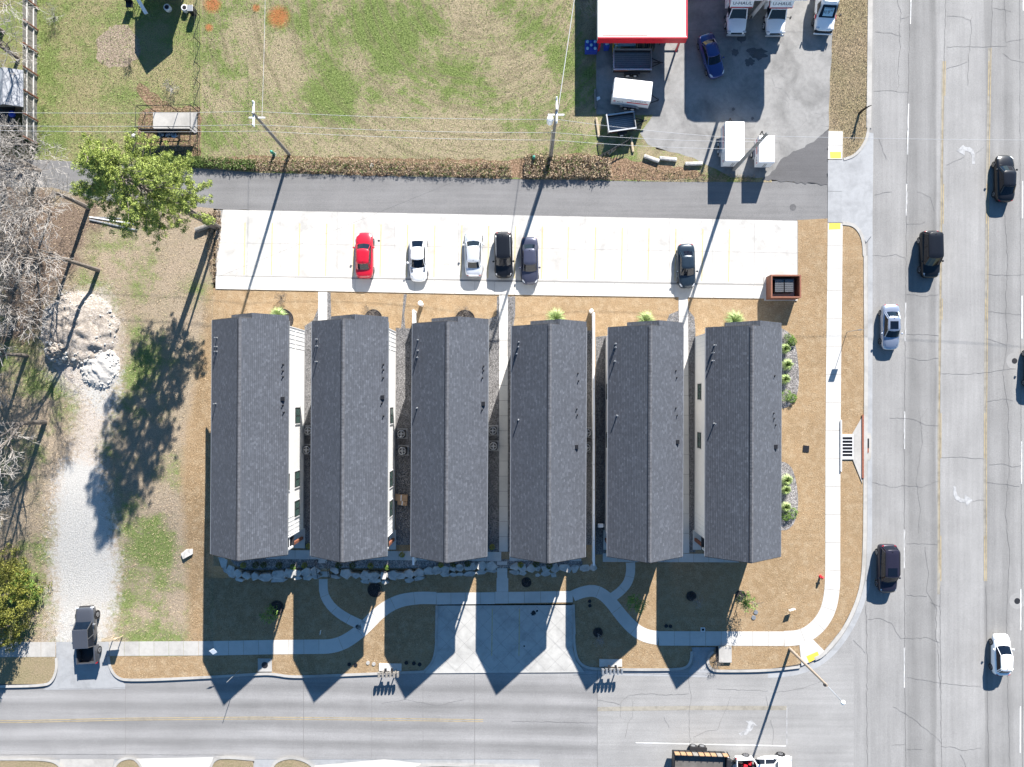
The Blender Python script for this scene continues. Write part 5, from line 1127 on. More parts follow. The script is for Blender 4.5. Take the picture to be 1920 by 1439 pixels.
# ---- rental box trucks and van (noses down the photograph)
def box_truck(label, px, py, text='U-HAUL'):
    q = base(px, py, 1.0); t = thing('box_truck', label, 'box truck', q, R(180), 'white rental box trucks')
    rings = []
    for y, wf, zt, z0 in ((-.2,1.0,1.18,.45),(.9,1.0,1.20,.45),(1.35,.98,1.15,.45),(1.95,.92,1.05,.45),(2.25,.82,.92,.48),(2.33,.66,.80,.52)):
        w_ = 1.0*wf; rings.append(mirror_ring([(0,y,zt+.04),(w_*.5,y,zt+.03),(w_*.85,y,zt),(w_*.97,y,zt-.12),(w_,y,.8),(w_*.97,y,z0+.08),(w_*.9,y,z0),(0,y,z0)]))
    loft(rings).build('bonnet', m_whitep, t, smooth=True, sub=1)
    b0 = [(-.90,1.05,1.15),(.90,1.05,1.15),(.95,-.2,1.15),(-.95,-.2,1.15)]; b1 = [(-.74,.45,1.92),(.74,.45,1.92),(.78,-.2,1.92),(-.78,-.2,1.92)]
    for nm, i, j in (('windscreen',0,1),('side_window',1,2),('side_window',3,0)): mb = MB(); mb.add([b0[i],b0[j],b1[j],b1[i]],[(3,2,1,0)]); mb.build(nm, m_glassd, t)
    for i in (0,1,2,3): mb = MB(); mb.cyl(b0[i],b1[i],.055,.05,6); mb.build('pillar', m_whitep, t)
    mb = MB(); mb.box((0,.12,1.95),(1.62,.75,.09)); mb.build('cab_roof', m_whitep, t, bevel=.04)
    for k in range(5): mb = MB(); mb.box((-.6+k*.3,.40,2.01),(.10,.05,.03)); mb.build('marker_lamp', m_dark, t)
    mb = MB(); mb.box((0,-2.5,1.95),(2.3,4.6,2.3)); bx_ = mb.build('cargo_box', m_whitep, t, bevel=.03)
    mb = MB(); mb.add([(-1.12,-.2,2.30),(1.12,-.2,2.30),(1.12,.62,2.32),(-1.12,.62,2.32),(-1.12,-.2,3.08),(1.12,-.2,3.08),(1.12,.12,3.06),(-1.12,.12,3.06)],[(3,2,1,0),(4,5,6,7),(0,1,5,4),(1,2,6,5),(2,3,7,6),(3,0,4,7)]); mb.build('cab_overhang', m_whitep, t, bevel=.03)
    mb = MB(); mb.box((0,.595,2.39),(2.15,.05,.08)); mb.build('red_band', m_red, t)
    for sx in (-1,1): mb = MB(); mb.box((sx*1.15,.15,2.4),(.02,.8,.10)); mb.build('red_band', m_red, t)
    lettering(text, .40, m_print, t, (0,.385,2.72), (R(56),0,R(180)), 1.3)
    for sx in (-1,1):
        mb = MB(); mb.cyl((sx*.9,.85,1.25),(sx*1.28,.95,1.3),.02,n=5); mb.box((sx*1.33,.95,1.32),(.10,.16,.34)); mb.build('mirror', m_black, t)
        mb = MB(); mb.box((sx*.78,2.17,.88),(.34,.14,.2)); mb.build('headlight', m_lamp, t, bevel=.03)
    mb = MB(); mb.box((0,2.34,.55),(1.85,.16,.22)); mb.build('bumper', m_galv, t, bevel=.05); mb = MB(); mb.box((0,2.32,.82),(1.1,.05,.2)); mb.build('grille', m_dark, t)
    put_wheels(t, .90, (1.25,-3.4), .40, .26, rim=m_whitep)
    return t
box_truck('white rental box truck with red trim, left one, its long nose out in the shade', 1382, 18)
box_truck('white rental box truck with red trim, right one, next to the tall grey pole', 1455, 19)
q = base(1549,15,1.0); t = thing('cargo_van', 'white rental van with a large price sheet in its windscreen, beside the verge', 'van', q, R(177))
rings = []
for y, wf, zt, z0 in ((-2.9,.96,1.15,.4),(-.2,1.0,1.2,.4),(1.05,1.0,1.20,.4),(1.55,.97,1.08,.4),(2.05,.90,.95,.42),(2.25,.80,.80,.46)):
    w_ = 1.0*wf; rings.append(mirror_ring([(0,y,zt+.04),(w_*.5,y,zt+.03),(w_*.85,y,zt),(w_*.97,y,zt-.12),(w_,y,.8),(w_*.97,y,z0+.08),(w_*.9,y,z0),(0,y,z0)]))
loft(rings).build('body', m_whitep, t, smooth=True, sub=1)
loft([[(x*s_,y,z) for x,y in ((0,f_),(.7,f_-.05),(.93,f_-.3),(.95,-2.8),(0,-2.88),(-.95,-2.8),(-.93,f_-.3),(-.7,f_-.05))] for z, s_, f_ in ((1.1,1.0,1.05),(1.55,.96,.62),(2.05,.90,.18),(2.16,.80,.05))]).build('cargo_body', m_whitep, t, smooth=False)
mb = MB(); mb.add([(-.80,1.10,1.22),(.80,1.10,1.22),(.68,.28,1.98),(-.68,.28,1.98)],[(0,1,2,3)]); ws = mb.build('windscreen', m_glassd, t)
wa = math.atan2(.76,-.82)
mb = MB(); sheet = MB(); 
def on_ws(u, v, d): return (u, 1.10+(.28-1.10)*v+.68*d, 1.22+.76*v+.74*d)
mb = MB(); mb.add([on_ws(-.52,.12,.02),on_ws(.46,.12,.02),on_ws(.46,.80,.02),on_ws(-.52,.80,.02)],[(0,1,2,3)]); mb.build('price_sheet', m_cyan, ws)
for s_, sz, u, v, bold in (('$',.26,.36,.46,1.2),('19',.44,.08,.42,1.2),('95',.22,-.32,.56,1.2),('IN-TOWN',.13,-.02,.72,1.3)):
    o = lettering(s_, sz, m_print, ws, on_ws(u,v,.035), (0,0,0), bold)
    # letters lie in the plane of the slanted glass, upright for someone in front of the van
    ex = Vector((-1,0,0)); ey = Vector((0,-.82,.76)).normalized(); ez = ex.cross(ey); M3 = Matrix((ex,ey,ez)).transposed(); o.rotation_euler = M3.to_euler()
for sx in (-1,1):
    mb = MB(); mb.add([(sx*.965,.85,1.2),(sx*.97,-.2,1.2),(sx*.90,-.2,1.85),(sx*.88,.35,1.85)],[(0,1,2,3) if sx > 0 else (3,2,1,0)]); mb.build('side_window', m_glassd, t)
    mb = MB(); mb.cyl((sx*.95,.8,1.3),(sx*1.25,.9,1.35),.02,n=5); mb.box((sx*1.3,.9,1.38),(.1,.15,.32)); mb.build('mirror', m_black, t)
    mb = MB(); mb.box((sx*.72,2.02,.90),(.34,.2,.2)); mb.build('headlight', m_lamp, t, bevel=.03)
mb = MB(); mb.box((-1.0,.9,.95),(.02,.4,.3)); mb.build('red_decal', m_red, t); mb = MB(); mb.box((1.0,.9,.95),(.02,.4,.3)); mb.build('red_decal', m_red, t)
mb = MB(); mb.box((0,2.15,.62),(1.7,.3,.35)); mb.build('grille', m_black, t, bevel=.06); mb = MB(); mb.box((0,2.32,.45),(1.8,.14,.16)); mb.build('bumper', m_whitep, t, bevel=.04)
put_wheels(t, .90, (1.15,-1.9), .38, .24)
# ---- trailers
def enclosed(px, py, L, W, h, head, label, axles=2, sides=(1,), letters=True):
    """closed cargo trailer; drawbar at +x"""
    q = base(px, py, h*.9); t = thing('cargo_trailer', label, 'trailer', q, R(head)); z0 = .55
    mb = MB(); mb.box((0,0,z0+(h-z0)/2),(L,W,h-z0)); mb.build('body', m_whitep, t, bevel=.05)
    mb = MB(); mb.box((0,0,z0),(L+.02,W+.03,.08)); mb.build('skirt', m_galv, t)
    for sy in (-1,1):
        y = sy*(W/2+.011)
        for a, b in ((-.46,-.40),(-.10,.46)): mb = MB(); mb.box((L*(a+b)/2,y,z0+(h-z0)*.52),(L*(b-a),.012,.17)); mb.build('red_stripe', m_red, t)
        if letters: lettering('U-HAUL', .30, m_print, t, (L*.2,sy*(W/2+.018),z0+(h-z0)*.78), (R(90),0,0 if sy < 0 else R(180)), 1.5); lettering('6x12' if L > 3 else '5x8', .24, m_print, t, (-L*.28,sy*(W/2+.018),z0+(h-z0)*.5), (R(90),0,0 if sy < 0 else R(180)), 1.3)
        mb = MB(); mb.add([(-.95 if axles == 2 else -.55,sy*(W/2+.01),.55),(-.65 if axles == 2 else -.35,sy*(W/2+.01),.82),(.65 if axles == 2 else .35,sy*(W/2+.01),.82),(.95 if axles == 2 else .55,sy*(W/2+.01),.55),(-.95 if axles == 2 else -.55,sy*(W/2+.24),.55),(-.65 if axles == 2 else -.35,sy*(W/2+.24),.82),(.65 if axles == 2 else .35,sy*(W/2+.24),.82),(.95 if axles == 2 else .55,sy*(W/2+.24),.55)],[(0,1,5,4),(1,2,6,5),(2,3,7,6)]); mb.build('mudguard', m_grey, t)
        for x in ((-.36,.36) if axles == 2 else (0,)):
            mb = MB(); mb.lathe((0,0,0),[(.15,-.1),(.30,-.1),(.32,0),(.30,.1),(.15,.1)],18); o = mb.build('wheel', m_tyre, t); o.location = (x,sy*(W/2+.12),.32); o.rotation_euler = (R(90),0,0)
            mb = MB(); mb.cyl((0,0,-.11),(0,0,.11),.17,n=12); mb.build('rim', m_whitep, o)
    mb = MB(); mb.tube([(L/2,-.5,.5),(L/2+1.0,0,.5),(L/2,.5,.5)],.05,6); mb.cyl((L/2+.9,0,.1),(L/2+.9,0,.75),.04,n=6); mb.build('drawbar', m_black, t)
    for sy in (-1,1): mb = MB(); mb.box((-L/2-.015,sy*W/4,z0+(h-z0)/2),(.02,W/2-.08,h-z0-.2)); d = mb.build('rear_door', m_whitep, t); mb = MB(); mb.box((-L/2-.035,sy*.08,1.2),(.03,.03,.9)); mb.build('handle', m_dark, d)
    return t
enclosed(1186,170,3.75,1.95,2.1,-6.5,'white closed cargo trailer with red stripes between the two open trailers')
enclosed(1377,267,3.9,1.9,2.1,90,'larger white closed trailer parked at the alley, left of the leaning grey pole')
enclosed(1437,281,2.65,1.55,2.0,90,'smaller white closed trailer parked at the alley under the leaning grey pole', axles=1)
def open_trailer(px, py, L, W, h, head, label, axles, ramp=True):
    q = base(px, py, .8); t = thing('open_trailer', label, 'trailer', q, R(head)); z0 = .55
    mb = MB(); mb.box((0,0,z0),(L,W,.06)); mb.build('deck', m_grey, t)
    mb = MB()
    for k in range(int(W/.2)): mb.box((0,-W/2+.1+k*.2,z0+.04),(L-.1,.13,.02))
    mb.build('deck_board', plain('blue_grey_deck',(.17,.19,.21),.7,var=.3), t, kind='stuff')
    for sy in (-1,1):
        mb = MB(); mb.box((0,sy*W/2,z0+.28),(L,.05,.55)); mb.build('side', m_dark, t)
        mb = MB(); mb.box((0,sy*W/2,z0+.60),(L+.1,.13,.09)); mb.build('top_rail', m_galv, t)
        mb = MB(); mb.box((-L*.30,sy*(W/2+.035),z0+.42),(L*.35,.02,.16)); mb.build('orange_stripe', m_rust, t)
        mb = MB(); mb.box((0,sy*(W/2+.18),.80),(1.6 if axles == 2 else .95,.26,.04)); mb.build('mudguard', m_dark, t)
        for x in ((-.38,.38) if axles == 2 else (0,)):
            mb = MB(); mb.lathe((0,0,0),[(.15,-.1),(.30,-.1),(.32,0),(.30,.1),(.15,.1)],18); o = mb.build('wheel', m_tyre, t); o.location = (x,sy*(W/2+.18),.32); o.rotation_euler = (R(90),0,0)
            mb = MB(); mb.cyl((0,0,-.11),(0,0,.11),.17,n=12); mb.build('rim', m_whitep, o)
    mb = MB(); mb.box((L/2,0,z0+.35),(.06,W,.60)); mb.build('front_board', m_grey, t)
    mb = MB()
    for k in range(7): mb.box((-L/2-.02,-W/2+.1+k*(W-.2)/6,z0+.45),(.05,.06,.85))
    mb.box((-L/2-.02,0,z0+.88),(.10,W,.06)); mb.build('ramp_gate', m_galv, t)
    mb = MB(); mb.tube([(L/2,-.5,.5),(L/2+1.1,0,.5),(L/2,.5,.5)],.05,6); mb.cyl((L/2+.3,0,.5),(L/2+1.3,0,.5),.06,n=6); mb.cyl((L/2+.9,0,.1),(L/2+.9,0,.8),.04,n=6); mb.build('drawbar', m_black, t)
open_trailer(1185,115,3.75,2.0,1.1,0,'long dark open trailer beside the white roofed building',2)
open_trailer(1164,231,2.75,1.65,1.1,8,'short dark open trailer with a raised ramp gate, at the corner of the meadow',1)
# ---- rental building with flat white roof and red fascia
za = 3.45; A = P(1123,70,za); B_ = P(1287,70,za); q = Vector(((A.x+B_.x)/2, A.y+9, 0)); wd = B_.x-A.x
t = thing('canopy_building', 'long flat white roof with a bright red edge board over the rental store', 'building', q)
mb = MB(); mb.box((0,0,za-.12),(wd,18,.14)); mb.build('roof', plain('white_roof_sheet',(.80,.80,.79),.6,var=.04,scale=.6), t)
mb = MB(); mb.box((0,-9.06,za-.42),(wd+.2,.12,.95)); mb.build('fascia', m_red, t); 
for sx in (-1,1): mb = MB(); mb.box((sx*(wd/2+.05),0,za-.38),(.10,18.0,.85)); mb.build('fascia', m_wall if sx < 0 else m_red, t)
mb = MB(); mb.box((0,-8.97,za+.02),(wd,.10,.10)); mb.build('roof_edge', m_whitep, t); mb = MB(); mb.box((wd/2-.25,0,za+.0),(.12,17.8,.12)); mb.build('roof_edge', m_galv, t)
mb = MB(); mb.box((0,1.6,za/2-.15),(wd-1.0,14,za-.35)); mb.build('wall', m_grey, t)
for x in (-wd/2+.3,wd/2-.3): mb = MB(); mb.box((x,-8.6,za/2-.1),(.16,.16,za-.4)); mb.build('column', m_red, t)
mb = MB(); mb.box((-1.7,-8.86,za+.0),(4.4,.10,.06)); mb.build('peeling_strip', m_rust, t)
for k in range(7): mb = MB(); mb.box((-wd/2+(k+1)*wd/8,0,za-.035),(.05,17.6,.03)); mb.build('roof_seam', m_wall, t)
random.seed(41)
for x_, w_ in ((-.2,.7),(2.6,.8)):
    mb = MB(); mb.prism([(x_+w_*.9*math.cos(i*.63)*random.uniform(.6,1.1),-8.45+.35*math.sin(i*.63)*random.uniform(.6,1.1)) for i in range(10)], za-.05, za-.044); mb.build('dirt_stain', m_trim if False else plain('tan_grime',(.55,.50,.42),.9,var=.3), t)
for a_ in ((1173,80,1.7,.5,.75,m_cyan,'storage_cabinet','pale blue cabinet under the red edge of the white roof','cabinet'),):
    px, py, sx, sy, hh, mt, nm, lab, cat = a_; c_ = base(px,py,hh); o = thing(nm, lab, cat, c_); mb = MB(); mb.box((0,.3,hh/2),(2.1,1.3,hh)); mb.build('cabinet_body', mt, o, bevel=.03); mb = MB(); mb.box((0,-.36,hh*.5),(.9,.03,hh*.8)); mb.build('door', m_grey, o)
q = base(1109,84,.9); t = thing('drum_rack', 'blue rack of nine drums in the shade beside the white roofed building', 'rack', q)
mb = MB(); mb.box((0,0,.40),(1.22,1.08,.8)); mb.build('crate', m_bluep, t, bevel=.02)
for i in range(3):
    for j in range(3): mb = MB(); mb.lathe((-.38+.38*i,-.33+.33*j,.80),[(.15,0),(.15,.06),(.05,.09)],10); mb.build('drum_lid', m_cyan if (i+j)%2 == 0 else m_bluep, t)
for px, lab, mt, nm, cat in ((1138,'blue gas bottle cage under the red edge of the white roof',m_bluep,'bottle_cage','cage'),(1154,'yellow hand truck under the red edge of the white roof',m_yplastic,'hand_truck','hand truck')):
    q = base(px,81,1.0); t = thing(nm, lab, cat, q, .1)
    if nm == 'bottle_cage':
        mb = MB(); mb.box((0,0,.5),(.5,.6,1.0)); mb.build('cage_body', mt, t, bevel=.03); mb = MB(); mb.box((0,0,1.03),(.36,.4,.06)); mb.build('lid', m_cyan, t)
    else:
        for s_ in (-.2,.2): mb = MB(); mb.tube([(s_,-.5,.1),(s_,.1,.95),(s_,.35,1.2)],.05,6); mb.build('upright', mt, t)
        mb = MB(); mb.box((0,-.1,.7),(.4,.12,.06)); mb.box((0,-.35,.35),(.4,.12,.06)); mb.build('crossbar', mt, t, kind='stuff'); mb = MB(); mb.cyl((-.28,-.5,.12),(.28,-.5,.12),.12,n=10); mb.build('wheel', m_tyre, t)
q = base(1212,80,.9); t = thing('pallet_stack', 'upright row of pale pallets under the red edge of the white roof', 'pallets', q)
for k in range(9): mb = MB(); mb.box((-.9+k*.22,0,.5),(.07,1.0,1.0)); mb.build('pallet', m_oldwood if k%3 else m_wood, t)
q = base(1262,80,.4); t = thing('kerb_rail', 'low dark steel rail at the east end of the white roofed building', 'rail', q); mb = MB(); mb.cyl((-1.4,0,.4),(.8,0,.4),.06,n=8); mb.build('rail', m_dark, t)
for x in (-1.3,.7): mb = MB(); mb.cyl((x,0,0),(x,0,.4),.05,n=6); mb.build('post', m_dark, t)
# fuel canopy, out of the frame at the top, that shades the trucks
q = Vector(((P(1341,0).x+P(1483,0).x)/2, P(0,52).y+8.2, 0)); t = thing('fuel_canopy', 'large flat fuel canopy just beyond the top edge of the photograph', 'canopy', q)
mb = MB(); wd = (1483-1341)/S; pts = [(-wd/2+1,-8.2),(wd/2-.3,-8.2),(wd/2,-7.9),(wd/2,8.2),(-wd/2,8.2),(-wd/2,-7.2),(-wd/2+.3,-7.9)]; mb.prism(pts, 4.7, 5.5); mb.build('roof', m_whitep, t)
for x in (-2.2,2.2):
    for y in (4,): mb = MB(); mb.box((x,y,2.35),(.4,.4,4.7)); mb.build('column', m_red, t)
# ---------------------------------------------------------------- trees and plants
def clump(mb, c, r, n, size, flat_=1.0, up=.3, wd=.28):
    """leaf-sized faces scattered through a small ball"""
    for _ in range(n):
        d = Vector((random.gauss(0,1), random.gauss(0,1), random.gauss(0,1))); d.normalize(); d *= r*random.random()**.4; d.z *= flat_
        p = c+d; a = Vector((random.gauss(0,1), random.gauss(0,1), random.gauss(0,.6)+up)).normalized(); b = a.cross(Vector((random.gauss(0,1),random.gauss(0,1),random.gauss(0,1)))).normalized()
        s = size*random.uniform(.6,1.3); k = len(mb.v)
        mb.v += [tuple(p-b*s*wd), tuple(p+a*s), tuple(p+b*s*wd), tuple(p-a*s*.2)]; mb.f.append((k,k+1,k+2,k+3))
def branch(mb, p, d, r, L, depth, spread=.55, twig=None, gnarl=.18, up=.05, nseg=4, minr=.008, kids=(2,3)):
    pts = [p]; rs = [r]
    for i in range(nseg):
        d = (d+Vector((random.gauss(0,gnarl),random.gauss(0,gnarl),random.gauss(0,gnarl)*.7+up))).normalized()
        p = p+d*L/nseg; pts.append(p); rs.append(max(minr, r*(1-.42*(i+1)/nseg)))
        if depth > 0 and i > 0 and random.random() < .55:
            ax = d.orthogonal().normalized(); q = Matrix.Rotation(random.uniform(0,6.283), 3, d) @ ax
            nd = (d*.6+q*spread*random.uniform(.8,1.5)).normalized()
            branch(mb if not (twig and depth <= 2) else twig, p, nd, rs[-1]*.6, L*random.uniform(.5,.75), depth-1, spread, twig, gnarl*1.15, up, max(2,nseg-1) if depth > 1 else 2, minr, kids)
    n = 6 if r > .08 else (4 if r > .03 else 3)
    for i in range(len(pts)-1): mb.cyl(pts[i], pts[i+1], rs[i], rs[i+1], n, cap=False)
    if depth > 0:
        for _ in range(random.choice(kids)):
            ax = d.orthogonal().normalized(); q = Matrix.Rotation(random.uniform(0,6.283), 3, d) @ ax
            branch(mb if not (twig and depth <= 2) else twig, pts[-1], (d+q*spread*random.uniform(.5,1.2)).normalized(), rs[-1]*.75, L*random.uniform(.6,.85), depth-1, spread, twig, gnarl*1.15, up, max(2,nseg-1) if depth > 1 else 2, minr, kids)
def bare_tree(px, py, h, label, seed, trunk_h=.35, lean=(0,0), r=.22, spread=.6, depth=4, group='bare winter trees in the side yard', pale=True, multi=1):
    random.seed(seed); q = base(px, py); t = thing('bare_tree', label, 'tree', q, 0, group)
    tr = MB(); tw = MB()
    for m in range(multi):
        d = Vector((lean[0]+(random.uniform(-.25,.25) if multi > 1 else 0), lean[1]+(random.uniform(-.25,.25) if multi > 1 else 0), 1)).normalized()
        top = d*h*trunk_h; pts = [Vector((0,0,-.1)), top*.5+Vector((random.uniform(-.1,.1),random.uniform(-.1,.1),0)), top]
        tr.tube(pts, [r*1.25, r, r*.85], 8)
        for k in range(3): branch(tr, top, (d+Vector((random.gauss(0,spread*.8),random.gauss(0,spread*.8),0))).normalized(), r*.62, h*(1-trunk_h)*.42, depth, spread, tw, .16, .06, 5, .014)
    tr.build('trunk', m_bark, t); tw.build('crown', m_palebark if pale else m_bark, t, kind='stuff'); return t
bare_tree(184,507,12.5,'bare tree rooted by the top of the rubble mound, its long limb reaching left', 21, .40, (-.02,.02), .20)
bare_tree(166,390,11.5,'bare tree by the alley left of the white boards', 5, .42, (-.02,.02), .20)
bare_tree(30,592,12,'bare tree near the left edge beside the big mound shadow', 9, .32, (.0,0), .26, .65, 5)
bare_tree(84,792,10,'bare tree with a pale sunlit crown left of the gravel drive', 33, .30, (0,0), .22, .75)
bare_tree(52,470,10,'bare tree deep in the thicket at the left edge, below the alley', 44, .3, (0,0), .17, .7, 5)
bare_tree(95,400,9,'thin bare tree in the thicket just below the alley', 51, .3, (0,0), .13, .7)
bare_tree(10,360,10,'bare pale tree overhanging the left end of the alley', 62, .3, (0,0), .17, .7)
bare_tree(75,320,8.5,'feathery pale bare tree at the alley below the shed', 71, .22, (0,0), .14, .8, 5, multi=2)
bare_tree(50,668,9.5,'bare tree left of the rubble mound with branches over the shaded grass', 131, .3, (0,0), .18, .75, 5)
bare_tree(8,890,8.5,'small bare tree at the left edge above the olive cedar', 141, .3, (0,0), .15, .8, 5)
bare_tree(-25,720,12,'tall bare tree at the left edge, casting forked shadows over the grass', 83, .35, (0,0), .24, .6)
bare_tree(-30,560,13,'tallest bare tree, beyond the left edge of the photograph', 95, .35, (0,0), .25, .6)
bare_tree(35,110,9,'grey bare tree behind the weathered plank fence', 102, .25, (0,0), .18, .75, group='bare winter trees behind the plank fence')
bare_tree(5,60,10,'bare tree in the top left corner of the photograph', 113, .3, (0,0), .2, .7, group='bare winter trees behind the plank fence')
def dead_bush(px, py, r, label, seed, mat=None, n=16, group='small leafless bushes'):
    random.seed(seed); q = base(px, py); t = thing('bare_bush', label, 'bush', q, 0, group); mb = MB()
    for _ in range(n):
        a = random.uniform(0,6.283); d = Vector((math.cos(a)*random.uniform(.3,1.2), math.sin(a)*random.uniform(.3,1.2), 1)).normalized()
        branch(mb, Vector((random.uniform(-.05,.05),random.uniform(-.05,.05),0)), d, .016, r*.75, 2, .6, None, .2, .0, 3, .006)
    mb.build('twigs', mat or m_palebark, t, kind='stuff'); return t
dead_bush(103,33,.85,'pale twiggy bush with a stray branch beside the plank fence', 1); dead_bush(323,166,.6,'round pale twiggy bush alone on the backyard grass', 2); dead_bush(244,121,.45,'low dark dead bush at the edge of the bare dust circle', 3, m_bark)
dead_bush(1116,30,1.3,'tangled dead bush in the shade beside the white roofed building', 4, n=26); dead_bush(1340,1241,.55,'small dead bush at the kerb bend beside the culvert cover', 6, m_bark)
dead_bush(694,588,.6,'leafless reddish shrub over the mulch ring behind the second townhouse', 7, m_bark); dead_bush(868,590,.6,'leafless reddish shrub over the mulch ring behind the third townhouse', 8, m_bark); dead_bush(528,560,.5,'leafless shrub north of the tuft behind the first townhouse', 9, m_bark)
dead_bush(255,262,.6,'dead bush at the left corner of the dog run', 10, m_bark); dead_bush(1120,1200,.5,'pale dead sapling twigs below the mulch ring east of the stall pad', 13); dead_bush(1308,1128,.55,'pale leafless sapling in the mulch ring in the big shadow', 14)
# ---- pine
random.seed(77); q = base(402,424); t = thing('pine_tree', 'tall green pine leaning over the alley at the west end of the parking lot', 'tree', q)
tr = MB(); ht = 17.8; bend = lambda z: Vector((-.0042*z*z, .0022*z*z, z))
tr.tube([bend(z) for z in (0,2.5,5,7.5,10,12.5,15,ht)], [.36,.31,.28,.25,.21,.16,.10,.04], 10); tr.build('trunk', m_bark, t)
tr2 = MB(); p2 = [Vector((.55+.12*z*.2, -.1, z)) for z in (0,2,4,6,8)]; tr2.tube(p2, [.17,.15,.12,.09,.05], 8); tr2.build('second_trunk', m_bark, t)
lm = MB(); fo = MB()
for k in range(135):
    f = (k+.5)/135; z = 6.6+f*(ht-6.4); a = k*2.4+random.uniform(-.4,.4)
    if random.random() < .10: continue
    L = (4.2*math.sin(math.pi*min(1,.22+f*.80))**.7)*random.uniform(.55,1.12); L = max(.5, L)
    p0 = bend(z); d = Vector((math.cos(a), math.sin(a), random.uniform(.02,.35)))
    pts = [p0, p0+d*L*.5+Vector((0,0,.1)), p0+d*L+Vector((random.uniform(-.2,.2),random.uniform(-.2,.2),.25))]
    lm.tube(pts, [.055,.035,.015], 4)
    for j in range(int(4+L*3.0)):
        s = random.uniform(.35,1.05); c_ = p0+d*L*s+Vector((random.gauss(0,.30),random.gauss(0,.30),random.gauss(0,.18)))
        clump(fo, c_, random.uniform(.18,.34), 70, .15, .75, .5, .17)
for z in (7.0,7.6): 
    for a in (2.6,3.4,-.4):
        p0 = bend(z); d = Vector((math.cos(a),math.sin(a),.05)); lm.tube([p0,p0+d*3.6],[.05,.01],4); 
        for s in (.8,.95,1.05): clump(fo, p0+d*3.4*s, .4, 40, .15, .7, .5)
lm.build('limb', m_bark, t, kind='stuff'); fo.build('crown', m_pine, t, kind='stuff')
q = base(392,424); o = thing('log', 'short thick grey log lying at the foot of the pine', 'log', (q.x-.3,q.y-.15,q.z), .35); mb = MB(); mb.cyl((-1.0,0,.24),(.9,0,.22),.25,.22,12); mb.build('stem', m_oldwood, o); mb = MB(); mb.cyl((.905,0,.22),(.92,0,.22),.19,n=12); mb.build('cut_end', m_wood, o)
# ---- cedar and bushes bottom left
def evergreen(px, py, h, r, label, mat, seed, n=420, name='cedar_tree', squat=1.0, leaf=.16, cl=26):
    random.seed(seed); q = base(px, py); t = thing(name, label, 'tree' if h > 2.5 else 'bush', q); mb = MB(); mb.cyl((0,0,-.1),(0,0,h*.6),r*.08,.05,8); mb.build('trunk', m_bark, t)
    fo = MB(); bumps = [(random.uniform(0,6.283), random.random(), random.uniform(.7,1.2)) for _ in range(14)]
    for k in range(n):
        f = random.random()**.8; z = h*f; a = random.uniform(0,6.283); rr = r*(1-f**1.6)**.6*(1+.18*math.sin(a*5+f*9)+.12*math.sin(a*3-f*6)); rr *= random.uniform(.72,1.02)
        clump(fo, Vector((rr*math.cos(a), rr*math.sin(a), max(.15,z))), r*.12, cl, leaf, .9, .6)
    fo.build('crown', mat, t, kind='stuff'); return t
evergreen(30,1108,6.6,3.1,'dense olive green cedar at the left edge above the pavement', m_cedar, 5, 560)
evergreen(18,1172,5.6,2.2,'smaller cedar at the left edge, nearest the pavement', m_cedar, 6, 330)
evergreen(50,1100,1.5,1.9,'bright green low bush between the cedar and the gravel drive', m_young, 8, 200, 'green_bush', leaf=.12)
evergreen(12,1060,1.6,2.1,'yellow green scrub above the cedar at the left edge', m_olive, 9, 200, 'green_bush', leaf=.12)
# ---- young trees in mulch rings
def sapling(px, py, h, r, label, mat, seed, dens_=70, ring=None):
    random.seed(seed); q = base(px, py); t = thing('young_tree', label, 'tree', q, 0, 'young trees round the townhouses'); mb = MB()
    branch(mb, Vector((0,0,0)), Vector((0,0,1)), .05, h*.6, 2, .7, None, .06, .1, 4, .012); mb.build('trunk', m_bark, t)
    fo = MB()
    for _ in range(dens_):
        a = random.uniform(0,6.283); z = h*random.uniform(.45,1.0); rr = r*random.random()**.6*(1.15-abs(z/h-.7))
        clump(fo, Vector((rr*math.cos(a), rr*math.sin(a), z)), .22, 16, .13, .9, .3)
    fo.build('crown', mat, t, kind='stuff'); return t
sapling(1388,1118,2.9,.85,'leafy light green young tree at the edge of the big shadow near the corner', m_young, 3, 55)
sapling(1188,1121,2.6,.95,'dark green young tree in shade beside the curving garden path', m_shrub if False else m_young, 4, 60)
sapling(515,1143,2.4,.85,'green young tree in shade below the first mulch ring', m_young, 5, 42)
def ring_(px, py, rpx, label, sx=1.0):
    q = base(px, py); t = thing('mulch_ring', label, 'mulch ring', q, 0, 'tree rings in the lawn'); r = rpx/S
    mb = MB(); n = 28; mb.cyl((0,0,-.05),(0,0,.03),r,n=n); mb.build('mulch', m_mulch, t)
    mb = MB(); mb.tube([(r*math.cos(6.283*i/n), r*math.sin(6.283*i/n), .05) for i in range(n+1)], .035, 4); mb.build('edging', m_black, t)
for a_ in ((519,1140,13.5,'dark mulch ring beside the green young tree in front of the first townhouse'),(703,1106,13.5,'dark mulch ring crossed by a sunlit sliver in front of the second townhouse'),(987,1092,9,'small dark mulch ring in deep shade in front of the fourth townhouse'),(1121,1186,8.7,'dark mulch ring just east of the stall pad kerb'),(1296,1118,9,'dark mulch ring in the middle of the big eastern shadow'),(1388,1117,9.5,'dark mulch ring under the leafy young tree'),
           (700,597,16,'mulch ring half hidden behind the roof of the second townhouse'),(872,600,18,'mulch ring half hidden behind the roof of the third townhouse'),(530,600,20,'mulch ring beside the grass tuft behind the first townhouse')): ring_(*a_)
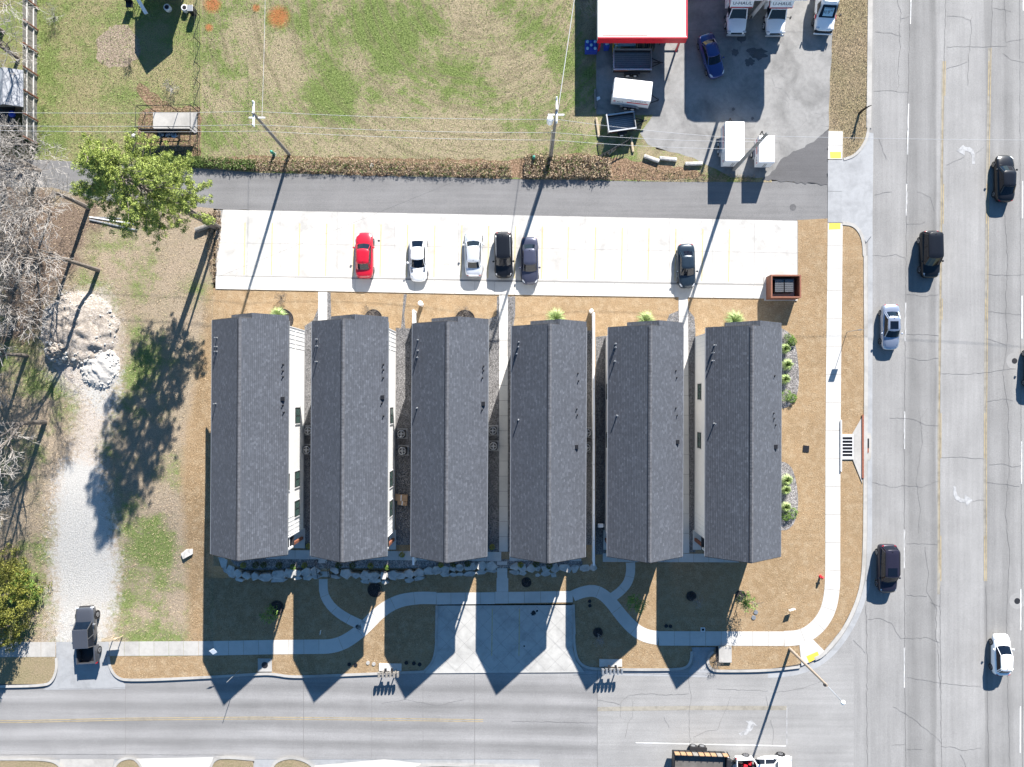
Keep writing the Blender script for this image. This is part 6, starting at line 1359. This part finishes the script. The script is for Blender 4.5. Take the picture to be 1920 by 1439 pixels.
# ---- ornamental grasses and shrubs
def tuft(px, py, r, label, mat=None, n=260, hh=.8, seed=0, group='ornamental grass tufts', name='grass_tuft', cat='ornamental grass'):
    random.seed(seed+int(px)); q = base(px, py); t = thing(name, label, cat, q, 0, group); mb = MB()
    for _ in range(n):
        a = random.uniform(0,6.283); L = r*random.uniform(.55,1.1); d = Vector((math.cos(a), math.sin(a), 0)); s = Vector((-d.y, d.x, 0))*random.uniform(.012,.022)
        h0 = hh*random.uniform(.5,1.0); k = random.uniform(.02,.15); p0 = d*k; p1 = d*(k+L*.5)+Vector((0,0,h0)); p2 = d*(k+L)+Vector((0,0,h0*.45)); b_ = len(mb.v)
        mb.v += [tuple(p0-s), tuple(p0+s), tuple(p1-s), tuple(p1+s), tuple(p2)]; mb.f += [(b_,b_+1,b_+3,b_+2),(b_+2,b_+3,b_+4)]
    mb.build('blades', mat or m_tuft, t, kind='stuff'); return t
tuft(524,593,.95,'pale green grass tuft behind the roof of the first townhouse'); tuft(1042,597,1.1,'pale green grass tuft behind the roof of the fourth townhouse'); tuft(1210,601,1.0,'pale green grass tuft behind the roof of the fifth townhouse'); tuft(1376,602,1.15,'largest pale green grass tuft, behind the roof of the easternmost townhouse')
def shrub(px, py, r, label, mat, seed, group, name='shrub', h=None, n=90):
    random.seed(seed+int(px*3+py)); q = base(px, py); t = thing(name, label, 'shrub', q, 0, group); fo = MB(); h = h or r*1.1
    mb = MB(); mb.cyl((0,0,-.02),(0,0,h*.5),.02,n=4); mb.build('stem', m_bark, t)
    for _ in range(n): 
        d = Vector((random.gauss(0,1),random.gauss(0,1),abs(random.gauss(0,1)))).normalized(); clump(fo, Vector((d.x*r*.85,d.y*r*.85,.06+d.z*h*.85)), r*.22, 9, .075, 1, .5)
    fo.build('foliage', mat, t, kind='stuff')
bedl = ['northernmost','second','third','fourth','fifth']
for k, (px, py, r, mt) in enumerate(((1478,636,.60,m_young),(1485,641,.45,m_young),(1470,655,.5,m_tuft),(1474,685,.62,m_tuft),(1470,712,.5,m_tuft),(1473,742,.62,m_young),(1484,747,.5,m_young))):
    (tuft if mt is m_tuft else lambda a,b,c_,d,mat=None,group=None,**k_: shrub(a,b,c_,d,m_young,3,group))(px,py,r,['leafy shrub at the north tip of the upper bed by the street side','leafy shrub right beside the northernmost one in the upper bed','pale grass tuft near the north end of the upper bed','largest pale grass tuft, mid way down the upper bed','small pale tuft below the middle of the upper bed','leafy shrub at the foot of the upper bed','leafy shrub at the outer foot of the upper bed'][k],group='plants in the upper bed beside the easternmost townhouse')
for k, (px, py, r, mt) in enumerate(((1473,900,.6,m_tuft),(1471,918,.5,m_tuft),(1471,950,.5,m_tuft),(1484,962,.62,m_young),(1473,968,.5,m_young))):
    (tuft if mt is m_tuft else lambda a,b,c_,d,mat=None,group=None,**k_: shrub(a,b,c_,d,m_young,3,group))(px,py,r,['pale grass tuft at the top of the lower bed by the street side','pale grass tuft just below the top one in the lower bed','pale grass tuft in the middle of the lower bed','leafy shrub at the outer foot of the lower bed','leafy shrub at the inner foot of the lower bed'][k],group='plants in the lower bed beside the easternmost townhouse')
for k, (px, py, mt, lab) in enumerate(((457,1060,m_olive,'golden ball shrub at the west end of the front bed'),(480,1060,m_shrub,'dark shrub next to the golden one at the west end of the front bed'),(495,1059,m_shrub,'dark shrub, second from the golden one at the west end'),(524,1060,m_shrub,'dark shrub below the roof corner of the first townhouse'),(550,1063,m_young,'bright shrub caught by a sliver of sun in the western front bed'),(571,1060,m_olive,'golden ball shrub just west of the railed steps'),(635,1060,m_shrub,'dark shrub just east of the railed steps'),(661,1060,m_shrub,'dark shrub below the middle of the second townhouse'),(695,1061,m_olive,'golden ball shrub below the east half of the second townhouse'),(725,1064,m_young,'bright shrub in the sliver of sun between the second and third townhouses'),(754,1040,m_olive,'golden ball shrub in the gap beside the boundary wall'),(827,1059,m_olive,'golden ball shrub below the third townhouse'),(850,1058,m_shrub,'dark shrub below the ridge of the third townhouse'),(877,1057,m_shrub,'dark shrub below the east half of the third townhouse'),(923,1026,m_olive,'golden ball shrub in the gap west of the paved walk'),(976,1059,m_olive,'golden ball shrub just east of the wide steps'),(1005,1058,m_shrub,'dark shrub below the west half of the fourth townhouse'),(1030,1061,m_shrub,'dark shrub below the ridge of the fourth townhouse'),(579,1024,m_olive,'golden ball shrub in the gap between the first two townhouses'))):
    shrub(px, py, .30 if mt is not m_shrub else .33, lab, mt, 5, 'shrubs in the front beds', n=60)
# ---- dry brush along the alley, weeds
random.seed(31); mb = MB(); mw = MB()
def bandpt(lines):
    i = random.randrange(len(lines)-1); f = random.random(); (x0,a0,b0),(x1,a1,b1) = lines[i], lines[i+1]; g = random.random(); return x0+(x1-x0)*f, (a0+(a1-a0)*f)*(1-g)+(b0+(b1-b0)*f)*g
for _ in range(3400):
    x, y = bandpt([(385,298,312),(480,300,320),(560,298,322),(640,300,324),(720,302,327),(800,304,329),(880,306,332),(960,306,332)]); p = G(x,y,.0); clump((mb if random.random() < .75 else mw), p+Vector((0,0,random.uniform(.05,.38))), .16, 6, .10, .7, .3)
for _ in range(1900):
    x, y = bandpt([(985,292,334),(1020,290,334),(1060,296,334),(1100,292,334),(1145,304,335)]); p = G(x,y,.0); clump((mb if random.random() < .85 else mw), p+Vector((0,0,random.uniform(.05,.55))), .2, 7, .13, .7, .3)
for _ in range(1500):
    x, y = bandpt([(290,294,308),(330,296,310),(380,296,314),(440,300,318),(480,302,320)]); p = G(x,y,.0); clump(mw, p+Vector((0,0,random.uniform(.05,.45))), .18, 7, .11, .7, .3)
for _ in range(500):
    x, y = bandpt([(1150,305,336),(1250,318,338),(1330,325,338),(1420,330,339)]); clump(mb if random.random() < .8 else mw, G(x,y,.08), .15, 5, .08, .5, .3)
for _ in range(600):
    x, y = bandpt([(388,398,470),(400,396,540),(413,394,440)]); clump(mb, G(x,y,.10), .15, 6, .09, .5, .3)
o = mb.build('dry_brush', m_dry, kind='stuff'); prop(o, 'knee high dry leafy brush along the north side of the alley', 'brush')
o = mw.build('green_brush', m_weed, kind='stuff'); prop(o, 'low green weeds among the dry brush along the alley', 'weeds')
# grass blades standing out of the meadow and yards (too many to count)
def blades(name, poly, n, mats, label, lo=.05, hi=.13, wd=.02, seed=1):
    random.seed(seed); xs_ = [p[0] for p in poly]; ys__ = [p[1] for p in poly]; mb = MB(); k = 0
    def inside(x, y):
        c_ = False; j = len(poly)-1
        for i in range(len(poly)):
            if (poly[i][1] > y) != (poly[j][1] > y) and x < (poly[j][0]-poly[i][0])*(y-poly[i][1])/(poly[j][1]-poly[i][1])+poly[i][0]: c_ = not c_
            j = i
        return c_
    while k < n:
        x, y = random.uniform(min(xs_),max(xs_)), random.uniform(min(ys__),max(ys__))
        if not inside(x, y): continue
        k += 1; p = G(x, y, 0); h = random.uniform(lo, hi); a = random.uniform(0,6.283); d = Vector((math.cos(a),math.sin(a),0)); s = Vector((-d.y,d.x,0))*wd; b_ = len(mb.v); tip = p+d*h*random.uniform(.3,1.3)+Vector((0,0,h))
        mb.v += [tuple(p-s), tuple(p+s), tuple(tip)]; mb.f.append((b_,b_+1,b_+2))
    o = mb.build(name, mats, kind='stuff'); return prop(o, label, 'grass')
m_blt = leafmat('straw_blades', (.26,.19,.11), (.48,.37,.24)); m_blg = leafmat('meadow_blades', (.08,.13,.02), (.22,.27,.09)); m_blb = leafmat('brown_blades', (.13,.10,.06), (.40,.31,.20))
blades('meadow_grass', [(380,0),(1084,0),(1082,60),(1080,215),(1118,290),(960,300),(480,300),(380,300)], 26000, m_blg, 'mixed green and straw blades over the big meadow', .05, .14, .022, 1)
blades('yard_grass', [(66,0),(372,0),(372,296),(60,292)], 14000, m_blg, 'mixed blades over the backyard west of the wire fence', .05, .14, .022, 2)
blades('side_yard_grass', [(0,380),(180,380),(300,390),(390,420),(385,600),(345,800),(335,1000),(345,1200),(210,1200),(230,1000),(190,860),(110,860),(95,1050),(108,1200),(0,1200)], 26000, m_blb, 'dry and green blades over the rough side yard', .04, .13, .022, 3)
blades('lawn_grass', [(392,545),(1487,562),(1496,420),(1618,440),(1618,1085),(1575,1180),(1498,1245),(1340,1255),(1120,1252),(1075,1132),(820,1134),(812,1240),(600,1264),(240,1272),(206,1232),(345,1231),(340,1000),(365,700)], 70000, m_blt, 'short straw coloured blades over the dormant lawn', .03, .08, .018, 4)
blades('verge_grass', [(1562,0),(1626,0),(1626,240),(1602,288),(1584,296),(1582,245),(1556,240)], 9000, m_blb, 'dry blades on the verge between the rental lot and the road', .05, .14, .02, 5)
for _ in (): pass
# clear the blades that would poke through paving and buildings
for nm in ('lawn_grass',):
    me = bpy.data.objects[nm].data; bm = bmesh.new(); bm.from_mesh(me)
    def near(p, pts, w):
        for a, b in zip(pts, pts[1:]):
            a = Vector(a); b = Vector(b); ab = b-a; f = clamp((p-a).dot(ab)/ab.length_squared)
            if (p-(a+ab*f)).length < w: return True
        return False
    paths = [([(205,1217),(598,1213),(645,1206),(680,1181),(712,1147),(745,1127),(785,1121),(1074,1119)],15),([(1074,1118),(1112,1107),(1130,1114),(1165,1155),(1188,1180),(1235,1197),(1470,1198),(1505,1196),(1535,1175),(1554,1145),(1561,1105),(1562,850),(1566,419)],15.5),([(606,1086),(609,1120),(646,1158),(682,1175)],10),([(1182,1055),(1183,1072),(1163,1110),(1146,1122)],9.5)]
    kill = []
    for f in bm.faces:
        c_ = f.calc_center_median(); k = (1-c_.z/H)/S; x, y = c_.x/k+NX, NY-c_.y/k
        if (x < 1486 and y < 562 and x > 400) and y < 562-(1486-x)*.018: kill.append(f); continue
        if 400 < x < 1460 and 614 < y < 1062: kill.append(f); continue
        if (1460 < x < 1498 and (615 < y < 767 or 864 < y < 996)) or (1574 < x < 1622 and 780 < y < 908): kill.append(f); continue
        pv = Vector((x,y))
        if any(near(pv, pp, w_) for pp, w_ in paths): kill.append(f)
    bmesh.ops.delete(bm, geom=kill, context='FACES'); bm.to_mesh(me); bm.free()
# ---- rubble mound
random.seed(17)
def mound(cx, cy, rx, ry, h, label, mat, seed, name='rubble_mound'):
    n = 46; vs = []; fs = []; q = base(cx, cy)
    for j in range(n+1):
        for i in range(n+1):
            u = (i/n-.5)*2; v = (j/n-.5)*2; r_ = math.hypot(u, v); a = max(0, 1-r_**2.2); nz = mnoise.fractal(Vector((u*3+seed, v*3, seed)), .8, 2, 5)
            z = h*a**.8*(1+.35*nz)+.03*a*mnoise.noise(Vector((u*18,v*18,seed)))-.03; px, py = cx+u*rx*(1+.15*nz), cy+v*ry; g = G(px, py, 0)
            vs.append((g.x-q.x, g.y-q.y, g.z-q.z+z))
    for j in range(n):
        for i in range(n): k = j*(n+1)+i; fs.append((k,k+n+1,k+n+2,k+1))
    t = thing(name, label, 'mound', q); mb = MB(); mb.add(vs, fs); o = mb.build('heap', mat, t, smooth=True)
    st = MB(); random.seed(seed)
    for _ in range(120):
        a = random.uniform(0,6.283); r_ = random.uniform(.2,1.0)**.35; u, v = r_*math.cos(a), r_*math.sin(a); i, j = int((u+1)/2*n), int((v+1)/2*n); p = vs[clampi(j,n)*(n+1)+clampi(i,n)]
        s = random.uniform(.06,.17)*(1.8 if random.random() < .08 else 1); st.box((p[0],p[1],p[2]+s*.2),(s*1.3,s,s*.8),rz=random.uniform(0,3),taper=.7)
    st.build('rocks', m_stone, t, kind='stuff')
def clampi(i, n): return max(0, min(n, i))
mound(150,618,72,72,.85,'wide heap of pale earth and broken rock in the side yard', m_mound, 3)
mound(188,690,38,42,.45,'smaller whitish heap of crushed stone at the foot of the big one', plain('crushed_stone',(.46,.44,.41),.95,var=.3,scale=5), 8, 'gravel_heap')
mound(113,660,26,22,1.0,'steep dark pile at the shaded lower left of the rubble', m_mound, 14, 'earth_pile')
# ---- fences left and wire fence, dog run, shed, playhouse
A = base(70,-30); B_ = base(68,272); L = (A-B_).length; q = (A+B_)/2; t = thing('plank_fence', 'long weathered grey plank fence with pale rails along the left of the backyard', 'fence', q)
mb = MB(); y = -L/2
random.seed(3)
while y < L/2: h = 1.95+random.uniform(-.04,.04); mb.box((random.uniform(-.01,.01),y+.07,h/2),(.025,.132,h)); y += .142
mb.build('planks', m_oldwood, t, kind='stuff')
for h in (.55,1.45):
    for k in range(6): mb = MB(); mb.box((.06,-L/2+(k+.5)*L/6,h),(.07,L/6-.03,.10)); mb.build('rail', plain('sunbleached_timber',(.55,.53,.50),.8,var=.15) if h == .55 and k == 0 else bpy.data.materials['sunbleached_timber'], t)
for k in range(8): mb = MB(); mb.box((.13,-L/2+.1+k*(L-.2)/7,1.0),(.10,.10,2.1)); mb.build('post', m_brown, t)
A = base(-10,272); B_ = base(70,276); q = (A+B_)/2; t = thing('dark_fence', 'dark sheet fence closing the shed yard at the bottom left of the backyard', 'fence', q, math.atan2(B_.y-A.y,B_.x-A.x)); L = (A-B_).length
for k in range(4): mb = MB(); mb.box((-L/2+(k+.5)*L/4,0,.9),(L/4-.03,.05,1.8)); mb.build('sheet', m_dark, t)
mb = MB(); mb.box((0,0,1.82),(L,.12,.06)); mb.build('cap_rail', m_dark, t)
q = base(18,165,2.2); t = thing('garden_shed', 'shed with a pale grey metal roof behind the plank fence at the left edge', 'shed', q)
mb = MB(); mb.box((-.3,.0,1.0),(2.4,3.2,2.0)); mb.build('wall', m_oldwood, t)
for sx in (-1,1):
    mb = MB(); mb.add([(-.3,-1.8,2.7),(-.3+sx*1.5,-1.8,2.05),(-.3+sx*1.5,1.8,2.05),(-.3,1.8,2.7),(-.3,-1.8,2.62),(-.3+sx*1.5,-1.8,1.97),(-.3+sx*1.5,1.8,1.97),(-.3,1.8,2.62)],[(0,1,2,3),(7,6,5,4),(0,4,5,1),(1,5,6,2),(2,6,7,3),(3,7,4,0)]); mb.build('roof', plain('pale_metal_roof',(.30,.31,.33),.5,var=.2) if sx < 0 else bpy.data.materials['pale_metal_roof'], t)
q = base(22,232,.4); t = thing('tarp_lean_to', 'low black lean-to roof below the pale shed at the left edge', 'lean-to', q); mb = MB(); mb.box((-.2,.3,1.5),(2.7,2.6,.07),rz=0); mb.build('roof', m_black, t)
for x in (-1.4,1.0):
    for y in (-.8,1.4): mb = MB(); mb.cyl((x,y,0),(x,y,1.5),.05,n=6); mb.build('post', m_dark, t)
q = base(22,214,1.7); t = thing('blue_drum', 'round blue lid on the black lean-to by the plank fence', 'drum', (q.x,q.y,1.54)); mb = MB(); mb.lathe((0,0,0),[(.3,0),(.32,.2),(.25,.25),(.05,.27)],16); mb.build('lid', m_bluep, t)
t = thing('wire_fence', 'thin wire fence on dark posts between the backyard and the meadow', 'fence', base(376,140)); q = t.location
prev = None
for k, py in enumerate((-20,32,82,126,158,205,246,284)):
    p = base(375.5,py)-q; mb = MB(); mb.cyl(p+Vector((0,0,-.1)),p+Vector((0,0,1.25)),.035,n=6); mb.build('post', m_dark, t)
    if prev is not None:
        mb = MB()
        for h in (.15,.5,.85,1.2): mb.cyl(prev+Vector((0,0,h)),p+Vector((0,0,h)),.008,n=3)
        mb.build('wire', m_dark, t, kind='stuff')
    prev = p
q = base(330,240); t = thing('dog_run', 'dark tube frame dog run round a worn concrete slab, black shade sheet across it', 'dog run', q)
def lq(px, py, z=0): p = base(px,py); return Vector((p.x-q.x,p.y-q.y,z))
mb = MB(); a, b = lq(288,212), lq(370,250); mb.box(((a.x+b.x)/2,(a.y+b.y)/2,.04),(b.x-a.x,a.y-b.y,.14)); mb.build('slab', m_curb, t)
cor = [(273,212),(372,210),(372,284),(270,287)]; cor2 = [(292,211),(335,211)]; H1 = 1.7
for px, py in cor+cor2+[(272,250),(371,250),(300,250),(330,250)]: mb = MB(); mb.cyl(lq(px,py,0),lq(px,py,H1),.035,n=6); mb.build('post', m_black, t)
mb = MB()
for (a,b) in zip(cor, cor[1:]+cor[:1]): mb.cyl(lq(*a,H1),lq(*b,H1),.03,n=5); mb.cyl(lq(*a,.1),lq(*b,.1),.02,n=4)
mb.cyl(lq(272,250,H1),lq(371,250,H1),.03,n=5); mb.build('top_rail', m_black, t, kind='stuff')
mb = MB(); a, b = lq(274,252), lq(372,262); mb.box(((a.x+b.x)/2,(a.y+b.y)/2+.15,1.15),(b.x-a.x-.3,.10,1.0)); mb.build('shade_sheet', m_black, t)
q2 = base(312,252,.9); o = thing('bench', 'small dark bench cluttered with junk at the middle of the dog run', 'bench', q2); mb = MB(); mb.box((0,0,.75),(2.1,.6,.08)); mb.build('top', m_dark, o)
for x in (-.9,.9): mb = MB(); mb.box((x,0,.35),(.08,.5,.7)); mb.build('leg', m_dark, o)
random.seed(5); mb = MB()
for _ in range(40): s = random.uniform(.05,.16); mb.box((random.uniform(-1,1),random.uniform(-.28,.28),.82),(s*1.5,s,s),rz=random.uniform(0,3))
mb.build('junk', m_galv, o, kind='stuff')
q = base(252,256); o = thing('white_sack', 'small white sack lying at the left end of the dog run', 'sack', q); mb = MB(); mb.lathe((0,0,0),[(.2,0),(.27,.08),(.2,.2),(.05,.24)],9); mb.build('sack_body', m_whitep, o, smooth=True)
# playhouse at the very top
q = Vector((P(320,0).x, P(0,-32).y, 0)); t = thing('playhouse', 'dark red raised playhouse at the top edge, its gabled shadow on the grass', 'playhouse', q)
mb = MB(); mb.box((0,0,2.0),(3.2,3.0,2.2)); mb.build('wall', plain('dark_red_boards',(.10,.012,.015),.6), t)
for x in (-1.4,1.4):
    for y in (-1.3,1.3): mb = MB(); mb.box((x,y,.45),(.16,.16,.95)); mb.build('post', m_brown, t)
for sx in (-1,1): mb = MB(); mb.add([(0,-1.8,4.3),(sx*1.9,-1.8,3.05),(sx*1.9,1.8,3.05),(0,1.8,4.3),(0,-1.8,4.2),(sx*1.9,-1.8,2.95),(sx*1.9,1.8,2.95),(0,1.8,4.2)],[(0,1,2,3),(7,6,5,4),(0,4,5,1),(1,5,6,2),(2,6,7,3),(3,7,4,0)]); mb.build('roof', m_dark, t)
for x in (-1.2,-.4,.5,1.3): mb = MB(); mb.box((x,-1.53,1.9),(.09,.05,2.2)); mb.build('white_batten', m_whitep, t)
for px, py, lab in ((312,10,'left one of two white rimmed tyres under the playhouse'),(345,11,'right one of two white rimmed tyres under the playhouse')):
    q = base(px,py+3,.5); o = thing('tyre_planter', lab, 'tyre', q, 0, 'white rimmed tyres'); mb = MB(); mb.lathe((0,0,0),[(.26,0),(.34,.05),(.34,.45),(.26,.5),(.2,.45)],18); mb.build('tyre', m_trim, o, smooth=True); mb = MB(); mb.cyl((0,0,.44),(0,0,.47),.21,n=18); mb.build('soil', m_black, o)
q = base(272,18); t = thing('slide', 'short white plastic slide standing left of the playhouse', 'slide', q); mb = MB(); mb.add([(-.65,1.0,1.15),(-.25,1.0,1.15),(.35,-.45,.15),(0,-.55,.15),(-.65,1.0,1.05),(-.25,1.0,1.05),(.35,-.45,.05),(0,-.55,.05)],[(0,3,2,1),(4,5,6,7),(0,1,5,4),(1,2,6,5),(2,3,7,6),(3,0,4,7)]); mb.build('chute', m_whitep, t)
for x in (-.6,-.3): mb = MB(); mb.cyl((x,1.0,0),(x,1.0,1.1),.03,n=6); mb.build('leg', m_galv, t)
q = base(360,20,.5); t = thing('bin', 'grey lidded bin standing right of the playhouse', 'bin', q); mb = MB(); mb.box((0,0,.45),(.5,.55,.9),taper=1.1); mb.build('barrel', m_dark, t); mb = MB(); mb.box((0,0,.93),(.58,.62,.07)); mb.build('lid', m_galv, t, bevel=.02)
q = base(242,8,.5); t = thing('garden_chair', 'dark garden chair at the top edge left of the slide', 'chair', q); mb = MB(); mb.box((0,0,.45),(.7,.6,.08)); mb.build('seat', m_black, t); mb = MB(); mb.box((0,.3,.8),(.7,.08,.7)); mb.build('backrest', m_black, t)
for x in (-.3,.3):
    for y in (-.25,.25): mb = MB(); mb.cyl((x,y,0),(x,y,.42),.03,n=5); mb.build('leg', m_black, t)
# ---- utility poles, wires, street lamps
wires = []
def upole(px, py, tpx, tpy, hgt, label, r=.15, mat=None, arm=True, drum=False):
    q = base(px, py); top = P(tpx, tpy, hgt)-q; t = thing('utility_pole', label, 'utility pole', q)
    mb = MB(); mb.cyl((0,0,-.3), top, r*1.15, r*.8, 10); mb.build('pole', mat or m_oldwood, t)
    if arm:
        for k, z_ in enumerate((.98,.90)):
            c_ = top*z_; mb = MB(); mb.box((c_.x,c_.y,c_.z),(.14,2.2,.14) if k == 0 else (1.4,.12,.12)); mb.build('crossarm', m_trim, t)
        for y in (-1.0,0,1.0): mb = MB(); mb.lathe((top.x*.98, top.y*.98+y, top.z*.98+.07),[(.05,0),(.07,.08),(.05,.12),(.07,.18),(.03,.24)],8); mb.build('insulator', m_whitep, t)
    if drum:
        c_ = top*.80; mb = MB(); mb.lathe((c_.x-.48,c_.y,c_.z-.5),[(.24,0),(.28,.05),(.28,.85),(.24,.95),(.1,1.0)],16); mb.build('transformer', m_whitep, t, smooth=False); mb = MB(); mb.cyl((c_.x-.45,c_.y,c_.z),(c_.x,c_.y,c_.z),.05,n=6); mb.build('bracket', m_galv, t)
        mb = MB(); mb.cyl((-.22,.0,0),(c_.x*.75-.2,c_.y*.75,c_.z*.75),.04,n=6); mb.build('conduit', m_galv, t)
    return q, top
qa, ta = upole(542,290,474,212,10.4,'western utility pole with a white crossarm at the meadow edge')
qb, tb = upole(1033,295,1044,205,11.8,'middle utility pole with a white transformer drum at the meadow edge', drum=True)
qc, tc_ = upole(1376,318,1440,249,10.2,'leaning grey utility pole rising between the two closed trailers', .17, m_grey if False else plain('grey_pole',(.25,.245,.235),.85), arm=False)
qd, td = upole(1408,31,1452,-20,8.0,'pale grey pole between the two rental box trucks', .17, plain('pale_pole',(.42,.41,.40),.8), arm=False)
def wire(label, pts, r=.015, mat=None, sag=.5):
    a, b = Vector(pts[0]), Vector(pts[1]); t = None; mb = MB(); n = 14; P_ = []
    for i in range(n+1): f = i/n; p = a.lerp(b, f); p.z -= sag*4*f*(1-f); P_.append(tuple(p))
    mb.tube(P_, r, 4); o = mb.build('power_line', mat or m_wire); prop(o, label, 'wire', 'overhead power lines')
m_wire = plain('bright_aluminium_wire', (.42,.42,.43), .5, .0, var=.05)
def W3(px, py, z): p = P(px, py, z); return tuple(p)
wire('topmost wire running from the left edge to the western pole', [W3(-200,207,10.2), W3(476,209,10.2)]); wire('middle wire running from the left edge to the western pole', [W3(-200,232,9.6), W3(480,234,9.6)]); wire('lowest wire running from the left edge to the western pole', [W3(-200,240,8.2), W3(488,246,8.2)])
wire('topmost wire between the western and middle poles', [W3(476,209,10.2), W3(1044,224,10.8)]); wire('middle wire between the western and middle poles', [W3(480,234,9.6), W3(1040,249,10.0)]); wire('lowest wire between the western and middle poles', [W3(488,246,8.2), W3(1040,263,8.6)])
wire('topmost wire from the middle pole towards the small open trailer', [W3(1044,224,10.8), W3(1436,262,9.8)]); wire('middle wire from the middle pole to the grey pole', [W3(1040,249,10.0), W3(1430,266,9.5)]); wire('lowest wire from the middle pole to the grey pole', [W3(1040,263,8.6), W3(1420,280,8.2)]); wire('wire from the grey pole across the alley apron and the wide road', [W3(1436,255,9.8), W3(2300,262,10)], .014)
wire('wire rising from the western pole across the meadow to the top edge', [W3(491,222,9.6), W3(497,-400,10)]); wire('wire rising from the middle pole to the top edge beside the white roof', [W3(1044,222,10.8), W3(1100,-160,10)], .03)
wire('faint wire crossing the parking lot from the middle pole', [W3(1040,263,8.6), W3(100,640,6)], .006, m_dark)
q = base(1481,1217); t = thing('street_lamp', 'tall brown street lamp pole at the corner reaching out over the south street', 'street lamp', q)
top = P(1551,1286,8.9)-q; mb = MB(); mb.cyl((0,0,-.2),top,.15,.10,12); mb.build('pole', plain('weathered_wood_pole',(.30,.25,.20),.85,var=.35,scale=12), t)
lamp_ = P(1581,1318,9.7)-q; mb = MB(); mb.tube([top*.97, top.lerp(lamp_,.5)+Vector((0,0,.15)), lamp_],.05,6); mb.build('arm', m_galv, t); mb = MB(); mb.lathe(tuple(lamp_),[(.05,-.12),(.18,-.06),(.22,0),(.14,.10),(.04,.13)],14); h_ = mb.build('lamp_head', m_whitep, t, smooth=True); mb = MB(); mb.box(tuple(top*.985+Vector((-.15,0,0))),(.18,.18,.3)); mb.build('bracket', m_dark, t)
q = base(1611,213); t = thing('burnt_stump', 'charred forked stump standing on the verge by the road kerb', 'stump', q); mb = MB(); mb.tube([(0,0,0),(.05,.05,.8),(.1,.0,1.5)],[.13,.11,.07],8); mb.tube([(.05,.05,.8),(.3,.15,1.3),(.4,.1,1.7)],[.08,.06,.03],6); mb.tube([(.08,.0,1.2),(-.15,.1,1.6)],[.06,.02],6); mb.build('stem', m_black, t)
# small scattered stones and litter
random.seed(99)
for k, (px, py, lab) in enumerate(((697,312,'white scrap of litter in the brush beside the alley'),(1121,186,'white scrap of litter in the shade west of the lot'),(351,1038,'flat pale rock on the lawn edge left of the first townhouse'))):
    q = base(px,py); t = thing('scrap', lab, 'scrap', q, random.uniform(0,3)); mb = MB(); mb.prism([(-.25,-.1),(.2,-.15),(.28,.1),(0,.2),(-.2,.12)] if k < 2 else [(-.6,-.3),(.5,-.35),(.8,.1),(.2,.4),(-.5,.3)],0,.08 if k < 2 else .16); mb.build('piece', m_whitep if k < 2 else m_stone, t)
